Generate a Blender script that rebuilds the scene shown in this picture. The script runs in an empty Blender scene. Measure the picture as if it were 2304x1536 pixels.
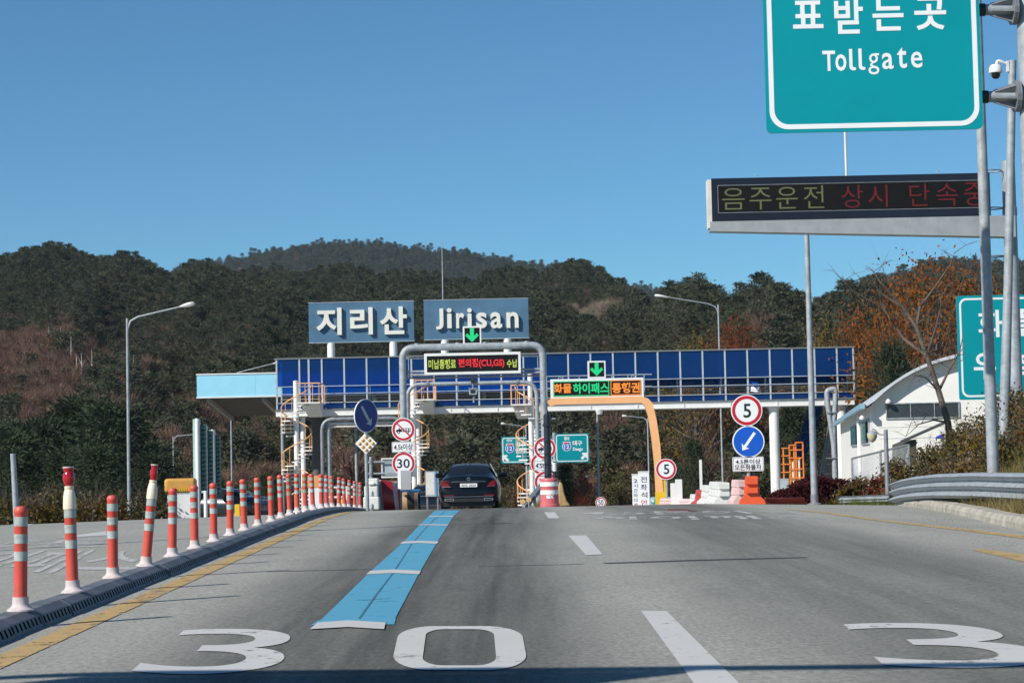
import bpy, bmesh, math, random
import numpy as np
from mathutils import Vector, Matrix

# ------------------------------------------------------------------ camera
scene = bpy.context.scene
col = scene.collection
FPX, CX, CY = 4608.0, 1152.0, 768.0            # photograph: 2304 x 1536
PITCH = math.atan(272 / FPX)
ROLL = math.radians(1.2)
CAMZ = 1.20
cam_data = bpy.data.cameras.new('camera')
cam_data.sensor_width = 36.0
cam_data.lens = 36.0 * FPX / 2304.0
cam_data.clip_start = 0.2
cam_data.clip_end = 9000.0
cam = bpy.data.objects.new('camera', cam_data)
CAMROT = Matrix.Rotation(math.pi / 2 + PITCH, 3, 'X') @ Matrix.Rotation(-ROLL, 3, 'Z')
cam.matrix_world = Matrix.Translation((0, 0, CAMZ)) @ CAMROT.to_4x4()
col.objects.link(cam)
scene.camera = cam

# ------------------------------------------------------------------ light
SUN_EL = math.radians(36.0)
SUN_AZ = (-0.78, -0.62)                         # where the sun stands, seen from above
world = bpy.data.worlds.new('World')
scene.world = world
world.use_nodes = True
wn = world.node_tree.nodes
sky = wn.new('ShaderNodeTexSky')
sky.sky_type = 'NISHITA'
sky.sun_disc = False
sky.sun_elevation = SUN_EL
sky.sun_rotation = math.atan2(SUN_AZ[0], SUN_AZ[1])
sky.altitude = 1500
sky.air_density = 1.0
sky.dust_density = 0.0
sky.ozone_density = 4.0
wn['Background'].inputs['Strength'].default_value = 0.096
tint = wn.new('ShaderNodeMix')                 # the clear, dry blue of the day, over the whole sky
tint.data_type = 'RGBA'; tint.blend_type = 'MULTIPLY'
tint.inputs[0].default_value = 1.0
tint.inputs[7].default_value = (0.50, 0.83, 0.92, 1)
world.node_tree.links.new(sky.outputs[0], tint.inputs[6])
world.node_tree.links.new(tint.outputs[2], wn['Background'].inputs['Color'])
sun_data = bpy.data.lights.new('sun', 'SUN')
sun_data.energy = 5.0
sun_data.angle = math.radians(0.53)
sun_data.color = (1.0, 0.945, 0.86)
sun = bpy.data.objects.new('sun', sun_data)
_n = math.hypot(*SUN_AZ)
SUN_DIR = Vector((SUN_AZ[0] / _n * math.cos(SUN_EL), SUN_AZ[1] / _n * math.cos(SUN_EL), math.sin(SUN_EL)))
sun.rotation_euler = SUN_DIR.to_track_quat('Z', 'Y').to_euler()
sun.location = (-30, -20, 40)
col.objects.link(sun)
scene.view_settings.view_transform = 'Standard'
scene.view_settings.look = 'None'
scene.view_settings.gamma = 1.0
scene.view_settings.exposure = 0.2
scene.view_settings.use_curve_mapping = False
scene.render.engine = 'CYCLES'
scene.cycles.max_bounces = 6
scene.cycles.transparent_max_bounces = 16
scene.cycles.volume_bounces = 0
scene.cycles.use_denoising = True

# ------------------------------------------------------------------ measuring helpers
def ray(px, py):
    return CAMROT @ Vector(((px - CX) / FPX, -(py - CY) / FPX, -1.0))

def P(px, py, Y):
    """the point seen at photograph pixel px, py that stands Y metres ahead"""
    d = ray(px, py)
    k = Y / d.y
    return Vector((d.x * k, Y, CAMZ + d.z * k))

def road_z(Y):
    if Y <= 36: z = 0.0056 * Y
    elif Y <= 54:
        t = Y - 36
        z = 0.2016 + 0.0056 * t - 0.0326 / 36 * t * t
    else:
        z54 = 0.2016 + 0.0056 * 18 - 0.0326 / 36 * 324
        z = z54 - 0.027 * (min(Y, 150) - 54)
    return z

def gz(X, Y):
    z = road_z(Y)
    if X < -3.4: z -= 0.018 * min(-3.4 - X, 14)
    if X > 4.5: z -= 0.028 * min(X - 4.5, 6)
    return z

def G(px, py, far=200):
    """ground point under pixel (first hit)"""
    d = ray(px, py)
    Y = 3.0
    while Y < far:
        k = Y / d.y
        if CAMZ + d.z * k <= gz(d.x * k, Y):
            lo, hi = Y - 0.25, Y
            for _ in range(24):
                m = (lo + hi) / 2; k = m / d.y
                if CAMZ + d.z * k <= gz(d.x * k, m): hi = m
                else: lo = m
            k = hi / d.y
            return Vector((d.x * k, hi, gz(d.x * k, hi)))
        Y += 0.25
    k = far / d.y
    return Vector((d.x * k, far, gz(d.x * k, far)))

# ------------------------------------------------------------------ materials
MATS = {}
def mat(name, color, rough=0.6, metal=0.0, var=0.12, scale=3.0, bump=0.0, coat=0.0, spec=0.5, emit=None, emit_s=0.0, stretch=None, c2=None, bscale=None):
    if name in MATS: return MATS[name]
    m = bpy.data.materials.new(name)
    m.use_nodes = True
    nt = m.node_tree; N = nt.nodes; L = nt.links
    b = N['Principled BSDF']
    b.inputs['Roughness'].default_value = rough
    b.inputs['Metallic'].default_value = metal
    b.inputs['Specular IOR Level'].default_value = spec
    b.inputs['Coat Weight'].default_value = coat
    b.inputs['Coat Roughness'].default_value = 0.04
    tc = N.new('ShaderNodeTexCoord')
    src = tc.outputs['Object']
    if stretch:
        mp = N.new('ShaderNodeMapping'); mp.inputs['Scale'].default_value = stretch
        L.new(src, mp.inputs[0]); src = mp.outputs[0]
    no = N.new('ShaderNodeTexNoise'); no.inputs['Scale'].default_value = scale
    no.inputs['Detail'].default_value = 6.0; no.inputs['Roughness'].default_value = 0.65
    L.new(src, no.inputs['Vector'])
    mx = N.new('ShaderNodeMix'); mx.data_type = 'RGBA'
    rp = N.new('ShaderNodeMapRange'); rp.inputs[1].default_value = 0.3; rp.inputs[2].default_value = 0.7
    L.new(no.outputs[0], rp.inputs[0])
    L.new(rp.outputs[0], mx.inputs[0])
    c = color
    cc = c2 if c2 else tuple(x * (1 - var * 2) for x in c)
    mx.inputs[6].default_value = (*cc, 1); mx.inputs[7].default_value = (*[min(1, x * (1 + var * 0.3)) for x in c], 1)
    L.new(mx.outputs[2], b.inputs['Base Color'])
    if bump > 0:
        bn = N.new('ShaderNodeTexNoise'); bn.inputs['Scale'].default_value = bscale or scale * 4; bn.inputs['Detail'].default_value = 4
        L.new(src, bn.inputs['Vector'])
        bp = N.new('ShaderNodeBump'); bp.inputs['Strength'].default_value = bump; bp.inputs['Distance'].default_value = 0.02
        L.new(bn.outputs[0], bp.inputs['Height']); L.new(bp.outputs[0], b.inputs['Normal'])
    if emit:
        b.inputs['Emission Color'].default_value = (*emit, 1); b.inputs['Emission Strength'].default_value = emit_s
    MATS[name] = m
    return m

def srgb(r, g, b):
    f = lambda c: (c / 255 / 12.92) if c <= 10 else (((c / 255) + 0.055) / 1.055) ** 2.4
    return (f(r), f(g), f(b))

def leaf_mat(name, a, b, rnd=0.5, transl=0.25, nscale=1.2):
    """foliage: two tones by clump and by plant"""
    if name in MATS: return MATS[name]
    m = bpy.data.materials.new(name); m.use_nodes = True
    nt = m.node_tree; N = nt.nodes; L = nt.links
    for n in list(N): N.remove(n)
    out = N.new('ShaderNodeOutputMaterial')
    tc = N.new('ShaderNodeTexCoord'); no = N.new('ShaderNodeTexNoise')
    no.inputs['Scale'].default_value = nscale; no.inputs['Detail'].default_value = 3
    L.new(tc.outputs['Object'], no.inputs['Vector'])
    oi = N.new('ShaderNodeObjectInfo')
    ma = N.new('ShaderNodeMath'); ma.operation = 'MULTIPLY_ADD'; ma.inputs[1].default_value = rnd; 
    sb = N.new('ShaderNodeMapRange'); sb.inputs[1].default_value = 0.35; sb.inputs[2].default_value = 0.65
    sb.inputs[4].default_value = 1 - rnd * 0.6
    L.new(no.outputs[0], sb.inputs[0])
    L.new(oi.outputs['Random'], ma.inputs[0]); L.new(sb.outputs[0], ma.inputs[2])
    mu = N.new('ShaderNodeMath'); mu.operation = 'MULTIPLY'; mu.inputs[1].default_value = 0.75
    L.new(ma.outputs[0], mu.inputs[0])
    mx = N.new('ShaderNodeMix'); mx.data_type = 'RGBA'
    L.new(mu.outputs[0], mx.inputs[0]); mx.inputs[6].default_value = (*a, 1); mx.inputs[7].default_value = (*b, 1)
    d = N.new('ShaderNodeBsdfDiffuse'); t = N.new('ShaderNodeBsdfTranslucent'); ms = N.new('ShaderNodeMixShader')
    ms.inputs[0].default_value = transl
    L.new(mx.outputs[2], d.inputs[0]); L.new(mx.outputs[2], t.inputs[0])
    L.new(d.outputs[0], ms.inputs[1]); L.new(t.outputs[0], ms.inputs[2]); L.new(ms.outputs[0], out.inputs[0])
    MATS[name] = m
    return m

# ------------------------------------------------------------------ mesh helpers
class MB:
    def __init__(s): s.v = []; s.f = []; s.mi = []
    def add(s, vs, fs, mi=0):
        o = len(s.v); s.v += [tuple(v) for v in vs]
        s.f += [tuple(i + o for i in f) for f in fs]; s.mi += [mi] * len(fs); return s
    def box(s, x0, x1, y0, y1, z0, z1, mi=0, M=None):
        vs = [Vector((x, y, z)) for x in (x0, x1) for y in (y0, y1) for z in (z0, z1)]
        if M is not None: vs = [M @ v for v in vs]
        return s.add(vs, [(0, 1, 3, 2), (4, 6, 7, 5), (0, 4, 5, 1), (2, 3, 7, 6), (0, 2, 6, 4), (1, 5, 7, 3)], mi)
    def tube(s, pts, r, n=8, mi=0, caps=True):
        pts = [Vector(p) for p in pts]; k = len(pts)
        rs = r if isinstance(r, (list, tuple)) else [r] * k
        t0 = (pts[1] - pts[0]).normalized()
        u = t0.orthogonal().normalized(); vs = []
        for i, p in enumerate(pts):
            if i == 0: t = t0
            elif i == k - 1: t = (pts[-1] - pts[-2]).normalized()
            else: t = ((pts[i + 1] - p).normalized() + (p - pts[i - 1]).normalized()).normalized()
            u = (u - t * u.dot(t)).normalized(); w = t.cross(u)
            for j in range(n):
                a = 2 * math.pi * j / n
                vs.append(p + (u * math.cos(a) + w * math.sin(a)) * rs[i])
        fs = [(i * n + j, i * n + (j + 1) % n, (i + 1) * n + (j + 1) % n, (i + 1) * n + j) for i in range(k - 1) for j in range(n)]
        if caps: fs += [tuple(range(n))[::-1], tuple((k - 1) * n + j for j in range(n))]
        return s.add(vs, fs, mi)
    def lathe(s, prof, n=16, c=(0, 0, 0), mi=0, M=None):
        vs = []
        for r, z in prof:
            for j in range(n):
                a = 2 * math.pi * j / n
                v = Vector((r * math.cos(a), r * math.sin(a), z))
                if M is not None: v = M @ v
                vs.append(v + Vector(c))
        k = len(prof)
        fs = [(i * n + j, i * n + (j + 1) % n, (i + 1) * n + (j + 1) % n, (i + 1) * n + j) for i in range(k - 1) for j in range(n)]
        fs += [tuple(range(n))[::-1], tuple((k - 1) * n + j for j in range(n))]
        return s.add(vs, fs, mi)
    def prism(s, poly, y0, y1, mi=0, M=None):
        """poly: (x, z) outline, counter-clockwise seen from -y"""
        n = len(poly)
        vs = [Vector((x, y0, z)) for x, z in poly] + [Vector((x, y1, z)) for x, z in poly]
        if M is not None: vs = [M @ v for v in vs]
        fs = [tuple(range(n)), tuple(range(2 * n - 1, n - 1, -1))]
        fs += [(i, i + n, (i + 1) % n + n, (i + 1) % n) for i in range(n)]
        return s.add(vs, fs, mi)
    def ring(s, a, b, y0, y1, mi=0):
        """flat ring between outline a (outer) and b (inner), same count"""
        n = len(a)
        vs = [(x, y0, z) for x, z in a] + [(x, y0, z) for x, z in b] + [(x, y1, z) for x, z in a] + [(x, y1, z) for x, z in b]
        fs = []
        for i in range(n):
            j = (i + 1) % n
            fs += [(i, j, n + j, n + i), (2 * n + i, 3 * n + i, 3 * n + j, 2 * n + j), (i, 2 * n + i, 2 * n + j, j), (n + i, n + j, 3 * n + j, 3 * n + i)]
        return s.add(vs, fs, mi)
    def build(s, name, mats, parent=None, smooth=False, loc=None):
        me = bpy.data.meshes.new(name)
        me.from_pydata([tuple(v) for v in s.v], [], s.f)
        mats = mats if isinstance(mats, (list, tuple)) else [mats]
        for m in mats: me.materials.append(m)
        if len(mats) > 1: me.polygons.foreach_set('material_index', s.mi)
        if smooth:
            me.polygons.foreach_set('use_smooth', [True] * len(me.polygons))
            me.update()
            try: me.set_sharp_from_angle(angle=math.radians(40))
            except Exception: pass
        o = bpy.data.objects.new(name, me)
        col.objects.link(o)
        o.parent = parent
        if loc is not None: o.location = loc
        return o

def tag(o, label=None, cat=None, group=None, kind=None):
    if label: o['label'] = label
    if cat: o['category'] = cat
    if group: o['group'] = group
    if kind: o['kind'] = kind
    return o

def thing(name, label, cat, loc=(0, 0, 0), rz=0.0, group=None):
    o = bpy.data.objects.new(name, None)
    o.empty_display_size = 0.2
    col.objects.link(o)
    o.location = loc; o.rotation_euler = (0, 0, rz)
    return tag(o, label, cat, group)

def copy_tree(o, parent=None):
    c = o.copy(); col.objects.link(c); c.parent = parent
    for ch in [x for x in o.children]: copy_tree(ch, c)
    return c

class Frame:
    """a vertical plane through loc, facing the road; px -> local x, z (y back)"""
    def __init__(s, loc, rz=0.0):
        s.o = Vector(loc); s.rz = rz
        s.ex = Vector((math.cos(rz), math.sin(rz), 0)); s.ey = Vector((-math.sin(rz), math.cos(rz), 0))
    def l(s, px, py, y=0.0):
        d = ray(px, py); c = Vector((0, 0, CAMZ))
        k = ((s.o + s.ey * y) - c).dot(s.ey) / d.dot(s.ey)
        p = c + d * k - s.o
        return (p.dot(s.ex), p.z)
    def sc(s): return s.o.y / FPX

def rrect(x0, z0, x1, z1, r, n=5):
    out = []
    for cx, cz, a0 in ((x1 - r, z0 + r, -90), (x1 - r, z1 - r, 0), (x0 + r, z1 - r, 90), (x0 + r, z0 + r, 180)):
        for i in range(n + 1):
            a = math.radians(a0 + 90 * i / n)
            out.append((cx + r * math.cos(a), cz + r * math.sin(a)))
    return out

def circ(cx, cz, r, n=40):
    return [(cx + r * math.cos(2 * math.pi * i / n), cz + r * math.sin(2 * math.pi * i / n)) for i in range(n)]

_txt = {}
def text_geo(body, bold=0.0, res=3):
    key = (body, bold, res)
    if key in _txt: return _txt[key]
    c = bpy.data.curves.new('lettering', 'FONT')
    c.body = body; c.offset = bold; c.resolution_u = res; c.fill_mode = 'FRONT'
    o = bpy.data.objects.new('lettering', c); col.objects.link(o)
    dg = bpy.context.evaluated_depsgraph_get()
    me = bpy.data.meshes.new_from_object(o.evaluated_get(dg))
    v = np.array([x.co[:2] for x in me.vertices]); f = [tuple(p.vertices) for p in me.polygons]
    bpy.data.objects.remove(o); bpy.data.curves.remove(c); bpy.data.meshes.remove(me)
    v = v - v.min(0); ext = v.max(0)
    _txt[key] = (v, f, ext)
    return _txt[key]

def solid_text(mb, body, box, y0, y1, bold=0.0, keep=False, mi=0):
    """lettering of real thickness, front at y0, inside box (x0, z0, x1, z1)"""
    v, f, ext = text_geo(body, bold)
    x0, z0, x1, z1 = box
    sx, sz = (x1 - x0) / ext[0], (z1 - z0) / ext[1]
    ox, oz = x0, z0
    if keep:
        s_ = min(sx, sz); ox += ((x1 - x0) - ext[0] * s_) / 2; oz += ((z1 - z0) - ext[1] * s_) / 2; sx = sz = s_
    n = len(v)
    vs = [(ox + a * sx, y0, oz + b * sz) for a, b in v] + [(ox + a * sx, y1, oz + b * sz) for a, b in v]
    cnt = {}
    for p in f:
        for i in range(len(p)):
            e = (p[i], p[(i + 1) % len(p)]); cnt[e] = cnt.get(e, 0) + 1
    fs = list(f)
    for (a, b) in cnt:
        if (b, a) not in cnt: fs.append((b, a, a + n, b + n))
    return mb.add(vs, fs, mi)

def text_part(name, body, box, m, parent, y=-0.004, t=0.003, bold=0.0, keep=False):
    return solid_text(MB(), body, box, y - t, y, bold, keep).build(name, m, parent)

# ------------------------------------------------------------------ palette
M_STEEL = mat('galvanised_steel', (0.37, 0.41, 0.44), 0.5, 0.10, 0.2, 6, 0.05)
M_STEEL_D = mat('weathered_steel', (0.30, 0.32, 0.34), 0.5, 0.4, 0.2, 4, 0.08)
M_WHITE = mat('white_paint', (0.80, 0.80, 0.78), 0.45, 0, 0.06, 1.5)
M_WHITE_D = mat('dusty_white_paint', (0.72, 0.70, 0.66), 0.55, 0, 0.12, 2.0)
M_ORANGE = mat('orange_paint', (0.80, 0.33, 0.10), 0.45, 0, 0.08, 2.0)
M_ORANGE_L = mat('faded_orange_paint', (0.88, 0.46, 0.21), 0.45, 0, 0.06, 2.0)
M_SAFETY = mat('safety_orange', (0.80, 0.21, 0.03), 0.45, 0, 0.1, 3)
M_YELLOW = mat('yellow_paint', (0.80, 0.50, 0.02), 0.5, 0, 0.08, 3)
M_BLACK = mat('black_plastic', (0.02, 0.022, 0.025), 0.5, 0, 0.2, 5)
M_DARKNAVY = mat('dark_navy_paint', (0.018, 0.026, 0.04), 0.4, 0, 0.2, 4)
M_SIGNGREEN = mat('sign_green', (0.0, 0.285, 0.335), 0.45, 0, 0.04, 1.0, spec=0.25)
M_SIGNWHITE = mat('sign_white', (0.83, 0.85, 0.86), 0.45, 0, 0.03, 2.0)
M_SIGNBLUE = mat('sign_blue', (0.005, 0.10, 0.55), 0.4, 0, 0.05, 2.0)
M_SIGNRED = mat('sign_red', (0.55, 0.012, 0.03), 0.45, 0, 0.06, 2.0)
M_INK = mat('sign_black_ink', (0.012, 0.016, 0.03), 0.5, 0, 0.1, 3.0)
M_LEDBLACK = mat('screen_black', (0.006, 0.007, 0.008), 0.7, 0, 0.15, 6.0, spec=0.2)
M_GLASS_D = mat('dark_glass', (0.012, 0.014, 0.018), 0.06, 0, 0.1, 1.0, spec=0.6)
M_CONC = mat('concrete', (0.42, 0.40, 0.36), 0.85, 0, 0.2, 3.0, 0.4)
M_BARK = mat('bark', (0.09, 0.065, 0.05), 0.9, 0, 0.3, 4.0, 0.5)
M_BARK_G = mat('grey_bark', (0.15, 0.12, 0.10), 0.9, 0, 0.3, 4.0, 0.5)
M_ASTEEL = mat('pale_blue_grey_paint', (0.42, 0.48, 0.52), 0.5, 0.1, 0.1, 3.0)
# ================================================================== LAND
rng = np.random.default_rng(11)
random.seed(5)

def kerb_x(Y): return 7.28 + (Y - 30) * 0.086

def land_z(X, Y):
    z = gz(X, Y) - 0.07
    k = kerb_x(min(max(Y, 15), 60)) + 0.27
    if X > k and Y < 75:
        t = min(1.0, (X - k) / 2.4); t = t * t * (3 - 2 * t)
        fade = 1.0 if Y < 52 else max(0.0, 1 - (Y - 52) / 20)
        z += (0.12 + 1.05 * t) * fade
    if X < -17.5: z -= min(1.2, (-17.5 - X) * 0.12)
    return z

# asphalt -----------------------------------------------------------
def asphalt():
    m = bpy.data.materials.new('asphalt'); m.use_nodes = True
    nt = m.node_tree; N = nt.nodes; L = nt.links; b = N['Principled BSDF']
    geo = N.new('ShaderNodeNewGeometry'); sep = N.new('ShaderNodeSeparateXYZ'); L.new(geo.outputs['Position'], sep.inputs[0])
    def math_(op, a, b_=None, c=None):
        n = N.new('ShaderNodeMath'); n.operation = op
        for i, v in enumerate((a, b_, c)):
            if v is None: continue
            if isinstance(v, (int, float)): n.inputs[i].default_value = v
            else: L.new(v, n.inputs[i])
        return n.outputs[0]
    def noise(scale, det=4, st=(1, 1, 1), rough=0.6):
        mp = N.new('ShaderNodeMapping'); mp.inputs['Scale'].default_value = st; L.new(geo.outputs['Position'], mp.inputs[0])
        n = N.new('ShaderNodeTexNoise'); n.inputs['Scale'].default_value = scale; n.inputs['Detail'].default_value = det; n.inputs['Roughness'].default_value = rough
        L.new(mp.outputs[0], n.inputs['Vector']); return n.outputs[0]
    wob = math_('MULTIPLY_ADD', noise(0.25, 2, (1, 0.25, 1)), 1.1, -0.55)
    x = math_('ADD', sep.outputs['X'], wob)
    # rubber and oil worn into the lanes: wide dark band per lane, lighter towards lane lines
    def band(c, w):
        d = math_('ABSOLUTE', math_('SUBTRACT', x, c)); 
        r = N.new('ShaderNodeMapRange'); r.interpolation_type = 'SMOOTHSTEP'
        r.inputs[1].default_value = w; r.inputs[2].default_value = w * 0.35; L.new(d, r.inputs[0]); return r.outputs[0]
    dark = math_('MAXIMUM', band(-0.85, 1.9), math_('MULTIPLY', band(3.1, 2.0), 0.72))
    streak = noise(2.2, 6, (1, 0.035, 1), 0.7)
    dark = math_('MULTIPLY', dark, math_('MULTIPLY_ADD', streak, 1.5, 0.2))
    patch = noise(0.5, 6, (1, 0.35, 1), 0.7)
    speck = noise(26, 5, (1, 0.7, 1), 0.85)
    v = math_('MULTIPLY_ADD', patch, 0.20, 0.20)
    v = math_('MULTIPLY', v, math_('SUBTRACT', 1.0, math_('MULTIPLY', dark, 0.66)))
    v = math_('MULTIPLY', v, math_('MAXIMUM', math_('MULTIPLY_ADD', speck, 2.5, -0.25), 0.3))
    # pale grit
    grit = N.new('ShaderNodeMapRange'); grit.inputs[1].default_value = 0.70; grit.inputs[2].default_value = 0.78; L.new(noise(38, 2), grit.inputs[0])
    v = math_('ADD', v, math_('MULTIPLY', grit.outputs[0], 0.10))
    cmb = N.new('ShaderNodeCombineColor')
    L.new(math_('MULTIPLY', v, 1.0), cmb.inputs[0]); L.new(math_('MULTIPLY', v, 1.0), cmb.inputs[1]); L.new(math_('MULTIPLY', v, 0.895), cmb.inputs[2])
    L.new(cmb.outputs[0], b.inputs['Base Color'])
    b.inputs['Roughness'].default_value = 0.88; b.inputs['Specular IOR Level'].default_value = 0.3
    bp = N.new('ShaderNodeBump'); bp.inputs['Strength'].default_value = 0.5; bp.inputs['Distance'].default_value = 0.012
    L.new(speck, bp.inputs['Height']); L.new(bp.outputs[0], b.inputs['Normal'])
    return m
M_ASPHALT = asphalt()

def road_paint(name, c, wear=0.5, thr=0.60):
    m = bpy.data.materials.new(name); m.use_nodes = True
    nt = m.node_tree; N = nt.nodes; L = nt.links; b = N['Principled BSDF']
    geo = N.new('ShaderNodeNewGeometry')
    n1 = N.new('ShaderNodeTexNoise'); n1.inputs['Scale'].default_value = 16; n1.inputs['Detail'].default_value = 8; n1.inputs['Roughness'].default_value = 0.75
    n2 = N.new('ShaderNodeTexNoise'); n2.inputs['Scale'].default_value = 1.1; n2.inputs['Detail'].default_value = 5
    L.new(geo.outputs['Position'], n1.inputs['Vector']); L.new(geo.outputs['Position'], n2.inputs['Vector'])
    r = N.new('ShaderNodeMapRange'); r.inputs[1].default_value = thr; r.inputs[2].default_value = thr + 0.12; L.new(n1.outputs[0], r.inputs[0])
    mu = N.new('ShaderNodeMath'); mu.operation = 'MULTIPLY'; mu.inputs[1].default_value = wear; L.new(r.outputs[0], mu.inputs[0])
    t = N.new('ShaderNodeMix'); t.data_type = 'RGBA'
    t.inputs[6].default_value = (*[x * 0.8 for x in c], 1); t.inputs[7].default_value = (*c, 1); L.new(n2.outputs[0], t.inputs[0])
    mx = N.new('ShaderNodeMix'); mx.data_type = 'RGBA'
    L.new(mu.outputs[0], mx.inputs[0]); L.new(t.outputs[2], mx.inputs[6]); mx.inputs[7].default_value = (0.13, 0.13, 0.125, 1)
    L.new(mx.outputs[2], b.inputs['Base Color']); b.inputs['Roughness'].default_value = 0.8
    n3 = N.new('ShaderNodeTexNoise'); n3.inputs['Scale'].default_value = 7; n3.inputs['Detail'].default_value = 9; n3.inputs['Roughness'].default_value = 0.8
    L.new(geo.outputs['Position'], n3.inputs['Vector'])
    ad = N.new('ShaderNodeMath'); ad.operation = 'MULTIPLY_ADD'; ad.inputs[1].default_value = 0.35; L.new(n2.outputs[0], ad.inputs[0]); L.new(n3.outputs[0], ad.inputs[2])
    r2 = N.new('ShaderNodeMapRange'); r2.inputs[1].default_value = thr + 0.17; r2.inputs[2].default_value = thr + 0.23; r2.inputs[4].default_value = min(1, wear * 1.4); L.new(ad.outputs[0], r2.inputs[0])
    tr = N.new('ShaderNodeBsdfTransparent'); ms = N.new('ShaderNodeMixShader')
    L.new(r2.outputs[0], ms.inputs[0]); L.new(b.outputs[0], ms.inputs[1]); L.new(tr.outputs[0], ms.inputs[2]); L.new(ms.outputs[0], N['Material Output'].inputs[0])
    return m
M_RWHITE = road_paint('white_road_paint', (0.56, 0.56, 0.545), 0.6)
M_RWHITE_W = road_paint('worn_white_road_paint', (0.52, 0.52, 0.50), 0.9, 0.53)
M_RYELLOW = road_paint('yellow_road_paint', (0.50, 0.34, 0.14), 0.75, 0.55)
M_RBLUE = road_paint('blue_road_paint', (0.085, 0.34, 0.50), 0.45, 0.60)
M_RRED = road_paint('red_road_paint', (0.16, 0.05, 0.04), 0.5)
M_TAR = road_paint('tar_seal', (0.045, 0.047, 0.05), 0.4)

def dirt_mat():
    m = mat('dry_ground', (0.20, 0.155, 0.095), 0.95, 0, 0.25, 0.8, 0.6, c2=(0.09, 0.085, 0.04))
    return m

# ground sheet ------------------------------------------------------
def axis(dense0, dense1, step, far0, far1):
    a = list(np.arange(dense0, dense1 + 1e-6, step))
    s = step; x = dense1
    while x < far1: s *= 1.5; x += s; a.append(min(x, far1))
    s = step; x = dense0
    while x > far0: s *= 1.5; x -= s; a.insert(0, max(x, far0))
    return a
xs = sorted(set(axis(-30, 26, 1.0, -1500, 1500)) | set(np.arange(6, 13, 0.25))); ys = axis(-30, 130, 1.5, -400, 1900)
mb = MB()
mb.v = [(x, y, land_z(x, y) if abs(x) < 200 and -200 < y < 300 else -3.2) for y in ys for x in xs]
w = len(xs)
mb.f = [(j * w + i, j * w + i + 1, (j + 1) * w + i + 1, (j + 1) * w + i) for j in range(len(ys) - 1) for i in range(w - 1)]
mb.mi = [0] * len(mb.f)
tag(mb.build('ground', dirt_mat(), smooth=True), 'dry ground and verges beyond the road', 'ground', kind='structure')

# road sheet --------------------------------------------------------
ys = list(np.arange(-25, 34, 1.0)) + list(np.arange(34, 58, 0.4)) + list(np.arange(58, 112, 1.0)) + list(np.arange(112, 146, 3.0))
rx = [-17.4, -14, -11, -8, -6, -4.4, -3.4, -1.5, 0.5, 2.5, 4.5, 6.0, 7.0, 8.2]
mb = MB()
for Y in ys:
    for i, X in enumerate(rx):
        if i == len(rx) - 1: X = (kerb_x(min(max(Y, 15), 52)) + 0.12) if Y < 52 else 9.2 + min(11, (Y - 52) * 0.5)
        mb.v.append((X, Y, gz(X, Y)))
w = len(rx)
mb.f = [(j * w + i, j * w + i + 1, (j + 1) * w + i + 1, (j + 1) * w + i) for j in range(len(ys) - 1) for i in range(w - 1)]
mb.mi = [0] * len(mb.f)
road = tag(mb.build('road', M_ASPHALT, smooth=True), 'grey asphalt road rising to a crest before the toll plaza', 'road', kind='structure')

def on_road(X, Y, h=0.005): return (X, Y, gz(X, Y) + h)

def strip(name, left, right, m, h=0.005, n=None):
    """painted strip between two px edges (lists of (px, py) near to far)"""
    L_ = [G(*p) for p in left]; R_ = [G(*p) for p in right]
    return strip_w(name, L_, R_, m, h)

def strip_w(name, L_, R_, m, h=0.005):
    def res(pts, k):
        pts = [Vector((p[0], p[1])) for p in pts]
        d = [0]
        for a, b in zip(pts, pts[1:]): d.append(d[-1] + (b - a).length)
        out = []
        for i in range(k):
            s = d[-1] * i / (k - 1); j = 0
            while j < len(d) - 2 and d[j + 1] < s: j += 1
            t = (s - d[j]) / max(1e-6, d[j + 1] - d[j]); out.append(pts[j].lerp(pts[j + 1], t))
        return out
    ln = (Vector(L_[-1][:2]) - Vector(L_[0][:2])).length
    k = max(2, int(ln / 0.5) + 1)
    a, b = res(L_, k), res(R_, k)
    mb = MB()
    for p, q in zip(a, b):
        mb.v += [on_road(p.x, p.y, h), on_road(q.x, q.y, h)]
    mb.f = [(2 * i, 2 * i + 1, 2 * i + 3, 2 * i + 2) for i in range(k - 1)]; mb.mi = [0] * len(mb.f)
    return mb.build(name, m, road)

def ground_text(name, body, corners, m, h=0.005, bold=0.0):
    """corners px: near-left, near-right, far-right, far-left"""
    v, f, ext = text_geo(body, bold, 10)
    c = [G(*p) for p in corners]
    mb = MB()
    for a, b in v:
        s, t = a / ext[0], b / ext[1]
        p = (c[0] * (1 - s) + c[1] * s) * (1 - t) + (c[3] * (1 - s) + c[2] * s) * t
        mb.v.append(on_road(p.x, p.y, h))
    mb.f = list(f); mb.mi = [0] * len(f)
    return mb.build(name, m, road)

def px_poly(name, pts, m, h=0.005):
    mb = MB(); g = [G(*p) for p in pts]
    mb.add([on_road(p.x, p.y, h) for p in g], [tuple(range(len(g)))[::-1]])
    return mb.build(name, m, road)

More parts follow.
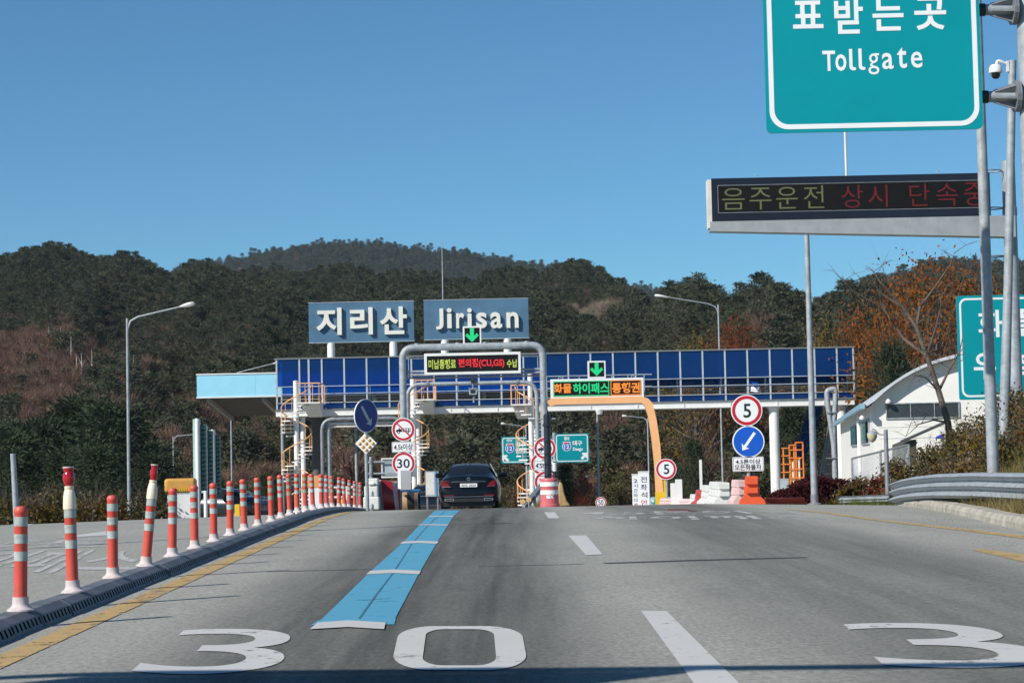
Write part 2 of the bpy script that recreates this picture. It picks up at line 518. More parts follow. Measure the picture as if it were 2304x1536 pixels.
# lane numbers
ground_text('speed_marking', '3', [(288, 1517), (622, 1517), (672, 1415), (405, 1415)], M_RWHITE)
def ground_zero(corners):
    c = [G(*p) for p in corners]; mb = MB()
    def q(s, t):
        p = (c[0] * (1 - s) + c[1] * s) * (1 - t) + (c[3] * (1 - s) + c[2] * s) * t
        return on_road(p.x, p.y, 0.005)
    o = rrect(0, 0, 1, 1, 0.30, 10); i_ = rrect(0.225, 0.085, 0.775, 0.915, 0.16, 10); n = len(o)
    mb.add([q(*p) for p in o] + [q(*p) for p in i_], [(k, (k + 1) % n, n + (k + 1) % n, n + k) for k in range(n)])
    mb.build('speed_marking', M_RWHITE, road)
ground_zero([(878, 1508), (1190, 1508), (1172, 1409), (900, 1409)])
ground_text('speed_marking', '3', [(1995, 1503), (2420, 1503), (2215, 1402), (1878, 1402)], M_RWHITE)
# blue guide line with white ticks
strip('blue_guide_line', [(716, 1401), (832, 1287), (906, 1221), (944, 1181), (966, 1160), (981, 1148)], [(884, 1401), (944, 1288), (984, 1219), (1008, 1181), (1022, 1160), (1036, 1148)], M_RBLUE)
px_poly('blue_overspray', [(699, 1407), (716, 1396), (730, 1396), (714, 1407)], M_RBLUE, 0.0045)
px_poly('blue_overspray', [(868, 1405), (878, 1391), (891, 1391), (887, 1405)], M_RBLUE, 0.0045)
def tick(name, x0, x1, y0, y1, bow):
    mid = (x0 + x1) / 2
    mb = MB(); pts = [(x0, y1), (mid, y1 - bow), (x1 - 4, y1), (x1, y0), (mid, y0 - bow), (x0 + (y1 - y0) * 1.2, y0)]
    g = [G(*p) for p in pts]
    mb.add([on_road(p.x, p.y, 0.009) for p in g], [(0, 1, 4, 5)[::-1], (1, 2, 3, 4)[::-1]])
    mb.build(name, M_RWHITE, road)
tick('white_tick', 697, 868, 1402, 1417, 5)
tick('white_tick', 824, 947, 1285, 1293, 3)
tick('white_tick', 900, 987, 1219, 1224, 2)
tick('white_tick', 940, 1010, 1180, 1183, 1)
tick('white_tick', 963, 1022, 1161, 1163, 0.5)
strip('tar_seal', [(806, 1392), (845, 1338), (884, 1288), (925, 1224), (964, 1180), (1003, 1150)], [(811, 1392), (849, 1338), (887, 1288), (927, 1224), (966, 1180), (1004.5, 1150)], mat('blue_seam', (0.05, 0.19, 0.27), 0.9, 0, 0.25, 8), 0.008)
# lane dashes
strip('lane_dash', [(1592, 1580), (1443, 1375)], [(1706, 1580), (1500, 1375)], M_RWHITE)
strip('lane_dash', [(1319, 1249), (1279, 1205)], [(1356, 1247), (1319, 1204)], M_RWHITE)
strip('lane_dash', [(1234, 1166), (1224, 1152)], [(1259, 1166), (1248, 1152)], M_RWHITE)
# yellow edge beside the separator, yellow edge on the far side of the lanes
def sep_x(Y): return -3.42 - (Y - 14.9) * 0.0186 - 0.0
strip_w('yellow_edge_line', [(sep_x(y) + 0.16, y) for y in (4, 20, 40, 58)], [(sep_x(y) + 0.36, y) for y in (4, 20, 40, 58)], M_RYELLOW)
strip('yellow_edge_line', [(2304, 1212), (2150, 1192), (1960, 1170), (1860, 1155), (1770, 1146)], [(2304, 1205), (2150, 1187), (1985, 1170), (1885, 1155), (1790, 1146)], M_RYELLOW)
strip('yellow_edge_line', [(2500, 1318), (2304, 1264), (2186, 1237)], [(2500, 1296), (2304, 1247), (2200, 1234)], M_RYELLOW)
# far lettering on the lane
ground_text('lane_lettering', '하이패스', [(1328, 1170), (1866, 1169), (1830, 1161), (1335, 1162)], M_RWHITE_W, bold=0.02)
ground_text('lane_lettering', '4.5톤이상', [(1298, 1159), (1840, 1157), (1790, 1150), (1310, 1151)], M_RWHITE_W, bold=0.02)
px_poly('red_grip_patch', [(1510, 1151), (1572, 1150), (1545, 1145), (1500, 1145)], M_RRED, 0.004)
# tar repairs
strip_w('tar_seal', [(0.9, 21.7), (1.9, 21.95), (3.1, 22.0)], [(0.95, 21.55), (1.9, 21.75), (3.1, 21.9)], M_TAR, 0.004)
strip_w('tar_seal', [(-2.6, 21.45), (-1.4, 21.5)], [(-2.6, 21.38), (-1.4, 21.40)], mat('faint_seam', (0.10, 0.10, 0.098), 0.9), 0.003)
strip_w('tar_seal', [(-0.4, 21.62), (0.7, 21.6)], [(-0.4, 21.56), (0.7, 21.55)], mat('faint_seam', (0.10, 0.10, 0.098), 0.9), 0.003)
# markings on the other side of the separator
ground_text('lane_lettering', '하이패스', [(-330, 1292), (300, 1290), (332, 1236), (-80, 1240)], M_RWHITE_W, bold=0.01)
ground_text('lane_lettering', '4.5톤', [(-200, 1232), (240, 1230), (262, 1213), (-60, 1214)], M_RWHITE_W, bold=0.01)
px_poly('arrow_marking', [(130, 1211), (165, 1208), (242, 1204), (238, 1195), (150, 1207)], M_RWHITE)
strip('lane_line', [(60, 1181), (128, 1171)], [(66, 1182), (150, 1171)], M_RWHITE)

# ------------------------------------------------------------------ hills
def interp(tab, x):
    xs_ = [t[0] for t in tab]; return [float(np.interp(x, xs_, [t[i] for t in tab])) for i in range(1, len(tab[0]))]
RIDGE = [(-900, 640, 560), (-300, 600, 560), (0, 574, 560), (60, 562, 560), (130, 556, 560), (190, 566, 560), (240, 578, 560), (300, 590, 560), (340, 600, 560), (395, 618, 560), (425, 600, 560),
         (520, 597, 560), (600, 607, 560), (700, 614, 560), (900, 617, 560), (1100, 618, 540), (1180, 618, 520), (1250, 604, 500), (1320, 606, 480), (1370, 617, 450), (1410, 640, 420), (1440, 660, 390),
         (1500, 668, 350), (1560, 656, 330), (1640, 662, 320), (1745, 648, 310), (1850, 652, 310), (1950, 650, 300), (2050, 660, 290), (2304, 665, 280), (2700, 660, 280), (3300, 660, 280)]
D0 = 152.0
def hill1(px, d):
    y, dr = interp(RIDGE, px)
    hz = 1040 - 0.0209 * (px - 1152)
    zr = CAMZ + (hz - y) / FPX * dr - (2.6 + 4.4 * dr / 560)
    t = (d - D0) / (dr - D0)
    if t <= 1:
        t = max(t, 0.0)
        s = t * 0.72 + 0.28 * math.sin(t * math.pi / 2)
        s = s - 0.05 * math.sin(t * math.pi * 2)
        z = -3.0 + (zr + 3.0) * s
    else: z = zr - (d - dr) * 0.22
    z += (math.sin(px * 0.013 + d * 0.021) + math.sin(px * 0.031 - d * 0.034 + 1.3)) * 1.1 * min(1, max(0, (d - D0) / 60))
    return z
def polar(px, d): return ((px - CX) / FPX * d, d)
def hill_mesh(name, fn, pxs, ds, label):
    mb = MB()
    for d in ds:
        for p in pxs:
            X, Y = polar(p, d); mb.v.append((X, Y, fn(p, d)))
    w = len(pxs)
    mb.f = [(j * w + i, j * w + i + 1, (j + 1) * w + i + 1, (j + 1) * w + i) for j in range(len(ds) - 1) for i in range(w - 1)]
    mb.mi = [0] * len(mb.f)
    return tag(mb.build(name, M_FLOOR, smooth=True), label, 'hill', kind='structure')
M_FLOOR = mat('leaf_litter', (0.085, 0.055, 0.032), 1.0, 0, 0.3, 0.15, 0, c2=(0.045, 0.04, 0.022))
hill_mesh('hillside', hill1, list(range(-900, 3301, 30)), list(np.linspace(D0 - 4, 640, 46)), 'wooded hillside rising straight behind the toll plaza')
R2 = [(-900, 720, 1500), (250, 660, 1500), (380, 622, 1500), (480, 597, 1500), (560, 583, 1500), (640, 567, 1500), (720, 555, 1500), (790, 550, 1500), (860, 555, 1500), (930, 565, 1500), (1000, 569, 1500), (1080, 580, 1500),
      (1150, 592, 1500), (1200, 599, 1500), (1300, 614, 1500), (1450, 655, 1500), (3300, 760, 1500)]
R3 = [(-900, 800, 900), (1700, 760, 900), (1850, 690, 900), (1950, 648, 900), (2000, 634, 900), (2060, 618, 900), (2110, 604, 900), (2180, 596, 900), (2304, 602, 900), (2700, 610, 900), (3300, 640, 900)]
def far_hill(tab, d0):
    def fn(px, d):
        y, dr = interp(tab, px)
        zr = CAMZ + (1040 - 0.0209 * (px - 1152) - y) / FPX * dr - 2.0
        t = (d - d0) / (dr - d0)
        return (-4 + (zr + 4) * min(t, 1)) if t <= 1 else zr - (d - dr) * 0.25
    return fn
hill2 = far_hill(R2, 900); hill3 = far_hill(R3, 420)
hill_mesh('far_hill', hill2, list(range(-900, 2001, 40)), list(np.linspace(900, 1600, 14)), 'highest hill in the distance behind the wooded slope')
hill_mesh('distant_ridge', hill3, list(range(1300, 3301, 40)), list(np.linspace(420, 1000, 14)), 'distant ridge showing above the autumn trees')

# ------------------------------------------------------------------ foliage geometry
def spikes(c, d, L, W, rg):
    """thin triangles: base at c, tip along d"""
    n = len(c)
    side = np.cross(d, rg.normal(size=(n, 3))); side /= np.linalg.norm(side, axis=1)[:, None] + 1e-9
    a = c - side * (W / 2)[:, None]; b = c + side * (W / 2)[:, None]; t = c + d * L[:, None]
    v = np.stack([a, b, t], 1).reshape(-1, 3)
    f = np.arange(3 * n).reshape(-1, 3)
    return v, f
def cards(c, s, rg, flat=0.0, asp=1.0):
    n = len(c)
    nrm = rg.normal(size=(n, 3)); nrm[:, 2] = nrm[:, 2] * (1 - flat) + flat * 1.5
    nrm /= np.linalg.norm(nrm, axis=1)[:, None]
    u = np.cross(nrm, rg.normal(size=(n, 3))); u /= np.linalg.norm(u, axis=1)[:, None] + 1e-9
    w_ = np.cross(nrm, u)
    u = u * (s / 2)[:, None]; w_ = w_ * (s / 2 * asp)[:, None]
    v = np.stack([c - u, c - w_ * 0.8, c + u, c + w_ * 0.8], 1).reshape(-1, 3)
    return v, np.arange(4 * n).reshape(-1, 4)
def np_mesh(name, parts, mats):
    """parts: list of (verts, faces, material index)"""
    me = bpy.data.meshes.new(name)
    vo = 0; V = []; Fc = []; MI = []
    for v, f, mi in parts:
        V.append(np.asarray(v, dtype=float)); Fc += [tuple(int(i) + vo for i in q) for q in f]; MI += [mi] * len(f); vo += len(v)
    me.from_pydata(np.concatenate(V).tolist(), [], Fc)
    for m in mats: me.materials.append(m)
    if len(mats) > 1: me.polygons.foreach_set('material_index', MI)
    return me
def unit(v): return v / (np.linalg.norm(v, axis=1)[:, None] + 1e-9)

def pine_parts(h, r, nclump, nsp, seed, spl=0.55, spw=0.16, low=0.3):
    """crown of an irregular red pine: flattish pads of needles round an uneven ellipsoid"""
    rg = np.random.default_rng(seed)
    cs = []; 
    for i in range(nclump):
        t = low + (1 - low) * rg.random() ** 0.85
        rad = r * (math.sin(math.pi * min(1, (t - low) / (1 - low) * 0.80 + 0.18)) ** 0.8) * (0.55 + 0.55 * rg.random())
        a = rg.random() * 6.283
        rr = rad * (0.35 + 0.65 * rg.random() ** 0.5)
        cs.append((math.cos(a) * rr, math.sin(a) * rr, t * h))
    cs = np.array(cs)
    c = np.repeat(cs, nsp, 0)
    off = rg.normal(size=c.shape) * np.array([0.42, 0.42, 0.17]) * (r / 2.2)
    d = unit(off * np.array([1, 1, 1.2]) + rg.normal(size=c.shape) * 0.15 + np.array([0, 0, 0.16]))
    L_ = spl * (0.6 + 0.7 * rg.random(len(c))); W_ = spw * (0.7 + 0.6 * rg.random(len(c)))
    return spikes(c + off, d, L_, W_, rg)
def leafy_parts(h, r, n, seed, size, low=0.25, clumps=14, flat=0.0):
    rg = np.random.default_rng(seed)
    cl = []
    for i in range(clumps):
        t = low + (1 - low) * rg.random()
        rad = r * math.sin(math.pi * min(1, (t - low) / (1 - low) * 0.78 + 0.2)) * (0.5 + 0.55 * rg.random())
        a = rg.random() * 6.283; cl.append((math.cos(a) * rad * 0.8, math.sin(a) * rad * 0.8, t * h * 0.93))
    cl = np.array(cl)
    c = cl[rg.integers(0, clumps, n)] + rg.normal(size=(n, 3)) * np.array([0.30, 0.30, 0.24]) * r * 0.8
    c[:, 2] = np.maximum(c[:, 2], 0.03 * h)
    return cards(c, size * (0.6 + 0.8 * rg.random(n)), rg, flat, 0.7)
def twig_parts(h, r, n, seed, w=0.05, low=0.15):
    rg = np.random.default_rng(seed)
    t = low + (0.9 - low) * rg.random(n)
    a = rg.random(n) * 6.283
    c = np.stack([np.cos(a) * r * 0.25 * rg.random(n), np.sin(a) * r * 0.25 * rg.random(n), t * h * 0.75], 1)
    d = unit(np.stack([np.cos(a) * 0.55, np.sin(a) * 0.55, 0.6 + 0.7 * rg.random(n)], 1) + rg.normal(size=(n, 3)) * 0.2)
    return spikes(c, d, r * (0.7 + 0.8 * rg.random(n)), np.full(n, w), rg)
def trunk_mb(h, r0, r1, bend, seed, n=7, limbs=0):
    rg = random.Random(seed); mb = MB(); pts = []
    for i in range(6):
        t = i / 5; pts.append((bend * t * t + rg.uniform(-.04, .04) * h * 0.3 * t, rg.uniform(-.03, .03) * h * 0.3 * t, h * t))
    mb.tube(pts, [r0 + (r1 - r0) * i / 5 for i in range(6)], n)
    for k in range(limbs):
        t = rg.uniform(0.4, 0.92); j = min(4, int(t * 5)); p = Vector(pts[j]).lerp(Vector(pts[j + 1]), t * 5 - j)
        a = rg.uniform(0, 6.283); ln = h * rg.uniform(0.18, 0.36)
        q = p + Vector((math.cos(a) * ln, math.sin(a) * ln, ln * rg.uniform(0.2, 0.7)))
        m_ = p.lerp(q, 0.5) + Vector((0, 0, -0.04 * ln))
        rr = (r0 + (r1 - r0) * t) * 0.5
        mb.tube([p, m_, q], [rr, rr * 0.7, rr * 0.25], 5)
    return mb

M_PINE = leaf_mat('pine_needles', (0.036, 0.046, 0.032), (0.125, 0.130, 0.080), 0.6, 0.2, 0.5)
M_PINE_N = leaf_mat('pine_needles_dark', (0.028, 0.042, 0.028), (0.085, 0.105, 0.058), 0.4, 0.2, 0.7)
M_BROWN = leaf_mat('bare_twigs_brown', (0.115, 0.078, 0.062), (0.27, 0.165, 0.12), 0.6, 0.1, 0.5)
M_PALE = leaf_mat('pale_twigs', (0.20, 0.16, 0.12), (0.36, 0.29, 0.22), 0.5, 0.1, 0.5)
M_RUST = leaf_mat('rust_leaves', (0.13, 0.042, 0.010), (0.30, 0.11, 0.028), 0.45, 0.3, 1.0)
M_RUSTRED = leaf_mat('red_leaves', (0.12, 0.022, 0.010), (0.26, 0.07, 0.03), 0.4, 0.3, 1.0)
M_OCHRE = leaf_mat('ochre_leaves', (0.10, 0.066, 0.014), (0.26, 0.17, 0.04), 0.5, 0.3, 1.0)
M_SCRUB = leaf_mat('scrub_leaves', (0.040, 0.045, 0.020), (0.17, 0.14, 0.06), 0.55, 0.25, 0.8)
M_DRYLEAF = leaf_mat('dry_pale_leaves', (0.10, 0.072, 0.048), (0.30, 0.24, 0.18), 0.5, 0.2, 1.5)
M_DRYGRASS = leaf_mat('dry_grass', (0.14, 0.12, 0.04), (0.34, 0.27, 0.13), 0.5, 0.3, 0.9)
M_GREENGRASS = leaf_mat('green_grass', (0.07, 0.09, 0.02), (0.20, 0.20, 0.06), 0.5, 0.3, 0.9)
M_HEDGE = leaf_mat('barberry_leaves', (0.035, 0.010, 0.012), (0.095, 0.028, 0.026), 0.4, 0.2, 1.5)

# forest: one mass of trees on the hills, too many and too far to count
protos = bpy.data.collections.new('forest_tree_kinds')
def proto(name, parts, mats):
    o = bpy.data.objects.new(name, np_mesh(name, parts, mats)); protos.objects.link(o); return o
def trunk_np(h, r0, r1, bend, seed, limbs=0):
    t = trunk_mb(h, r0, r1, bend, seed, 5, limbs); return (np.array([tuple(x) for x in t.v]), t.f)
KIND = []
for k, (h, r, nc, sd) in enumerate([(6.5, 2.3, 44, 1), (7.5, 2.0, 46, 2), (5.8, 2.6, 44, 3), (8.5, 1.7, 42, 4)]):
    v, f = pine_parts(h, r, nc, 16, sd, 0.62, 0.24, 0.22); tv, tf = trunk_np(h * 0.85, 0.14, 0.05, 0.3, sd)
    proto('a%d_pine' % k, [(v, f, 0), (tv, tf, 1)], [M_PINE, M_BARK])
for k in range(2):
    v, f = twig_parts(5.0, 2.2, 420, 20 + k, 0.075); v2, f2 = leafy_parts(4.6, 1.9, 160, 30 + k, 0.3, 0.3)
    proto('b%d_bare' % k, [(v, f, 0), (v2, f2, 0)], [M_BROWN])
v, f = leafy_parts(5.5, 2.2, 700, 40, 0.36, 0.15); tv, tf = trunk_np(4.5, 0.12, 0.04, 0.2, 40)
proto('c0_rust', [(v, f, 0), (tv, tf, 1)], [M_RUST, M_BARK])
v, f = leafy_parts(3.0, 1.8, 650, 50, 0.26, 0.02, 12); v2, f2 = leafy_parts(3.1, 1.9, 90, 51, 0.20, 0.1)
proto('d0_scrub', [(v, f, 0), (v2, f2, 1)], [M_SCRUB, M_DRYLEAF])
v, f = leafy_parts(2.6, 1.6, 380, 52, 0.22, 0.02, 10); v2, f2 = leafy_parts(2.8, 1.7, 260, 53, 0.18, 0.1); v3, f3 = twig_parts(2.8, 1.4, 160, 54, 0.04, 0.02)
proto('d1_scrub', [(v, f, 0), (v2, f2, 1), (v3, f3, 2)], [M_SCRUB, M_DRYLEAF, M_BROWN])
v, f = twig_parts(5.5, 2.0, 480, 60, 0.06)
proto('e0_pale', [(v, f, 0)], [M_PALE])
NK = 10

def scatter():
    rg = np.random.default_rng(77)
    pts = []; rot = []; sc_ = []; kd = []
    def put(X, Y, z, s, k):
        pts.append((X, Y, z)); rot.append(rg.random() * 6.283); sc_.append(s * (0.6 + 0.85 * rg.random() ** 1.4)); kd.append(k)
    n = 60000
    px = rg.uniform(-420, 2800, n); dd = np.sqrt(rg.uniform(160 ** 2, 620 ** 2, n))
    for p, d in zip(px, dd):
        y, dr = interp(RIDGE, p)
        if d > dr * 1.05: continue
        z = hill1(p, d); X, Y = polar(p, d)
        ya = 1040 - 0.0209 * (p - 1152) - (z + 2 - CAMZ) / d * FPX
        blot = math.sin(X * 0.09 + 1.0) + math.sin(Y * 0.07 + X * 0.03) + math.sin(X * 0.19 - Y * 0.11)
        u = rg.random()
        brown = 0.07 + (0.30 if blot > 1.3 else 0)
        e1 = ((p - 90) / 340) ** 2 + ((ya - 850) / 150) ** 2
        if e1 < 1: brown = 0.92 if e1 < 0.55 else 0.5
        if 300 < p < 1700 and ya > 800: brown = max(brown, 0.28)
        pale = ((p - 1345) / 75) ** 2 + ((ya - 705) / 26) ** 2 < 1
        if pale: k = 9
        elif ya > 905 and 330 < p < 1800:
            k = 7 if u < 0.42 else (8 if u < 0.80 else (4 if u < 0.9 else int(rg.integers(0, 3))))
        elif u < brown: k = 4 + int(rg.integers(0, 2))
        elif u < brown + 0.012: k = 6
        else: k = int(rg.choice([0, 0, 1, 2, 2, 3]))
        s = 0.46 + 0.12 * math.sin(X * 0.05 + Y * 0.043)
        if k in (7, 8): s = 0.62
        put(X, Y, z - 0.2, s, k)
    # denser scrub on the cut slope behind the toll lanes
    for i in range(5200):
        p = rg.uniform(200, 2000); d = math.sqrt(rg.uniform(156 ** 2, 250 ** 2)); X, Y = polar(p, d)
        u = rg.random(); put(X, Y, hill1(p, d) - 0.2, 0.62, 7 if u < 0.5 else (8 if u < 0.86 else (5 if u < 0.93 else 2)))
    n = 12000
    px = rg.uniform(250, 1500, n); dd = rg.uniform(1150, 1515, n)
    for p, d in zip(px, dd):
        X, Y = polar(p, d); put(X, Y, hill2(p, d), 0.85, int(rg.choice([0, 0, 1, 2, 2, 3, 4])))
    n = 4500
    px = rg.uniform(1750, 2600, n); dd = rg.uniform(650, 915, n)
    for p, d in zip(px, dd):
        X, Y = polar(p, d); put(X, Y, hill3(p, d), 0.75, int(rg.choice([0, 0, 1, 2, 2, 3, 4])))
    me = bpy.data.meshes.new('forest')
    me.from_pydata(pts, [], [])
    for nm, ty, arr in (('rot', 'FLOAT', rot), ('size', 'FLOAT', sc_), ('kind_of_tree', 'INT', kd)):
        a = me.attributes.new(nm, ty, 'POINT'); a.data.foreach_set('value', np.array(arr, dtype=np.float32 if ty == 'FLOAT' else np.int32))
    o = bpy.data.objects.new('forest', me); col.objects.link(o)
    ng = bpy.data.node_groups.new('forest_scatter', 'GeometryNodeTree')
    ng.interface.new_socket('Geometry', in_out='INPUT', socket_type='NodeSocketGeometry')
    ng.interface.new_socket('Geometry', in_out='OUTPUT', socket_type='NodeSocketGeometry')
    N = ng.nodes; L = ng.links
    gi = N.new('NodeGroupInput'); go = N.new('NodeGroupOutput')
    ci = N.new('GeometryNodeCollectionInfo'); ci.inputs['Collection'].default_value = protos
    ci.inputs['Separate Children'].default_value = True; ci.inputs['Reset Children'].default_value = True
    ip = N.new('GeometryNodeInstanceOnPoints'); ip.inputs['Pick Instance'].default_value = True
    def attr(nm, t):
        a = N.new('GeometryNodeInputNamedAttribute'); a.data_type = t; a.inputs['Name'].default_value = nm; return a.outputs['Attribute']
    cx = N.new('ShaderNodeCombineXYZ'); L.new(attr('rot', 'FLOAT'), cx.inputs[2])
    L.new(gi.outputs[0], ip.inputs['Points']); L.new(ci.outputs[0], ip.inputs['Instance'])
    L.new(attr('kind_of_tree', 'INT'), ip.inputs['Instance Index']); L.new(cx.outputs[0], ip.inputs['Rotation']); L.new(attr('size', 'FLOAT'), ip.inputs['Scale'])
    L.new(ip.outputs[0], go.inputs[0])
    mo = o.modifiers.new('scatter', 'NODES'); mo.node_group = ng
    tag(o, 'dense mixed pine forest covering the hills behind the toll plaza', 'forest', kind='stuff')
scatter()
# ================================================================== TOLL FOOTBRIDGE
PLAZA = road_z(115)
GY = 115.0
def g_at(px, py, y=0.0): return FR.l(px, py, y)
base = P(622.5, 1100, GY)
FR = Frame((base.x, GY, PLAZA))
def lev(name, x):
    a, b = LEV[name]; return a + (b - a) * (x - 622) / 1299.0
LEV = dict(top=(809, 782), roof=(806, 779), pan=(870, 845), r2=(887, 862), r3=(895, 871), kt=(907, 882), kb=(920, 896), bt=(922, 898), bb=(937, 910))
def M_blueglass():
    m = bpy.data.materials.new('blue_polycarbonate'); m.use_nodes = True
    nt = m.node_tree; N = nt.nodes; L = nt.links
    b = N['Principled BSDF']; out = N['Material Output']
    tc = N.new('ShaderNodeTexCoord'); no = N.new('ShaderNodeTexNoise'); no.inputs['Scale'].default_value = 0.7; no.inputs['Detail'].default_value = 5
    mp = N.new('ShaderNodeMapping'); mp.inputs['Scale'].default_value = (1, 1, 3); L.new(tc.outputs['Object'], mp.inputs[0]); L.new(mp.outputs[0], no.inputs['Vector'])
    mx = N.new('ShaderNodeMix'); mx.data_type = 'RGBA'; mx.inputs[6].default_value = (0.002, 0.038, 0.14, 1); mx.inputs[7].default_value = (0.004, 0.066, 0.23, 1)
    L.new(no.outputs[0], mx.inputs[0]); L.new(mx.outputs[2], b.inputs['Base Color'])
    b.inputs['Roughness'].default_value = 0.22; b.inputs['Specular IOR Level'].default_value = 0.5
    t = N.new('ShaderNodeBsdfTransparent'); t.inputs[0].default_value = (0.07, 0.46, 1.0, 1)
    ms = N.new('ShaderNodeMixShader'); ms.inputs[0].default_value = 0.54
    L.new(b.outputs[0], ms.inputs[1]); L.new(t.outputs[0], ms.inputs[2]); L.new(ms.outputs[0], out.inputs[0])
    return m
M_BGLASS = M_blueglass()
M_MULL = mat('pale_aluminium', (0.55, 0.60, 0.64), 0.4, 0.3, 0.08, 3)
M_DECKGREY = mat('grey_trim', (0.22, 0.23, 0.24), 0.5, 0.2, 0.1, 3)

fb = thing('footbridge', 'long blue glazed footbridge spanning the toll lanes on a white beam', 'footbridge', FR.o)
XL, XR = FR.l(622, 900)[0], FR.l(1921, 900)[0]
def zl(name): return FR.l(1152, lev(name, 1152))[1]
Z = {k: zl(k) for k in LEV}
DEP = 2.3
MULL = [622.5, 673.8] + [673.8 + 50.43 * i for i in range(1, 25)] + [1921]
mx_ = [FR.l(p, 850)[0] for p in MULL]
# beam with stiffeners and flanges
bm_ = MB()
for y0 in (0.05, DEP - 0.3):
    bm_.box(XL - 0.05, XR + 0.05, y0, y0 + 0.3, Z['bb'], Z['bb'] + 0.06)
    bm_.box(XL - 0.05, XR + 0.05, y0 + 0.02, y0 + 0.07, Z['bb'] + 0.06, Z['bt'] - 0.05)
    bm_.box(XL - 0.05, XR + 0.05, y0, y0 + 0.3, Z['bt'] - 0.05, Z['bt'])
x = XL + 1.9
beam = bm_.build('beam', M_WHITE, fb)
while x < XR:
    MB().box(x, x + 0.05, 0.035, 0.068, Z['bb'] + 0.062, Z['bt'] - 0.052).build('stiffener', M_WHITE_D, beam); x += 2.62
MB().box(XL - 0.1, XR + 0.1, -0.02, DEP + 0.05, Z['bt'] + 0.005, Z['kb']).build('deck', M_DECKGREY, fb)
MB().box(XL - 0.1, XR + 0.1, -0.06, DEP + 0.1, Z['top'], Z['roof']).build('roof', M_DECKGREY, fb)
for i, x in enumerate(mx_):
    MB().box(x - 0.045, x + 0.045, -0.03, 0.05, Z['kb'], Z['top']).build('mullion', M_MULL, fb)
    if i < len(mx_) - 1:
        MB().box(x + 0.05, mx_[i + 1] - 0.05, 0.005, 0.017, Z['pan'], Z['top']).build('glass_panel', M_BGLASS, fb)
        MB().box(x + 0.05, mx_[i + 1] - 0.05, 0.005, 0.017, Z['kb'] + 0.02, Z['kt']).build('kick_panel', M_BGLASS, fb)
    if i % 2 == 0:
        MB().box(x - 0.04, x + 0.04, DEP - 0.05, DEP + 0.03, Z['kb'], Z['top']).build('rear_mullion', M_MULL, fb)
        if i < len(mx_) - 2:
            MB().box(x + 0.05, mx_[i + 2] - 0.05, DEP, DEP + 0.012, Z['r2'], Z['top']).build('rear_glass_panel', M_BGLASS, fb)
            MB().box(x + 0.05, mx_[i + 2] - 0.05, DEP, DEP + 0.012, Z['kb'] + 0.02, Z['kt']).build('rear_kick_panel', M_BGLASS, fb)
for nm in ('pan', 'r2', 'kt'):
    for y in (-0.055, DEP + 0.06):
        MB().tube([(XL, y, Z[nm]), (XR, y, Z[nm])], 0.024, 6).build('rail', M_MULL, fb)
MB().tube([(XL, DEP - 0.1, Z['r3']), (XR, DEP - 0.1, Z['r3'])], 0.02, 6).build('rail', M_MULL, fb)
# door frame beside the first stair, columns
xd = FR.l(694.8, 850)[0]
MB().box(xd - 0.05, xd + 0.05, -0.032, 0.05, Z['kb'], Z['top']).build('door_post', M_MULL, fb)
for px, r, y in ((682, 0.14, 0.9), (941, 0.15, 0.9), (1205, 0.14, 0.9), (1743, 0.28, 0.6), (1895, 0.27, 0.6)):
    x = FR.l(px, 1000, y)[0]
    c = MB().lathe([(r * 1.25, 0), (r * 1.25, 0.25), (r, 0.3), (r, Z['bb'] - 0.12), (r * 1.4, Z['bb'] - 0.1), (r * 1.4, Z['bb'] - 0.005)], 20, (x, y, 0)).build('column', M_WHITE, fb, True)
# antenna mast on the roof
mst = thing('antenna_mast', 'thin lone mast rising above the blue name boards into the sky', 'mast', FR.o + Vector((FR.l(995, 700)[0], 1.6, Z['roof'])))
zt = FR.l(995, 545, 1.6)[1] - Z['roof']
MB().tube([(0, 0, 0), (0, 0, zt * 0.6), (0, 0, zt)], [0.05, 0.035, 0.02], 6).build('pole', M_STEEL, mst)
MB().tube([(-0.09, 0, zt + 0.05), (0, 0, zt - 0.05), (0.09, 0, zt + 0.06)], 0.012, 5).build('tip', M_STEEL, mst)
MB().box(-0.15, 0.15, -0.15, 0.15, 0, 0.03).build('base_plate', M_STEEL, mst)

# name boards ---------------------------------------------------------
M_NAMEBLUE = mat('faded_blue_board', (0.068, 0.165, 0.27), 0.6, 0, 0.16, 0.9)
M_LETTER = mat('cream_letter', (0.74, 0.73, 0.66), 0.5, 0, 0.05, 2)
def name_board(corners, posts, glyphs, label):
    (xa, ya), (xb, yb) = corners
    o = FR.l((xa + xb) / 2, ya, 0.6)
    t = thing('name_board', label, 'sign', FR.o + Vector((o[0], 0.6, Z['roof'])))
    f = Frame(t.location)
    x0, z1 = f.l(xa, ya); x1, z0 = f.l(xb, yb)
    # level board: use mean heights
    panel = MB().box(x0, x1, 0, 0.35, z0, z1).build('panel', M_NAMEBLUE, t)
    for ed in ((x0 - 0.02, x1 + 0.02, z1, z1 + 0.03), (x0 - 0.02, x1 + 0.02, z0 - 0.03, z0)):
        MB().box(ed[0], ed[1], -0.015, 0.36, ed[2], ed[3]).build('edge_trim', M_ASTEEL, panel)
    for px in posts:
        x, _ = f.l(px, 780, 0.17)
        MB().lathe([(0.22, 0), (0.22, z0 - 0.035)], 20, (x, 0.17, 0)).build('support_post', M_WHITE, t, True)
    for ch, (a, b, c, d) in glyphs:
        gx0, gz1 = f.l(a, b, -0.2); gx1, gz0 = f.l(c, d, -0.2)
        solid_text(MB(), ch, (gx0, gz0, gx1, gz1), -0.2, -0.005, bold=0.028 if ord(ch) > 255 else 0.022).build('letter', M_LETTER, t)
    return t
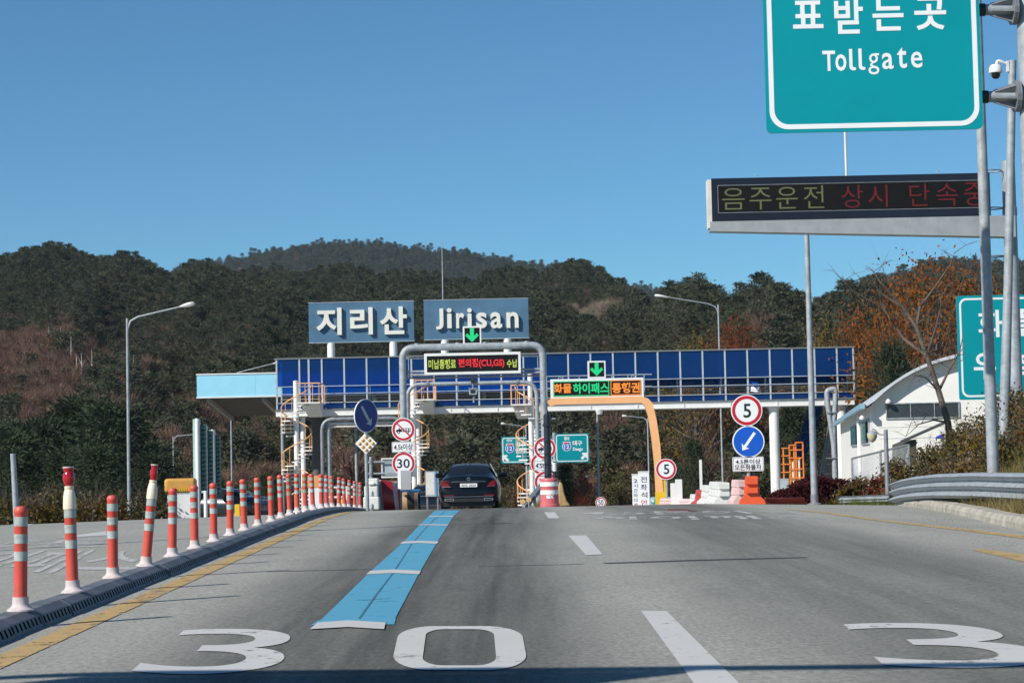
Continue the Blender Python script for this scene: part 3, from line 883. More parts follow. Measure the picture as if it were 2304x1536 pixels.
name_board(((694, 682), (932, 766)), (745, 885), [('지', (711, 693, 769, 753)), ('리', (787, 692, 839, 752)), ('산', (854, 690, 916, 751))], 'blue name board with cream Korean letters above the footbridge')
name_board(((953, 676), (1190, 759)), (1001, 1142), [('J', (980, 694, 998, 741)), ('i', (1005, 693, 1017, 738)), ('r', (1026, 704, 1045, 738)), ('i', (1051, 693, 1062, 738)), ('s', (1071, 703, 1096, 738)), ('a', (1103, 702, 1130, 738)), ('n', (1139, 702, 1167, 737))], 'blue name board with cream Latin letters above the footbridge')

# canopy behind ----------------------------------------------------------
cb = P(443, 893, 122)
ct = thing('toll_canopy', 'pale blue flat canopy with shade-darkened soffit behind the footbridge', 'canopy', (cb.x, 122, PLAZA))
fc = Frame(ct.location)
_, zb_ = fc.l(443, 893); _, zt_ = fc.l(443, 844)
wc = fc.l(1236, 870)[0]
M_FASCIA = mat('pale_blue_panel', (0.33, 0.70, 0.88), 0.5, 0, 0.05, 1.0)
M_SOFFIT = mat('soffit_shade_grey', (0.13, 0.12, 0.115), 0.8, 0, 0.15, 1.0)  # light grey panels coloured dark, the shade under the canopy put into the colour
nseg = 6
for i in range(nseg):
    MB().box(wc * i / nseg + 0.004, wc * (i + 1) / nseg - 0.004, 0, 0.08, zb_, zt_).build('fascia_panel', M_FASCIA, ct)
MB().box(-0.03, wc + 0.03, -0.04, 0.12, zt_ + 0.002, zt_ + 0.08).build('top_trim', M_WHITE, ct)
MB().box(-0.03, wc + 0.03, -0.04, 0.12, zb_ - 0.08, zb_ - 0.002).build('bottom_trim', M_WHITE, ct)
zbk = zb_ - 0.9
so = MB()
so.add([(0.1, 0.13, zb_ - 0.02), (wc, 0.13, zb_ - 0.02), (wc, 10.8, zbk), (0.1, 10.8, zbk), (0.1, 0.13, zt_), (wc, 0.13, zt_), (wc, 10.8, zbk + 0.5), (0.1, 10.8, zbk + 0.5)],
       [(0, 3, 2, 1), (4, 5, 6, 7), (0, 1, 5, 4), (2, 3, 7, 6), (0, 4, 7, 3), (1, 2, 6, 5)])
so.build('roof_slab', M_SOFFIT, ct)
for i in range(7):
    x = 0.6 + i * (wc - 1.2) / 6
    MB().add([(x - .1, .4, zb_ - .03), (x + .1, .4, zb_ - .03), (x + .1, 10.6, zbk - .02), (x - .1, 10.6, zbk - .02), (x - .1, .4, zb_ - .3), (x + .1, .4, zb_ - .3), (x + .1, 10.6, zbk - .3), (x - .1, 10.6, zbk - .3)],
             [(0, 1, 2, 3), (4, 7, 6, 5), (0, 4, 5, 1), (2, 6, 7, 3), (0, 3, 7, 4), (1, 5, 6, 2)]).build('soffit_beam', mat('soffit_beam_grey', (0.45, 0.44, 0.42), 0.7), ct)
for px in (712, 1196):
    x = fc.l(px, 1000, 4)[0]
    MB().lathe([(0.30, 0), (0.30, zb_ - 0.65)], 18, (x, 4, 0)).build('column', mat('shade_dark_column', (0.12, 0.11, 0.11), 0.6), ct, True)  # dark grey carries the canopy's shade on the columns as colour

# spiral stairs ----------------------------------------------------------------
def spiral(px, mirror, label, land_px, top_y, land_y):
    y0 = 112.6
    b = P(px, 1100, y0)
    t = thing('spiral_stair', label, 'staircase', (b.x, y0, PLAZA), group='spiral stairs up to the footbridge')
    f = Frame(t.location)
    zl_ = f.l(px, land_y)[1]; ztop = f.l(px, top_y)[1]
    MB().lathe([(0.145, 0), (0.145, ztop - 0.02), (0.10, ztop)], 14).build('centre_pole', M_WHITE, t, True)
    R = 0.86; rise = 0.205; n = int(zl_ / rise) - 1; da = 2 * math.pi / 12.6
    sgn = -1 if mirror else 1
    tread = None
    rail = []; ang0 = 0.0
    for i in range(n):
        a = -(i + 0.5) * da
        z = zl_ - (i + 1) * rise
        w_ = da * 0.72
        if tread is None:
            mbt = MB(); r0, r1 = 0.13, R
            pts = [(r0 * math.cos(-w_), r0 * math.sin(-w_)), (r1 * math.cos(-w_), r1 * math.sin(-w_)), (r1, 0), (r1 * math.cos(w_), r1 * math.sin(w_)), (r0 * math.cos(w_), r0 * math.sin(w_))]
            k = len(pts)
            mbt.add([(x, y, 0) for x, y in pts] + [(x, y, 0.06) for x, y in pts], [tuple(range(k))[::-1], tuple(range(k, 2 * k))] + [(j, (j + 1) % k, (j + 1) % k + k, j + k) for j in range(k)])
            tread = mbt.build('tread', M_WHITE, t); o = tread
        else:
            o = tread.copy(); col.objects.link(o); o.parent = t
        ang = a if not mirror else math.pi - a
        o.rotation_euler = (0, 0, ang); o.location = (0, 0, z)
        px_, py_ = R * 0.97 * math.cos(ang), R * 0.97 * math.sin(ang)
        MB().tube([(px_, py_, z - 0.02), (px_, py_, z + 1.02)], 0.017, 5).build('baluster', M_ORANGE_L, t)
    for i in range(-2, n * 3 + 1):
        a = -(i / 3 + 0.5) * da; ang = a if not mirror else math.pi - a
        rail.append((R * 0.97 * math.cos(ang), R * 0.97 * math.sin(ang), zl_ - (i / 3 + 1) * rise + 1.03))
    MB().tube(rail, 0.033, 6).build('handrail', M_ORANGE_L, t, True)
    # landing
    la, lb = [f.l(q, land_y)[0] for q in land_px]
    lx0, lx1 = min(la, lb), max(la, lb)
    MB().box(lx0, lx1, -0.85, 2.35, zl_ - 0.07, zl_).build('landing', M_WHITE, t)
    MB().add([(lx0 + .1, -.5, zl_ - .071), (lx1 - .1, -.5, zl_ - .071), (lx1 - .1, 2.3, zl_ - .071), (lx0 + .1, 2.3, zl_ - .071), (lx0 + .35, 1.6, zl_ - .75), (lx1 - .1, 1.6, zl_ - .75), (lx1 - .1, 2.3, zl_ - .75), (lx0 + .35, 2.3, zl_ - .75)],
             [(0, 1, 5, 4), (1, 2, 6, 5), (2, 3, 7, 6), (3, 0, 4, 7), (4, 5, 6, 7)]).build('landing_bracket', M_WHITE, t)
    far = lx1 if not mirror else lx0; near = lx0 if not mirror else lx1
    path = [(near, -0.82, zl_ + 1.03), (far, -0.82, zl_ + 1.03), (far, 2.2, zl_ + 1.03)]
    MB().tube(path, 0.033, 6).build('landing_rail', M_ORANGE_L, t)
    for x, y in [(near + (far - near) * q, -0.82) for q in (0.05, 0.35, 0.68, 0.97)] + [(far, 0.2), (far, 1.2), (far, 2.1)]:
        MB().tube([(x, y, zl_), (x, y, zl_ + 1.02)], 0.018, 5).build('baluster', M_ORANGE_L, t)
    return t
spiral(669, False, 'spiral stair with orange rail nearest the pale blue canopy end', (673, 723), 856, 906)
spiral(933, False, 'spiral stair with orange rail behind the round truck ban sign', (936, 978), 850, 899)
spiral(1198, True, 'spiral stair with orange rail beside the green route signs', (1150, 1196), 841, 909)

# ================================================================== PIPE FRAMES OVER THE LANES
def arc_path(pts, r, n=7):
    """polyline with rounded corners"""
    pts = [Vector(p) for p in pts]; out = [pts[0]]
    for a, b, c in zip(pts, pts[1:], pts[2:]):
        u = (a - b).normalized(); w_ = (c - b).normalized()
        p0, p1 = b + u * r, b + w_ * r
        for i in range(n + 1):
            t = i / n; out.append(p0 * (1 - t) ** 2 + b * 2 * t * (1 - t) + p1 * t * t)
    out.append(pts[-1]); return out
def base_frame(px, Y):
    b = P(px, 1100, Y); return Frame((b.x, Y, gz(0, Y)))

def led_mat(name, c, s=1.6, cell=26.0, fill=0.36):
    """lit diodes: round dots on black; cell = dots per metre"""
    m = bpy.data.materials.new(name); m.use_nodes = True
    nt = m.node_tree; N = nt.nodes; L = nt.links; b = N['Principled BSDF']
    b.inputs['Base Color'].default_value = (*[x * 0.3 for x in c], 1); b.inputs['Roughness'].default_value = 0.5
    tc = N.new('ShaderNodeTexCoord'); mp = N.new('ShaderNodeMapping'); mp.inputs['Scale'].default_value = (cell, 0, cell)
    L.new(tc.outputs['Object'], mp.inputs[0])
    fr = N.new('ShaderNodeVectorMath'); fr.operation = 'FRACTION'; L.new(mp.outputs[0], fr.inputs[0])
    sb = N.new('ShaderNodeVectorMath'); sb.operation = 'SUBTRACT'; sb.inputs[1].default_value = (0.5, 0, 0.5); L.new(fr.outputs[0], sb.inputs[0])
    ln = N.new('ShaderNodeVectorMath'); ln.operation = 'LENGTH'; L.new(sb.outputs[0], ln.inputs[0])
    r = N.new('ShaderNodeMapRange'); r.inputs[1].default_value = fill + 0.14; r.inputs[2].default_value = fill; r.inputs[3].default_value = 0.25; r.inputs[4].default_value = 1
    L.new(ln.outputs['Value'], r.inputs[0])
    mu = N.new('ShaderNodeMath'); mu.operation = 'MULTIPLY'; mu.inputs[1].default_value = s; L.new(r.outputs[0], mu.inputs[0])
    b.inputs['Emission Color'].default_value = (*c, 1); L.new(mu.outputs[0], b.inputs['Emission Strength'])
    return m
M_LED_G = led_mat('green_diodes', (0.01, 0.62, 0.22), 1.0, 22)
M_LED_R = led_mat('red_diodes', (0.75, 0.02, 0.03), 1.1, 22)
M_LED_Y = led_mat('yellow_green_diodes', (0.50, 0.62, 0.10), 1.0, 22)
M_LED_O = led_mat('orange_diodes', (0.85, 0.25, 0.03), 1.1, 22)
M_LED_YD = led_mat('dim_yellow_diodes', (0.26, 0.30, 0.12), 0.34, 24, 0.22)
M_LED_RD = led_mat('dim_red_diodes', (0.30, 0.015, 0.02), 0.26, 24, 0.22)

def arrow_sign(t, f, px0, py0, px1, py1, y):
    x0, z1 = f.l(px0, py0, y); x1, z0 = f.l(px1, py1, y)
    b = MB().box(x0, x1, y + 0.012, y + 0.22, z0, z1).build('case', M_WHITE, t)
    w_ = x1 - x0; e = w_ * 0.09
    MB().box(x0 + e, x1 - e, y, y + 0.013, z0 + e, z1 - e).build('screen', M_LEDBLACK, b)
    cx = (x0 + x1) / 2; h = z1 - z0; a = w_ / 2 - e * 1.5; sh = w_ * 0.11
    zt = z1 - e * 1.2; zb = z0 + e * 1.3
    th = w_ * 0.17; zs = zb + a
    poly = [(cx, zb), (cx + a, zs), (cx + a - th * 0.6, zs + th * 0.75), (cx + sh, zb + th * 1.35 + sh), (cx + sh, zt), (cx - sh, zt), (cx - sh, zb + th * 1.35 + sh), (cx - a + th * 0.6, zs + th * 0.75), (cx - a, zs)]
    MB().prism(poly, y - 0.006, y - 0.002).build('lit_arrow', M_LED_G, b)
    return b

# big grey pipe portal with message board
f = base_frame(1064, 84.0)
t = thing('pipe_portal', 'tall grey pipe portal carrying the long message board over the lane', 'portal frame', f.o)
xl, zt = f.l(905, 779); xr, _ = f.l(1221, 779); zt = f.l(1064, 779)[1]
MB().tube(arc_path([(xl, 0, 0), (xl, 0, zt), (xr, 0, zt), (xr, 0, 0)], 0.5), 0.145, 14).build('pipe_frame', M_STEEL, t, True)
for px in (938, 1030, 1092, 1186):
    x, _ = f.l(px, 779); MB().lathe([(0.11, -0.06), (0.11, 0.03)], 12, (x, 0, zt + 0.14)).build('pipe_cap', M_STEEL, t)
zz = f.l(1064, 833)[1]
for z_ in (zz, zz - 0.14):
    MB().tube([(xl, 0.1, z_), (xr, 0.1, z_)], 0.05, 8).build('cross_pipe', M_STEEL, t)
za = f.l(1064, 801)[1]
for y in (0.35, 1.0):
    MB().tube([(xl + 0.1, y, za), (xr - 0.1, y, za)], 0.025, 6).build('catwalk_rail', M_STEEL, t)
for q in np.linspace(xl + 0.2, xr - 0.2, 7):
    MB().tube([(q, 1.0, zz - 0.2), (q, 1.0, za)], 0.02, 5).build('catwalk_post', M_STEEL, t)
MB().box(xl, xr, 0.3, 1.05, zz - 0.26, zz - 0.22).build('catwalk', M_STEEL_D, t)
for x in (xl, xr):
    MB().box(x - 0.3, x + 0.3, -0.3, 0.3, 0, 0.04).build('base_plate', M_STEEL_D, t)
s = thing('message_board', 'white framed message board with yellow and red diode lettering', 'message sign', f.o + Vector((0, -0.42, 0)))
f2 = Frame(s.location)
x0, z1 = f2.l(954, 795); x1, z0 = f2.l(1172, 840)
z1 = f2.l(1063, 793)[1]; z0 = f2.l(1063, 841)[1]
c_ = MB().box(x0, x1, 0.02, 0.32, z0, z1).build('case', M_WHITE, s)
e = 0.11
MB().box(x0 + e, x1 - e, 0.006, 0.021, z0 + e, z1 - e).build('screen', M_LEDBLACK, c_)
def led(s, f2, body, a, b, c, d, m, bold=0.02):
    gx0, gz1 = f2.l(a, b); gx1, gz0 = f2.l(c, d)
    return text_part('lit_lettering', body, (gx0, gz0, gx1, gz1), m, s, 0.004, 0.004, bold)
led(s, f2, '미납통행료', 964, 809, 1026, 829, M_LED_Y)
led(s, f2, '편의점(CU,GS)', 1031, 807, 1135, 827, M_LED_R, 0.03)
led(s, f2, '수납', 1140, 808, 1164, 826, M_LED_Y)
s = thing('lane_arrow_light', 'green down arrow light above the tall grey pipe portal', 'signal', f.o + Vector((0, -0.1, zt + 0.145)))
f3 = Frame(s.location); arrow_sign(s, f3, 1041, 734, 1083, 774, 0)

# small pipe portal with a camera box
f = base_frame(1064, 90.0)
t = thing('pipe_portal', 'slimmer grey pipe portal holding a camera under the message board', 'portal frame', f.o)
xl = f.l(917, 900)[0]; xr = f.l(1208, 900)[0]; zt = f.l(1064, 862)[1]
MB().tube(arc_path([(xl, 0, 0), (xl, 0, zt), (xr, 0, zt), (xr, 0, 0)], 0.62), 0.092, 12).build('pipe_frame', M_STEEL, t, True)
for px in (962, 1165):
    x, _ = f.l(px, 862); MB().lathe([(0.13, -0.06), (0.13, 0.06)], 10, (x, 0, zt), M=Matrix.Rotation(math.pi / 2, 3, 'Y')).build('pipe_clamp', M_STEEL_D, t)
s = thing('lane_camera', 'small grey camera box hanging from the slim pipe portal', 'camera', f.o + Vector((f.l(1064, 862)[0], -0.12, zt)))
MB().tube([(0, 0, 0.28), (0, 0, -0.28)], 0.03, 8).build('bracket', M_STEEL_D, s)
MB().box(-0.09, 0.09, -0.08, 0.1, 0.02, 0.18).build('clamp', M_BLACK, s)
MB().lathe([(0.03, 0.2), (0.07, 0.23), (0.06, 0.33), (0.02, 0.36)], 10).build('warning_lamp', M_BLACK, s)
hb = MB().box(-0.17, 0.17, -0.14, 0.2, -0.5, -0.26).build('housing', M_ASTEEL, s)
MB().box(-0.19, 0.19, -0.18, 0.22, -0.26, -0.22).build('hood', M_STEEL, s)
MB().box(-0.11, 0.11, -0.15, -0.141, -0.45, -0.31).build('lens_window', M_GLASS_D, hb)
MB().tube([(0.03, 0.0, -0.5), (0.03, 0.0, -0.85)], 0.05, 8).build('stub_pipe', M_STEEL_D, s)

# portal over the neighbouring lane, in the footbridge's shade
f = base_frame(830, 106.0)
t = thing('pipe_portal', 'pipe portal over the far lane with a lattice truss under the footbridge', 'portal frame', f.o)
xl = f.l(725, 1000)[0]; xr = f.l(908, 1000)[0]; zt = f.l(830, 941)[1]
MB().tube(arc_path([(xl, 0, 0), (xl, 0, zt), (xr, 0, zt), (xr, 0, 0)], 0.62), 0.10, 12).build('pipe_frame', M_STEEL_D, t, True)
xa = f.l(739, 1000)[0]; zb = f.l(830, 951)[1]
MB().tube([(xa, 0.2, 0), (xa, 0.2, zb)], 0.12, 10).build('leg', M_STEEL, t, True)
MB().tube([(xa, 0.2, zb), (xr - 0.2, 0.2, zb)], 0.07, 8).build('chord', M_WHITE_D, t)
MB().tube([(xa, 0.2, zb - 0.16), (xr - 0.2, 0.2, zb - 0.16)], 0.045, 8).build('chord', M_WHITE_D, t)
q = xa + 0.3; k = 0
while q < xr - 0.6:
    MB().tube([(q, 0.2, zb - 0.16), (q + 0.4, 0.2, zb)], 0.02, 5).build('brace', M_WHITE_D, t); q += 0.42

# orange portal
f = base_frame(1488, 80.0)
t = thing('orange_portal', 'faded orange cantilever frame over the truck lane', 'portal frame', f.o)
zt = f.l(1340, 900)[1]; x_l = f.l(1232, 900)[0]
def opoly(pts): return [f.l(*p) for p in pts]
outer = [(1230, 905), (1238, 897), (1440, 892), (1456, 897), (1466, 908), (1475, 945), (1483, 1000), (1487, 1060), (1490, 1115)]
inner = [(1474, 1115), (1470, 1040), (1464, 985), (1456, 935), (1449, 914), (1441, 907), (1250, 911), (1238, 915)]
op = opoly(outer + inner)[::-1]
MB().prism(op, -0.62, -0.30).build('arm', M_ORANGE_L, t)
bx0, bz1 = f.l(1474, 1106, -0.2); bx1, _ = f.l(1498, 1106, -0.2)
MB().box(bx0, bx1, -0.68, -0.22, -0.3, bz1).build('base_box', M_YELLOW, t)
yx, yz = f.l(1496, 1080); 
MB().box(yx - 0.03, yx + 0.05, 0.25, 0.4, 0, yz).build('conduit', M_YELLOW, t)
lx, lz = f.l(1347, 914)
MB().lathe([(0.10, 0), (0.16, 0.18), (0.12, 0.2)], 10, (lx, -0.46, lz - 0.32)).build('sensor', M_WHITE, t)
za, zb = f.l(1340, 843)[1], f.l(1340, 897)[1]
xa, xb = f.l(1231, 860)[0], f.l(1452, 860)[0]
for z_ in (za, (za + zb) / 2): MB().tube([(xa, 0.6, z_), (xb + 0.3, 0.6, z_)], 0.025, 6).build('catwalk_rail', M_STEEL, t)
for q in np.linspace(xa, xb, 7): MB().tube([(q, 0.6, zb), (q, 0.6, za)], 0.022, 5).build('catwalk_post', M_STEEL, t)
MB().box(xa, xb, 0.17, 0.65, zb - 0.02, zb + 0.02).build('catwalk', M_STEEL_D, t)
s = thing('message_board', 'white framed message board with orange and green diode lettering on the orange frame', 'message sign', f.o + Vector((0, -0.35, 0)))
f2 = Frame(s.location)
x0, _ = f2.l(1239, 875); x1, _ = f2.l(1448, 870); z1 = f2.l(1343, 851)[1]; z0 = f2.l(1343, 896)[1]
c_ = MB().box(x0, x1, 0.02, 0.5, z0, z1).build('case', M_WHITE, s)
e = 0.10
MB().box(x0 + e, x1 - e, 0.006, 0.021, z0 + e, z1 - e).build('screen', M_LEDBLACK, c_)
led(s, f2, '화물', 1246, 863, 1286, 884, M_LED_O, 0.03)
led(s, f2, '하이패스', 1289, 862, 1370, 884, M_LED_G, 0.03)
led(s, f2, '통행권', 1377, 861, 1440, 883, M_LED_O, 0.035)
ga0, gz1 = f2.l(1245, 858); ga1, gz0 = f2.l(1371, 889)
gb0, _ = f2.l(1374, 870); gb1, _ = f2.l(1442, 870)
for (a, b, m_) in ((ga0, ga1, M_LED_G), (gb0, gb1, M_LED_O)):
    MB().ring(rrect(a, gz0, b, gz1, 0.01, 1), rrect(a + .03, gz0 + .03, b - .03, gz1 - .03, 0.01, 1), 0.0, 0.004).build('lit_border', m_, s)
for px in (1260, 1424):
    x, z_ = f2.l(px, 850); MB().tube([(x - .05, .2, z1), (x - .05, .2, z1 + .07), (x, .2, z1 + .11), (x + .05, .2, z1 + .07), (x + .05, .2, z1)], 0.012, 5).build('lifting_eye', M_STEEL, s)
s = thing('lane_arrow_light', 'green down arrow light above the orange lane frame', 'signal', f.o + Vector((0, -0.3, z1)))
f3 = Frame(s.location); arrow_sign(s, f3, 1322, 812, 1363, 850, 0)
# ================================================================== SIGNS AND POLES
def pole_base(px, Y, left=None):
    b = P(px, 1100, Y); return Vector((b.x, Y, land_z(b.x, Y)))

def disc_sign(t, f, px, py, dpx, kind, y=0.0, text=None, tbox=None, flat=1.0):
    """round plate; returns the plate object"""
    x, z = f.l(px, py, y); r = dpx / 2 * (f.o.y + y) / FPX
    rim = MB().prism(circ(x, z, r * 1.03), y, y + 0.03).build('plate', M_SIGNWHITE, t)
    if kind == 'ban' or kind == 'limit':
        MB().ring(circ(x, z, r * 0.965), circ(x, z, r * 0.76), y - 0.004, y - 0.001).build('red_ring', M_SIGNRED, rim)
    if kind == 'blue':
        MB().prism(circ(x, z, r * 0.955), y - 0.004, y - 0.001).build('blue_face', M_SIGNBLUE, rim)
    if text:
        a, b, c, d = tbox; x0, z1 = f.l(a, b, y); x1, z0 = f.l(c, d, y)
        text_part('lettering', text, (x0, z0, x1, z1), M_INK, rim, y - 0.002, 0.003, 0.012)
    return rim, x, z, r
def slash(t, x, z, r, y):
    a = math.radians(-45); w_ = r * 0.06; l_ = r * 0.80
    ux, uz = math.cos(a), math.sin(a); nx, nz = -uz, ux
    MB().prism([(x + ux * l_ + nx * w_, z + uz * l_ + nz * w_), (x - ux * l_ + nx * w_, z - uz * l_ + nz * w_), (x - ux * l_ - nx * w_, z - uz * l_ - nz * w_), (x + ux * l_ - nx * w_, z + uz * l_ - nz * w_)], y - 0.009, y - 0.0045).build('red_slash', M_SIGNRED, t)
def truck_icon(t, x, z, r, y):
    s = r / 26.0; mb = MB(); yy = (y - 0.004, y - 0.001)
    P_ = lambda pts: [(x + a * s, z + b * s) for a, b in pts]
    mb.prism(P_([(-17, -5), (-3, -5), (-3, 1), (-7, 1), (-9, 5), (-10, 5), (-10, 1), (-15, 0), (-17, -2)]), *yy)
    mb.prism(P_([(-2, -5), (16, -5), (16, -3.5), (-2, -3.5)]), *yy)
    for bx in ((-1, 1), (5, 7), (10.5, 12.5), (14.5, 16)):
        mb.prism(P_([(bx[0], -3.4), (bx[1], -3.4), (bx[1], 2), (bx[0], 2)]), *yy)
    mb.prism(P_([(-1, 2.1), (16, 2.1), (16, 3), (-1, 3)]), *yy)
    for cx in (-11, 9): mb.prism(circ(x + cx * s, z - 6 * s, 3.2 * s, 14), y - 0.0065, y - 0.0042)
    mb.build('truck_pictogram', M_INK, t)
    mw = MB()
    for cx in (-11, 9): mw.prism(circ(x + cx * s, z - 6 * s, 1.5 * s, 12), y - 0.009, y - 0.0068)
    mw.build('wheel_hub', M_SIGNWHITE, t)
def plate_sign(t, f, a, b, c, d, y, lines, r=0.03, border=True):
    x0, z1 = f.l(a, b, y); x1, z0 = f.l(c, d, y)
    p = MB().prism(rrect(x0, z0, x1, z1, r, 3), y, y + 0.025).build('text_plate', M_SIGNWHITE, t)
    if border:
        MB().ring(rrect(x0 + .015, z0 + .015, x1 - .015, z1 - .015, r, 3), rrect(x0 + .022, z0 + .022, x1 - .022, z1 - .022, r, 3), y - 0.003, y - 0.001).build('border_line', M_INK, p)
    for body, (e, g, h, i) in lines:
        gx0, gz1 = f.l(e, g, y); gx1, gz0 = f.l(h, i, y)
        text_part('lettering', body, (gx0, gz0, gx1, gz1), M_INK, p, y - 0.002, 0.003, 0.012)
    return p

# truck ban + 30 on the toll island
Y = 66.0; b = pole_base(908, Y); f = Frame(b)
t = thing('road_sign', 'truck ban disc over a 4.5t plate and a 30 limit disc', 'traffic sign', b)
zt = f.l(908, 940)[1]; px0 = f.l(907, 1000)[0]
MB().tube([(px0, 0.08, 0), (px0, 0.08, zt)], 0.045, 10).build('post', M_STEEL, t)
rim, x, z, r = disc_sign(t, f, 907.5, 966, 51, 'ban'); truck_icon(rim, x, z, r, 0); slash(rim, x, z, r, 0)
plate_sign(t, f, 881.5, 994, 933, 1016.5, 0, [('4.5t이상', (886, 998, 929, 1012))])
disc_sign(t, f, 908, 1042, 51, 'limit', 0, '30', (893, 1032, 922, 1052))
# white box on blue frame in front of it
b2 = pole_base(915, 64.0); f2 = Frame(b2)
t = thing('sensor_pillar', 'white box pillar on a blue frame below the 30 disc', 'pillar', b2, 0.38)
f2 = Frame(b2, 0.38)
x0, z1 = f2.l(901, 1058); x1, z0 = f2.l(925, 1101)
MB().box(x0, x1, 0, 0.28, z0, z1).build('housing', M_WHITE, t)
M_BLUEFR = mat('blue_frame_paint', (0.06, 0.25, 0.55), 0.5, 0, 0.1, 3)
for q in (x0 - 0.08, x1 + 0.25): MB().tube([(q, 0.05, 0), (q, 0.05, z0 - 0.03)], 0.04, 8).build('frame_leg', M_BLUEFR, t)
MB().tube([(x0 - 0.1, 0.05, z0 - 0.04), (x1 + 0.3, 0.05, z0 - 0.04)], 0.045, 8).build('frame_bar', M_BLUEFR, t)
MB().tube([(x0 - 0.1, 0.3, z0 - 0.04), (x1 + 0.3, 0.3, z0 - 0.04)], 0.045, 8).build('frame_bar', M_BLUEFR, t)

# second truck ban set
Y = 67.0; b = pole_base(1226, Y); f = Frame(b)
t = thing('road_sign', 'truck ban disc behind the dark pole and red barrel', 'traffic sign', b)
px0 = f.l(1222, 1000)[0]; zt = f.l(1226, 990)[1]
MB().tube([(px0, 0.08, 0), (px0, 0.08, zt)], 0.045, 10).build('post', M_STEEL, t)
rim, x, z, r = disc_sign(t, f, 1226, 1008, 49, 'ban'); truck_icon(rim, x, z, r, 0); slash(rim, x, z, r, 0)
plate_sign(t, f, 1201, 1036, 1252, 1057, 0, [('4.5t이상', (1205, 1040, 1247, 1053))])
disc_sign(t, f, 1227, 1084, 49, 'limit', 0, '30', (1213, 1076, 1241, 1093))
Y = 70.0; b = pole_base(1215, Y); f = Frame(b)
t = thing('road_sign', 'red ringed disc half hidden behind another truck ban sign', 'traffic sign', b)
px0 = f.l(1216, 1000)[0]; MB().tube([(px0, 0.08, 0), (px0, 0.08, f.l(1216, 1030)[1])], 0.045, 10).build('post', M_STEEL, t)
disc_sign(t, f, 1219, 1043, 50, 'limit')

# dark pole with cap
Y = 60.5; b = pole_base(1234, Y); f = Frame(b)
t = thing('camera_pole', 'dark navy pole with pointed cap rising from the striped barrel', 'pole', b)
zt = f.l(1231, 925)[1]
MB().lathe([(0.115, 0), (0.10, zt - 0.45), (0.135, zt - 0.44), (0.135, zt - 0.38), (0.105, zt - 0.36), (0.10, zt - 0.12), (0.06, zt - 0.08), (0.05, zt), (0.015, zt + 0.06)], 16).build('shaft', M_DARKNAVY, t, True)
zc = f.l(1231, 942)[1]
MB().tube([(-0.28, 0, zc), (0.25, 0, zc)], 0.02, 6).build('bracket', M_STEEL, t)
for py in (992, 1020, 1043, 1070):
    z_ = f.l(1233, py)[1]; MB().tube([(-0.30, -0.12, z_), (0.0, -0.12, z_)], 0.012, 5).build('step_bolt', M_BLACK, t)
b = pole_base(1249, 62.0); f = Frame(b)
t = thing('marker_bollard', 'small black bollard with white banded head behind the barrel', 'bollard', b)
z0, z1 = f.l(1249, 1060)[1], f.l(1249, 1040)[1]
MB().lathe([(0.06, 0), (0.06, z0)], 12).build('stem', M_BLACK, t, True)
for i in range(4):
    q = z0 + (z1 - z0) * i / 4; MB().lathe([(0.062, q + 0.008), (0.062, q + (z1 - z0) / 4 - 0.004)], 12).build('white_band', M_SIGNWHITE, t)
MB().lathe([(0.055, z0), (0.055, z1), (0.065, z1 + 0.01), (0.04, z1 + 0.03)], 12).build('core', M_BLACK, t)

# "5" + blue arrow on the truck lane
Y = 50.0; b = pole_base(1686, Y); f = Frame(b)
t = thing('road_sign', 'large 5 limit disc over a blue arrow disc and truck plate', 'traffic sign', b)
MB().tube([(0, 0.08, 0), (0, 0.08, f.l(1680, 900)[1])], 0.05, 10).build('post', M_STEEL, t)
disc_sign(t, f, 1680, 923, 68.5, 'limit', 0, '5', (1672, 908, 1690, 939))
rim, x, z, r = disc_sign(t, f, 1684, 993, 70, 'blue')
def sign_arrow(t, x, z, r, ang, y, m=M_SIGNWHITE, L_=0.70, w_=0.09, hw=0.30, hl=0.38):
    c, s_ = math.cos(ang), math.sin(ang)
    pts = [(L_, 0), (L_ - hl, hw), (L_ - hl * 0.78, w_), (-L_, w_), (-L_, -w_), (L_ - hl * 0.78, -w_), (L_ - hl, -hw)]
    MB().prism([(x + (a * c - b_ * s_) * r, z + (a * s_ + b_ * c) * r) for a, b_ in pts], y - 0.009, y - 0.005).build('white_arrow', m, t)
sign_arrow(rim, x, z, r, math.radians(-126), 0)
plate_sign(t, f, 1648, 1028, 1719, 1059, 0, [('4.5톤이상', (1655, 1033, 1711, 1043)), ('모든화물차', (1653, 1045, 1713, 1056))])

# smaller 5 sign by the orange frame
Y = 74.0; b = pole_base(1501, Y); f = Frame(b)
t = thing('road_sign', 'smaller 5 limit disc beside the yellow base of the orange frame', 'traffic sign', b)
MB().tube([(0, 0.08, 0), (0, 0.08, f.l(1500, 1040)[1])], 0.04, 10).build('post', M_STEEL, t)
disc_sign(t, f, 1498.5, 1055, 46, 'limit', 0, '5', (1493, 1044, 1506, 1066))
# 50 far off
Y = 100.0; b = pole_base(1352, Y); f = Frame(b)
t = thing('road_sign', 'little 50 limit disc peeping over the road crest', 'traffic sign', b)
MB().tube([(0, 0.08, 0), (0, 0.08, f.l(1352, 1125)[1])], 0.04, 10).build('post', M_STEEL, t)
disc_sign(t, f, 1352, 1130, 24, 'limit', 0, '50', (1346, 1124, 1358, 1136))

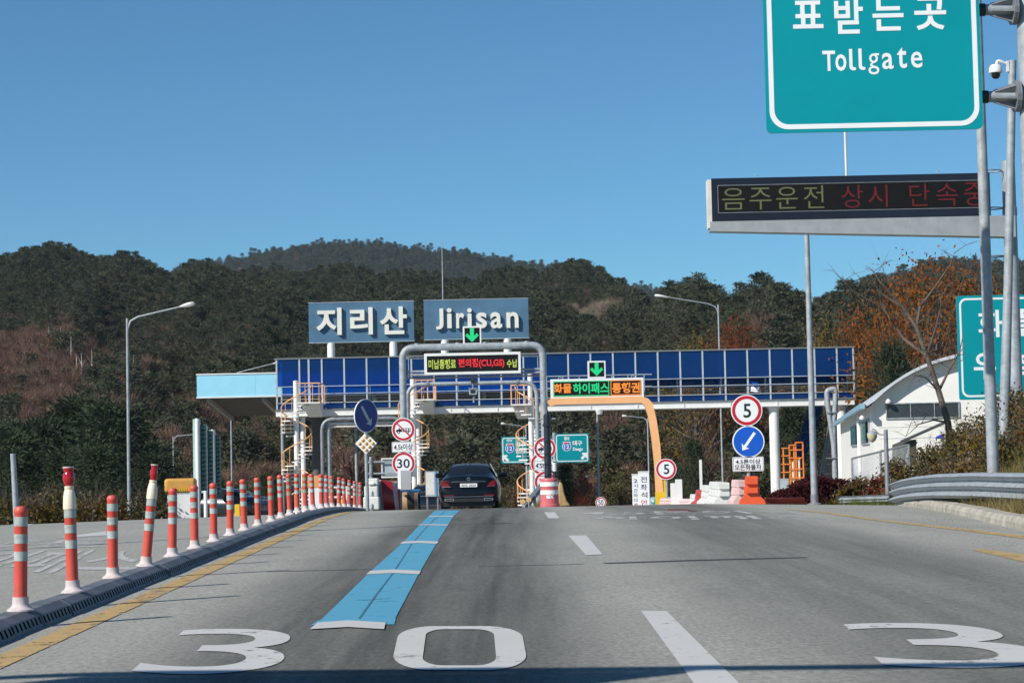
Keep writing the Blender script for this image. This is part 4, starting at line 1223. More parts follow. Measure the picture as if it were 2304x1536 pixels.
# turned blue disc with diamond reflector board
Y = 58.0; b = pole_base(826, Y)
rz_ = math.radians(-42)
t = thing('road_sign', 'dark blue arrow disc turned aside above an amber studded diamond', 'traffic sign', b)
f = Frame(b)
MB().tube([(0, 0.1, -0.1), (-0.03, 0.1, f.l(823, 905)[1])], 0.05, 10).build('post', M_STEEL, t)
x, z = f.l(824, 935); r = 37 * Y / FPX
M_SIGNBLUE_D = mat('sign_dark_blue', (0.006, 0.03, 0.22), 0.4, 0, 0.05, 2.0)
Mt = Matrix.Translation((x, 0, 0)) @ Matrix.Rotation(math.radians(50), 4, 'Z')
plate = MB().prism(circ(0, z, r * 1.02), 0, 0.03, M=Mt).build('plate', M_SIGNWHITE, t)
MB().prism(circ(0, z, r * 0.97), -0.004, -0.001, M=Mt).build('blue_face', M_SIGNBLUE_D, plate)
c_, s_ = math.cos(math.radians(-55)), math.sin(math.radians(-55))
pts = [(0.72, 0), (0.36, 0.32), (0.42, 0.10), (-0.70, 0.10), (-0.70, -0.10), (0.42, -0.10), (0.36, -0.32)]
MB().prism([((a * c_ - b_ * s_) * r, z + (a * s_ + b_ * c_) * r) for a, b_ in pts], -0.009, -0.005, M=Mt).build('white_arrow', mat('dim_sign_white', (0.55, 0.56, 0.6), 0.5), plate)
x, z = f.l(823.5, 997); h = 24.5 * Y / FPX
d = MB().prism([(x, z - h), (x + h, z), (x, z + h), (x - h, z)], -0.02, 0.03).build('diamond_board', M_WHITE, t)
M_AMBER = mat('amber_reflector', (0.75, 0.45, 0.16), 0.25, 0, 0.1, 8)
for i in range(3):
    for j in range(3):
        cx = x + (i - j) * h * 0.30; cz = z + (i + j - 2) * h * 0.30
        MB().lathe([(h * 0.155, 0), (h * 0.15, 0.02), (h * 0.09, 0.035), (h * 0.0, 0.04)], 14, (cx, -0.021, cz), M=Matrix.Rotation(math.pi / 2, 3, 'X')).build('reflector', M_AMBER, d, True)

# vertical slogan boards
M_NAVYINK = mat('navy_ink', (0.02, 0.04, 0.13), 0.5)
def slogan(a, b_, c, Y, body, label, mcol2=None, body2=None):
    bse = pole_base((a + c) / 2, Y); f = Frame(bse)
    t = thing('slogan_board', label, 'sign', bse)
    x0, z1 = f.l(a, b_); x1, _ = f.l(c, b_)
    z1 = f.l((a + c) / 2, b_)[1]
    p = MB().box(x0, x1, 0, 0.12, -0.2, z1).build('board', M_SIGNWHITE, t)
    MB().box(x0 - 0.02, x1 + 0.02, -0.02, 0.14, z1 + 0.002, z1 + 0.05).build('cap', M_WHITE, t)
    s = (x1 - x0); zc = z1 - 0.2
    for ch, m in body:
        text_part('lettering', ch, (x0 + s * 0.2, zc - s * 0.55, x1 - s * 0.2, zc), m, p, -0.002, 0.003, 0.01); zc -= s * 0.72
slogan(1436, 1062, 1460, 96, [('전', M_NAVYINK), ('좌', M_NAVYINK), ('석', M_NAVYINK), ('안', M_SIGNRED), ('전', M_SIGNRED), ('띠', M_SIGNRED)], 'taller white slogan board with blue and red vertical lettering')
slogan(1422, 1068, 1437, 100, [('2', M_NAVYINK), ('시', M_NAVYINK), ('간', M_NAVYINK), ('마', M_NAVYINK), ('다', M_NAVYINK), ('휴', M_SIGNRED), ('식', M_SIGNRED)], 'narrower white slogan board with vertical lettering, edge behind the taller one')

# green direction signs ----------------------------------------------------------
def green_panel(t, f, x0, z0, x1, z1, y, r, bw, inset, thick=0.06, m=M_SIGNGREEN):
    p = MB().prism(rrect(x0, z0, x1, z1, r * 0.3, 3), y, y + thick).build('panel', m, t)
    i = inset
    MB().ring(rrect(x0 + i, z0 + i, x1 - i, z1 - i, r, 8), rrect(x0 + i + bw, z0 + i + bw, x1 - i - bw, z1 - i - bw, r - bw * 0.8, 8), y - 0.006, y - 0.002).build('white_border', M_SIGNWHITE, p)
    return p
def gtext(p, f, body, a, b_, c, d, y, bold=0.03):
    x0, z1 = f.l(a, b_, y); x1, z0 = f.l(c, d, y)
    return text_part('lettering', body, (x0, z0, x1, z1), M_SIGNWHITE, p, y - 0.003, 0.004, bold)
def route_shield(p, f, cx, cy, y):
    x, z = f.l(cx, cy, y); s = (f.o.y) / FPX
    def sh(k): return [(x + a * s * k, z + b_ * s * k) for a, b_ in [(0, -12), (6, -9.5), (10, -4), (9.5, 2), (7.5, 6), (9, 9), (5, 10), (0, 9), (-5, 10), (-9, 9), (-7.5, 6), (-9.5, 2), (-10, -4), (-6, -9.5)]]
    MB().prism(sh(1.0), y - 0.008, y - 0.002).build('shield', M_SIGNWHITE, p)
    b_ = [(x + a * s, z + c * s) for a, c in [(0, -10.5), (5, -8.5), (8.5, -4), (8, 2), (6.5, 4.6), (-6.5, 4.6), (-8, 2), (-8.5, -4), (-5, -8.5)]]
    MB().prism(b_, y - 0.014, y - 0.009).build('shield_blue', M_SIGNBLUE, p)
    c_ = [(x + a * s, z + c * s) for a, c in [(-6.3, 5.4), (6.3, 5.4), (7.3, 8), (4.5, 8.6), (0, 7.6), (-4.5, 8.6), (-7.3, 8)]]
    MB().prism(c_, y - 0.014, y - 0.009).build('shield_red', M_SIGNRED, p)
    text_part('lettering', '12', (x - 5.5 * s, z - 6.5 * s, x + 5.5 * s, z + 3 * s), M_SIGNWHITE, p, y - 0.016, 0.004, 0.03)
def turn_arrow(p, f, cx, cy, y, ang, sc=1.0):
    x, z = f.l(cx, cy, y); s = f.o.y / FPX * sc; c, n = math.cos(ang), math.sin(ang)
    pts = [(11, 0), (3, 8.5), (0, 5.5), (2.5, 3), (-8, 3), (-8, -3), (2.5, -3), (0, -5.5), (3, -8.5)]
    MB().prism([(x + (a * c - b_ * n) * s, z + (a * n + b_ * c) * s) for a, b_ in pts], y - 0.008, y - 0.002).build('turn_arrow', M_SIGNWHITE, p)
def far_green(a, b_, c, d, Y, label, arm_px):
    bse = P((a + c) / 2, 1100, Y); bse.z = gz(0, Y); f = Frame(bse)
    t = thing('direction_sign', label, 'road sign', bse, group='green route signs beyond the toll lanes')
    xm = (a + c) / 2
    x0 = f.l(a, 1000)[0]; x1 = f.l(c, 1000)[0]; z1 = f.l(xm, b_)[1]; z0 = f.l(xm, d)[1]
    p = green_panel(t, f, x0, z0, x1, z1, 0, 0.16, 0.06, 0.07)
    for q in (0.3, 0.7):
        MB().tube([(f.l(arm_px, 1000)[0], 0.2, z0 + (z1 - z0) * q), ((x0 + x1) / 2, 0.2, z0 + (z1 - z0) * q)], 0.07, 8).build('arm', M_STEEL, t)
    xp = f.l(arm_px, 1000)[0]
    MB().tube([(xp, 0.25, -1.2), (xp, 0.25, z1 + 0.1)], 0.14, 10).build('pole', M_STEEL, t)
    return p, f
p, f = far_green(1128, 982, 1190, 1042, 140, 'green route 12 sign with arrow pointing up and left', 1186)
gtext(p, f, '서W', 1139, 987, 1153, 994, 0); route_shield(p, f, 1147, 1007, 0)
gtext(p, f, '광주', 1160, 994, 1184, 1004, 0); gtext(p, f, 'Gwangju', 1160, 1008, 1186, 1017, 0); turn_arrow(p, f, 1138, 1031, 0, math.radians(135))
p, f = far_green(1249, 975, 1325, 1040, 140, 'green route 12 sign to Daegu with arrow pointing up and right', 1248)
gtext(p, f, '동E', 1269, 982, 1281, 990, 0); route_shield(p, f, 1275, 1003, 0)
gtext(p, f, '대구', 1288, 991, 1310, 1002, 0, 0.035); gtext(p, f, 'Daegu', 1289, 1006, 1311, 1015, 0); turn_arrow(p, f, 1314, 1026, 0, math.radians(45))
# small green sign behind the yellow base
bse = P(1485, 1100, 98); bse.z = gz(0, 98); f = Frame(bse)
t = thing('lane_sign', 'small green lettered sign behind the yellow base box', 'road sign', bse)
x0, z1 = f.l(1462, 1117); x1, _ = f.l(1509, 1117); z1 = f.l(1485, 1117)[1]
p = green_panel(t, f, x0, z1 - 1.1, x1, z1, 0, 0.06, 0.025, 0.03)
gtext(p, f, '동', 1465, 1121, 1473, 1130, 0); gtext(p, f, 'Dong', 1464, 1133, 1474, 1139, 0)
for q in (x0 + 0.2, x1 - 0.2): MB().tube([(q, 0.1, -0.2), (q, 0.1, z1 - 0.1)], 0.04, 8).build('post', M_STEEL, t)

# the large Tollgate sign on a cantilever -------------------------------------------
Y = 35.6
mast_px = 2345
bse = pole_base(mast_px, Y + 0.3); f = Frame(Vector((bse.x, Y, bse.z)))
t = thing('tollgate_sign', 'large green Tollgate sign reaching in on two steel arms', 'road sign', (bse.x, Y, bse.z))
x0 = f.l(1721, 150)[0]; x1 = f.l(2208, 150)[0]; z0 = f.l(1965, 295)[1]; z1 = f.l(1965, -62)[1]
p = green_panel(t, f, x0, z0, x1, z1, 0, 0.32, 0.085, 0.06, 0.05)
for i in range(4):
    q = x0 + (x1 - x0) * (i + 0.5) / 4; MB().box(q - 0.04, q + 0.04, 0.051, 0.13, z0 + 0.05, z1 - 0.05).build('stiffener', M_STEEL, p)
for g_ in (('표', 1783, 3, 1853, 64), ('받', 1876, -1, 1943, 76), ('는', 1962, -4, 2034, 69), ('곳', 2056, -6, 2130, 67)):
    gtext(p, f, g_[0], *g_[1:], 0, 0.022)
for ch, a, b_, c, d, bo in (('T', 1850, 115, 1880, 160, .02), ('o', 1879, 123, 1905, 160, .015), ('g', 1953, 121, 1979, 168, .0), ('a', 1984, 120, 2011, 156, .012), ('t', 2018, 107, 2041, 154, .015), ('e', 2049, 117, 2076, 153, .012)):
    gtext(p, f, ch, a, b_, c, d, 0, bo)
for a, tp_, bt in ((1910, 111, 159), (1931, 110, 158)):
    x_, zt_2 = f.l(a, tp_); x2_, zb_2 = f.l(a + 17, bt); k_ = (x2_ - x_) / 17
    MB().prism([(x_, zt_2), (x_, zb_2 + 9 * k_), (x_ + 1.5 * k_, zb_2 + 4 * k_), (x_ + 6 * k_, zb_2 + .5 * k_), (x_ + 12 * k_, zb_2), (x_ + 16 * k_, zb_2 + 1 * k_), (x_ + 16 * k_, zb_2 + 7.5 * k_), (x_ + 11 * k_, zb_2 + 7.5 * k_), (x_ + 8 * k_, zb_2 + 10 * k_), (x_ + 8 * k_, zt_2)], -0.007, -0.003).build('lettering', M_SIGNWHITE, p)
zm = f.l(2330, -250)[1]
for py in (15, 212):
    za = f.l(2255, py)[1]
    MB().tube([(x0 + 0.3, 0.25, za), (-0.25, 0.25, za)], 0.10, 16).build('arm', M_STEEL, t, True)
    MB().lathe([(0.115, 0), (0.115, 0.18)], 16, (x1 - 0.03, 0.25, za), M=Matrix.Rotation(math.pi / 2, 3, 'Y')).build('arm_sleeve', M_BLACK, t, True)
    fl = MB()
    for k in range(6):
        a = k * math.pi / 3 + 0.3
        d_ = Vector((0, math.cos(a), math.sin(a))); s_ = Vector((0, -math.sin(a), math.cos(a))) * 0.012
        c0 = Vector((-0.62, 0.25, za)); c1 = Vector((-0.25, 0.25, za))
        fl.add([c0 + d_ * 0.10 - s_, c1 + d_ * 0.10 - s_, c1 + d_ * 0.25 - s_, c0 + d_ * 0.12 - s_, c0 + d_ * 0.10 + s_, c1 + d_ * 0.10 + s_, c1 + d_ * 0.25 + s_, c0 + d_ * 0.12 + s_],
               [(0, 1, 2, 3), (7, 6, 5, 4), (0, 4, 5, 1), (2, 6, 7, 3), (3, 7, 4, 0), (1, 5, 6, 2)])
    fl.lathe([(0.28, -0.02), (0.28, 0.02)], 16, (-0.24, 0.25, za), M=Matrix.Rotation(math.pi / 2, 3, 'Y'))
    fl.build('flange', M_STEEL_D, t)
    MB().lathe([(0.28, -0.02), (0.28, 0.02)], 16, (-0.195, 0.25, za), M=Matrix.Rotation(math.pi / 2, 3, 'Y')).build('flange_plate', M_STEEL_D, t)
MB().tube([(0, 0.25, -0.3), (0, 0.25, zm)], [0.2, 0.15], 18).build('mast', M_STEEL, t, True)

# overhead diode board --------------------------------------------------------
Y = 47.0
bse = pole_base(2294, Y + 0.5); f = Frame(Vector((bse.x, Y, bse.z)))
t = thing('diode_board', 'long black diode board on a tapered grey beam and thick mast', 'message sign', (bse.x, Y, bse.z))
x0 = f.l(1602, 450)[0]; x1 = f.l(2229, 450)[0]; z1 = f.l(1915, 395)[1]; z0 = f.l(1915, 491)[1]
cs = MB().box(x0, x1, 0.02, 0.45, z0, z1).build('case', mat('board_black', (0.012, 0.016, 0.03), 0.35), t)
e0 = f.l(1615, 450)[0]
MB().ring(rrect(e0, z0 + 0.18, x1 - 0.15, z1 - 0.16, 0.01, 1), rrect(e0 + .015, z0 + 0.195, x1 - 0.165, z1 - 0.175, 0.01, 1), 0.012, 0.018).build('bezel', M_STEEL_D, cs)
MB().box(e0 + 0.02, x1 - 0.17, 0.010, 0.0195, z0 + 0.2, z1 - 0.18).build('screen', M_LEDBLACK, cs)
MB().box(x0 - 0.09, x0 - 0.004, 0.05, 0.45, z0 - 0.15, z1 - 0.02).build('end_panel', M_WHITE_D, t)
for (body, a, b_, c, d, m) in (('음', 1624, 424, 1676, 471, M_LED_YD), ('주', 1686, 423, 1737, 471, M_LED_YD), ('운', 1746, 421, 1796, 469, M_LED_YD), ('전', 1808, 418, 1855, 468, M_LED_YD),
                            ('상', 1893, 417, 1943, 467, M_LED_RD), ('시', 1953, 416, 1998, 465, M_LED_RD), ('단', 2046, 414, 2093, 463, M_LED_RD), ('속', 2106, 413, 2156, 463, M_LED_RD), ('중', 2168, 411, 2218, 462, M_LED_RD)):
    gx0, gz1 = f.l(a, b_); gx1, gz0 = f.l(c, d)
    text_part('lit_lettering', body, (gx0, gz0, gx1, gz1), m, cs, 0.008, 0.004, -0.006)
xb0 = f.l(1598, 510)[0]; zt = z0 - 0.01
xb1 = 0.0
MB().add([(xb0, 0.0, zt), (xb0, 0.4, zt), (xb1, 0.4, zt), (xb1, 0.0, zt), (xb0, 0.0, zt - 0.22), (xb0, 0.4, zt - 0.22), (xb1, 0.4, zt - 0.50), (xb1, 0.0, zt - 0.50)],
         [(0, 3, 2, 1), (4, 5, 6, 7), (0, 4, 7, 3), (1, 2, 6, 5), (0, 1, 5, 4), (2, 3, 7, 6)]).build('beam', mat('beam_grey', (0.40, 0.43, 0.44), 0.5, 0.2), t)
zmast = f.l(2294, 355)[1]
MB().tube([(0.0, 0.5, -0.3), (0.0, 0.5, zmast)], 0.155, 18).build('mast', M_STEEL, t, True)
zc = f.l(2294, 470)[1]
MB().lathe([(0.17, -0.1), (0.17, 0.1)], 18, (0, 0.5, zc)).build('mast_collar', M_STEEL, t, True)
xr_, _ = f.l(1908, 350); zr_ = f.l(1908, 285)[1]
MB().tube([(xr_, 0.3, z1 - 0.4), (xr_, 0.3, zr_)], 0.03, 8).build('lightning_rod', M_WHITE_D, t)
for px in (1705, 2115):
    x, _ = f.l(px, 395); MB().tube([(x - .04, .2, z1), (x - .04, .2, z1 + .06), (x, .2, z1 + .1), (x + .04, .2, z1 + .06), (x + .04, .2, z1)], 0.01, 5).build('lifting_eye', M_STEEL, t)
# ladder hoops on the mast
for py in (378, 463, 572):
    z_ = f.l(2250, py)[1]
    MB().tube([(-0.16 - 0.26 + 0.26 * math.cos(a), 0.5 + 0.22 * math.sin(a), z_) for a in [i * math.pi / 6 for i in range(13)]], 0.016, 5).build('ladder_hoop', M_STEEL_D, t)

# tall round pole near the verge, tilted camera pole, street pole --------------------------
bse = pole_base(2236, 39.3); f = Frame(bse)
t = thing('verge_pole', 'tall galvanised pole crossing the Tollgate sign edge, half in shade', 'pole', bse)
MB().tube([(0, 0, -0.3), (0, 0, f.l(2212, -160)[1])], [0.115, 0.085], 18).build('shaft', M_STEEL, t, True)
MB().lathe([(0.2, 0.0), (0.2, 0.04), (0.13, 0.05), (0.13, 0.3)], 16).build('base_plate', M_STEEL_D, t)
bse = pole_base(2257, 45.0); f = Frame(bse)
t = thing('camera_mast', 'leaning galvanised pole topped by a white dome camera', 'pole', bse)
xt, zt = f.l(2278, 137); xm, zm = f.l(2268, 650); 
MB().tube([(0, 0, -0.3), (xm, 0, zm), (xt, 0, zt)], [0.125, 0.10, 0.088], 16).build('shaft', M_STEEL, t, True)
xc, zc = f.l(2240, 163)
M_CAMW = mat('camera_white', (0.8, 0.8, 0.8), 0.35)
cm = MB().lathe([(0.02, 0.17), (0.10, 0.16), (0.145, 0.10), (0.155, 0.0), (0.15, -0.02), (0.03, -0.03)], 18, (xc, -0.02, zc)).build('dome_housing', M_CAMW, t, True)
MB().lathe([(0.10, 0.0), (0.098, -0.06), (0.06, -0.11), (0.0, -0.125)], 16, (xc + 0.0, -0.02, zc - 0.032)).build('dome_glass', M_GLASS_D, cm, True)
MB().tube(arc_path([(xc + 0.02, -0.02, zc + 0.12), (xc + 0.04, -0.02, zc + 0.27), (xc + 0.26, -0.02, zc + 0.17)], 0.08), 0.035, 8).build('camera_arm', M_CAMW, t, True)
MB().box(xc + 0.24, xc + 0.29, -0.06, 0.02, zc + 0.0, zc + 0.24).build('wall_bracket', M_CAMW, t)
MB().tube([(xc + 0.28, -0.02, zc + 0.1), (xt, 0, zc + 0.1)], 0.03, 6).build('arm_stub', M_STEEL, t)
bse = pole_base(1832, 50.5); bse.z = gz(bse.x, 50.5); f = Frame(bse)
t = thing('verge_pole', 'straight galvanised pole at the kerb ending behind the diode board', 'pole', bse)
MB().tube([(0, 0, -0.1), (0, 0, f.l(1815, 455)[1])], [0.085, 0.06], 14).build('shaft', M_STEEL, t, True)
MB().lathe([(0.17, -0.05), (0.17, 0.03), (0.10, 0.05), (0.095, 0.25)], 14).build('base_shoe', M_STEEL_D, t)

# green sign at the frame edge ---------------------------------------------------
Y = 57.0; bse = pole_base(2300, Y); f = Frame(bse)
t = thing('truck_route_sign', 'cropped green sign with big white Korean lettering behind the poles', 'road sign', bse)
x0 = f.l(2156, 800)[0]; z1 = f.l(2230, 664)[1]; z0 = f.l(2230, 898)[1]; x1 = x0 + 4.6
p = green_panel(t, f, x0, z0, x1, z1, 0, 0.20, 0.055, 0.07)
gtext(p, f, '화', 2200, 698, 2258, 758, 0, 0.02); gtext(p, f, '물', 2288, 695, 2346, 755, 0, 0.02); gtext(p, f, '차', 2374, 693, 2432, 753, 0, 0.02)
gtext(p, f, '우', 2190, 794, 2242, 853, 0, 0.02); gtext(p, f, '측', 2268, 792, 2324, 858, 0, 0.02); gtext(p, f, '차', 2350, 790, 2404, 854, 0, 0.02)
for q in (x0 + 1.7, x0 + 3.6): MB().tube([(q, 0.2, -0.3), (q, 0.2, z1 - 0.1)], 0.08, 12).build('post', M_STEEL, t, True)

# street lamps ------------------------------------------------------------------
def street_lamp(px, py_top, Y, tip, label, r=0.075, base_y=None, name='street_lamp'):
    b = P(px, 1100, Y); b.z = hill1((b.x / Y * FPX) + CX, Y) if Y > 152 else gz(b.x, Y); f = Frame(b)
    t = thing(name, label, 'street lamp', b, group='street lamps round the plaza')
    x, zt = f.l(px, py_top); x = 0.0
    MB().tube([(0, 0, -0.3), (0, 0, zt)], [r, r * 0.72], 12).build('pole', M_STEEL, t, True)
    x2, z2 = f.l(*tip)
    x1 = x2 * 0.78; z1_ = zt + (z2 - zt) * 0.78
    MB().tube([(0, 0, zt - 0.5), (x2 * 0.05, 0, zt - 0.12), (x2 * 0.16, 0, zt + (z2 - zt) * 0.1), (x1, 0, z1_)], [r * 0.6, r * 0.6, r * 0.55, r * 0.45], 8).build('arm', M_STEEL, t, True)
    d = Vector((x2 - x1, 0, z2 - z1_)); L_ = d.length; a = math.atan2(d.z, d.x)
    M_ = Matrix.Translation((x1, 0, z1_)) @ Matrix.Rotation(-a, 4, 'Y')
    pr = [(0, 0.04), (0.15, 0.07), (0.4, 0.13), (0.7, 0.15), (0.92, 0.12), (1.0, 0.05)]
    vs = []; n = 10
    for q, rr in pr:
        for j in range(n):
            an = 2 * math.pi * j / n; vs.append(M_ @ Vector((q * L_, rr * math.cos(an), rr * 0.62 * math.sin(an) + (0.02 if math.sin(an) > 0 else 0))))
    k = len(pr)
    MB().add(vs, [(i * n + j, i * n + (j + 1) % n, (i + 1) * n + (j + 1) % n, (i + 1) * n + j) for i in range(k - 1) for j in range(n)] + [tuple(range(n))[::-1], tuple((k - 1) * n + j for j in range(n))]).build('lamp_head', M_WHITE_D, t, True)
    return t
street_lamp(290, 716, 88, (438, 683), 'street lamp with rising arm in front of the pine stand')
street_lamp(1627, 685, 128, (1473, 664), 'street lamp with its arm reaching over the blue footbridge')
street_lamp(522, 840, 150, (640, 812), 'street lamp standing behind the pale blue canopy')
street_lamp(391, 981, 140, (455, 975), 'thin street lamp behind the orange topped booth', 0.06)
street_lamp(1461, 940, 150, (1400, 935), 'street lamp seen through the orange lane frame', 0.07)
street_lamp(1187, 959, 148, (1127, 952), 'street lamp behind the spiral stair and route sign', 0.07)
bse = P(1348, 1100, 122); bse.z = PLAZA; f = Frame(bse)
t = thing('plaza_pole', 'thin pole beyond the orange frame with a small orange plate', 'pole', bse)
MB().tube([(0, 0, -0.3), (0, 0, f.l(1345, 900)[1])], [0.09, 0.06], 10).build('shaft', M_STEEL, t, True)
x0, z1 = f.l(1325, 1077); x1, z0 = f.l(1343, 1085)
MB().box(x0, x1, -0.05, 0.0, z0, z1).build('orange_plate', M_ORANGE, t)
x2, z2 = f.l(1320, 1073)
MB().tube([(0, 0, z2), (x2, 0, z2)], 0.03, 6).build('side_arm', M_STEEL, t)
MB().lathe([(0.0, -0.09), (0.08, -0.04), (0.08, 0.04), (0.0, 0.08)], 10, (x2, 0, z2 + 0.05)).build('globe', M_WHITE, t, True)
bse = P(637, 1100, 116.8); bse.z = PLAZA; f = Frame(bse)
t = thing('plaza_pole', 'thin steel pole under the canopy end of the footbridge', 'pole', bse)
MB().tube([(0, 0, -0.1), (0, 0, f.l(629, 940)[1])], 0.09, 10).build('shaft', M_STEEL, t, True)
MB().box(-.2, .2, -.2, .2, -.05, .03).build('base_plate', M_STEEL_D, t)
bse = P(803, 1100, 125); bse.z = gz(0, 125); f = Frame(bse)
t = thing('plaza_pole', 'thin steel pole between the far portal and the turned blue disc', 'pole', bse)
MB().tube([(0, 0, -0.1), (0, 0, f.l(803, 955)[1])], 0.09, 10).build('shaft', M_STEEL, t, True)
MB().box(-.2, .2, -.2, .2, -.05, .03).build('base_plate', M_STEEL_D, t)
bse = P(38, 1150, 47); f = Frame(Vector((bse.x, 47, gz(bse.x, 47))))
t = thing('verge_pole', 'short plain steel post at the edge of the opposite road', 'pole', f.o)
MB().tube([(0, 0, -0.1), (f.l(29, 1020)[0], 0, f.l(29, 1020)[1])], [0.07, 0.06], 12).build('shaft', M_STEEL, t, True)
MB().lathe([(0.14, -0.06), (0.14, 0.02), (0.08, 0.03)], 12).build('foot', M_STEEL_D, t)

# lamp and sign bridge outside the view whose shadows fall across the road
street_lamp(-260, 150, 28.4, (-60, 130), 'street lamp beside the opposite road, just out of view', 0.08)
Yg = 5.42
t = thing('sign_bridge', 'overhead sign bridge just above the view, its shadow crossing the near road', 'sign bridge', (0, Yg, 0), -0.105)
MB().tube(arc_path([(-9.5, 0, -0.4), (-9.5, 0, 6.15), (9.5, 0, 6.15), (9.5, 0, 0.4)], 0.6), 0.09, 12).build('pipe_frame', M_STEEL, t, True)
MB().box(-9.0, -5.6, -0.16, -0.10, 4.2, 6.12).build('sign_panel', M_SIGNGREEN, t)
for x in (-8.2, -6.4): MB().box(x - .05, x + .05, -0.095, 0.0, 4.7, 6.2).build('hanger', M_STEEL, t)
# ================================================================== SEPARATOR AND POSTS
M_SEP = mat('grey_blue_rubber', (0.15, 0.17, 0.195), 0.6, 0, 0.25, 5, 0.2)
M_SLOT = mat('slot_dark', (0.012, 0.012, 0.013), 0.8)
HC = 0.125
def sep_block(L_=1.0):
    """ramped rubber kerb, local y along the road, slots on the lane side"""
    mb = MB(); prof = [(-0.17, 0.0), (-0.15, 0.055), (-0.09, HC), (0.05, HC), (0.12, 0.085), (0.155, 0.0)]
    y0, y1 = 0.006, L_ - 0.006
    k = len(prof)
    va = [(x, y0, z) for x, z in prof]; vb = [(x, y1, z) for x, z in prof]
    # all sides except the last (slotted) one
    for i in range(k - 2):
        mb.add([va[i], vb[i], vb[i + 1], va[i + 1]], [(0, 1, 2, 3)])
    mb.add(va, [tuple(range(k))]); mb.add(vb, [tuple(range(k))[::-1]])
    # slotted face between prof[-2] and prof[-1]
    (xa, za), (xb, zb) = prof[-2], prof[-1]
    n = 8; ys_ = [y0]
    for i in range(n):
        c = y0 + (y1 - y0) * (i + 0.5) / n; ys_ += [c - 0.026, c + 0.026]
    ys_.append(y1)
    def pt(t, y, dep=0.0): return (xa + (xb - xa) * t - dep, y, za + (zb - za) * t)
    for i in range(len(ys_) - 1):
        a, b = ys_[i], ys_[i + 1]
        if i % 2 == 0: mb.add([pt(0, a), pt(0, b), pt(1, b), pt(1, a)], [(0, 1, 2, 3)])
        else:
            t0, t1 = 0.12, 0.72
            mb.add([pt(0, a), pt(0, b), pt(t0, b), pt(t0, a)], [(0, 1, 2, 3)])
            mb.add([pt(t1, a), pt(t1, b), pt(1, b), pt(1, a)], [(0, 1, 2, 3)])
            q = [pt(t0, a), pt(t0, b), pt(t1, b), pt(t1, a)]; r = [pt(t0, a, .06), pt(t0, b, .06), pt(t1, b, .06), pt(t1, a, .06)]
            mb.add(q + r, [(0, 1, 5, 4), (1, 2, 6, 5), (2, 3, 7, 6), (3, 0, 4, 7), (4, 5, 6, 7)], 1)
    return mb
sep = thing('lane_separator', 'slotted dark rubber kerb carrying the orange delineator posts', 'lane separator', (0, 0, 0))
blk = None
def sx(Y): return -3.58 - (Y - 14.9) * 0.0184 - 0.05 * max(0, (20 - Y)) * 0.02
Yb = 6.0; i = 0
while Yb < 61:
    if blk is None: blk = sep_block().build('kerb_block', [M_SEP, M_SLOT], sep); o = blk
    else:
        o = blk.copy(); col.objects.link(o); o.parent = sep
    z0, z1 = gz(sx(Yb), Yb), gz(sx(Yb + 1), Yb + 1)
    o.location = (sx(Yb) + random.uniform(-.012, .012), Yb, z0 + 0.002)
    o.rotation_euler = (math.atan2(z1 - z0, 1), random.uniform(-.02, .02), math.atan2(-(sx(Yb + 1) - sx(Yb)), 1))
    Yb += 1.0; i += 1

M_POSTRED = mat('delineator_orange', (0.70, 0.075, 0.048), 0.5, 0, 0.08, 9, 0.1, c2=(0.50, 0.085, 0.06))
M_BAND = mat('reflective_band', (0.44, 0.48, 0.46), 0.4, 0.0, 0.22, 14)
M_BAND_D = mat('dirty_reflective_band', (0.34, 0.31, 0.23), 0.5, 0.0, 0.25, 9)
M_FOOT = mat('pale_pink_rubber', (0.68, 0.58, 0.57), 0.65, 0, 0.22, 9)
M_CREAM = mat('cream_plastic', (0.80, 0.70, 0.54), 0.4, 0, 0.08, 4)
M_LAMPRED = mat('red_lamp', (0.42, 0.006, 0.012), 0.15, 0, 0.1, 5, coat=0.5)
ordn = ['nearest', 'second', 'third', 'fourth', 'fifth', 'sixth', 'seventh', 'eighth', 'ninth', 'tenth', 'eleventh', 'twelfth', 'thirteenth', 'fourteenth', 'fifteenth', 'sixteenth', 'seventeenth', 'eighteenth', 'nineteenth', 'twentieth', 'twenty-first', 'twenty-second', 'twenty-third', 'farthest']
dpx = [45, 163, 253, 327, 387, 438, 481, 518, 550, 581, 611, 633, 653, 670, 688, 705, 724, 736, 749, 764, 776, 786.5, 799.5, 811]
tilt = [0.012, -0.03, 0.005, 0.10, 0.02, -0.005, 0.0, 0.01, -0.02, -0.01, -0.01, -0.02, -0.03, -0.01, -0.01, -0.03, 0.0, 0, -0.02, 0.01, -0.02, 0.02, 0.0, 0.02]
dirty = {10, 12, 14, 18, 23}
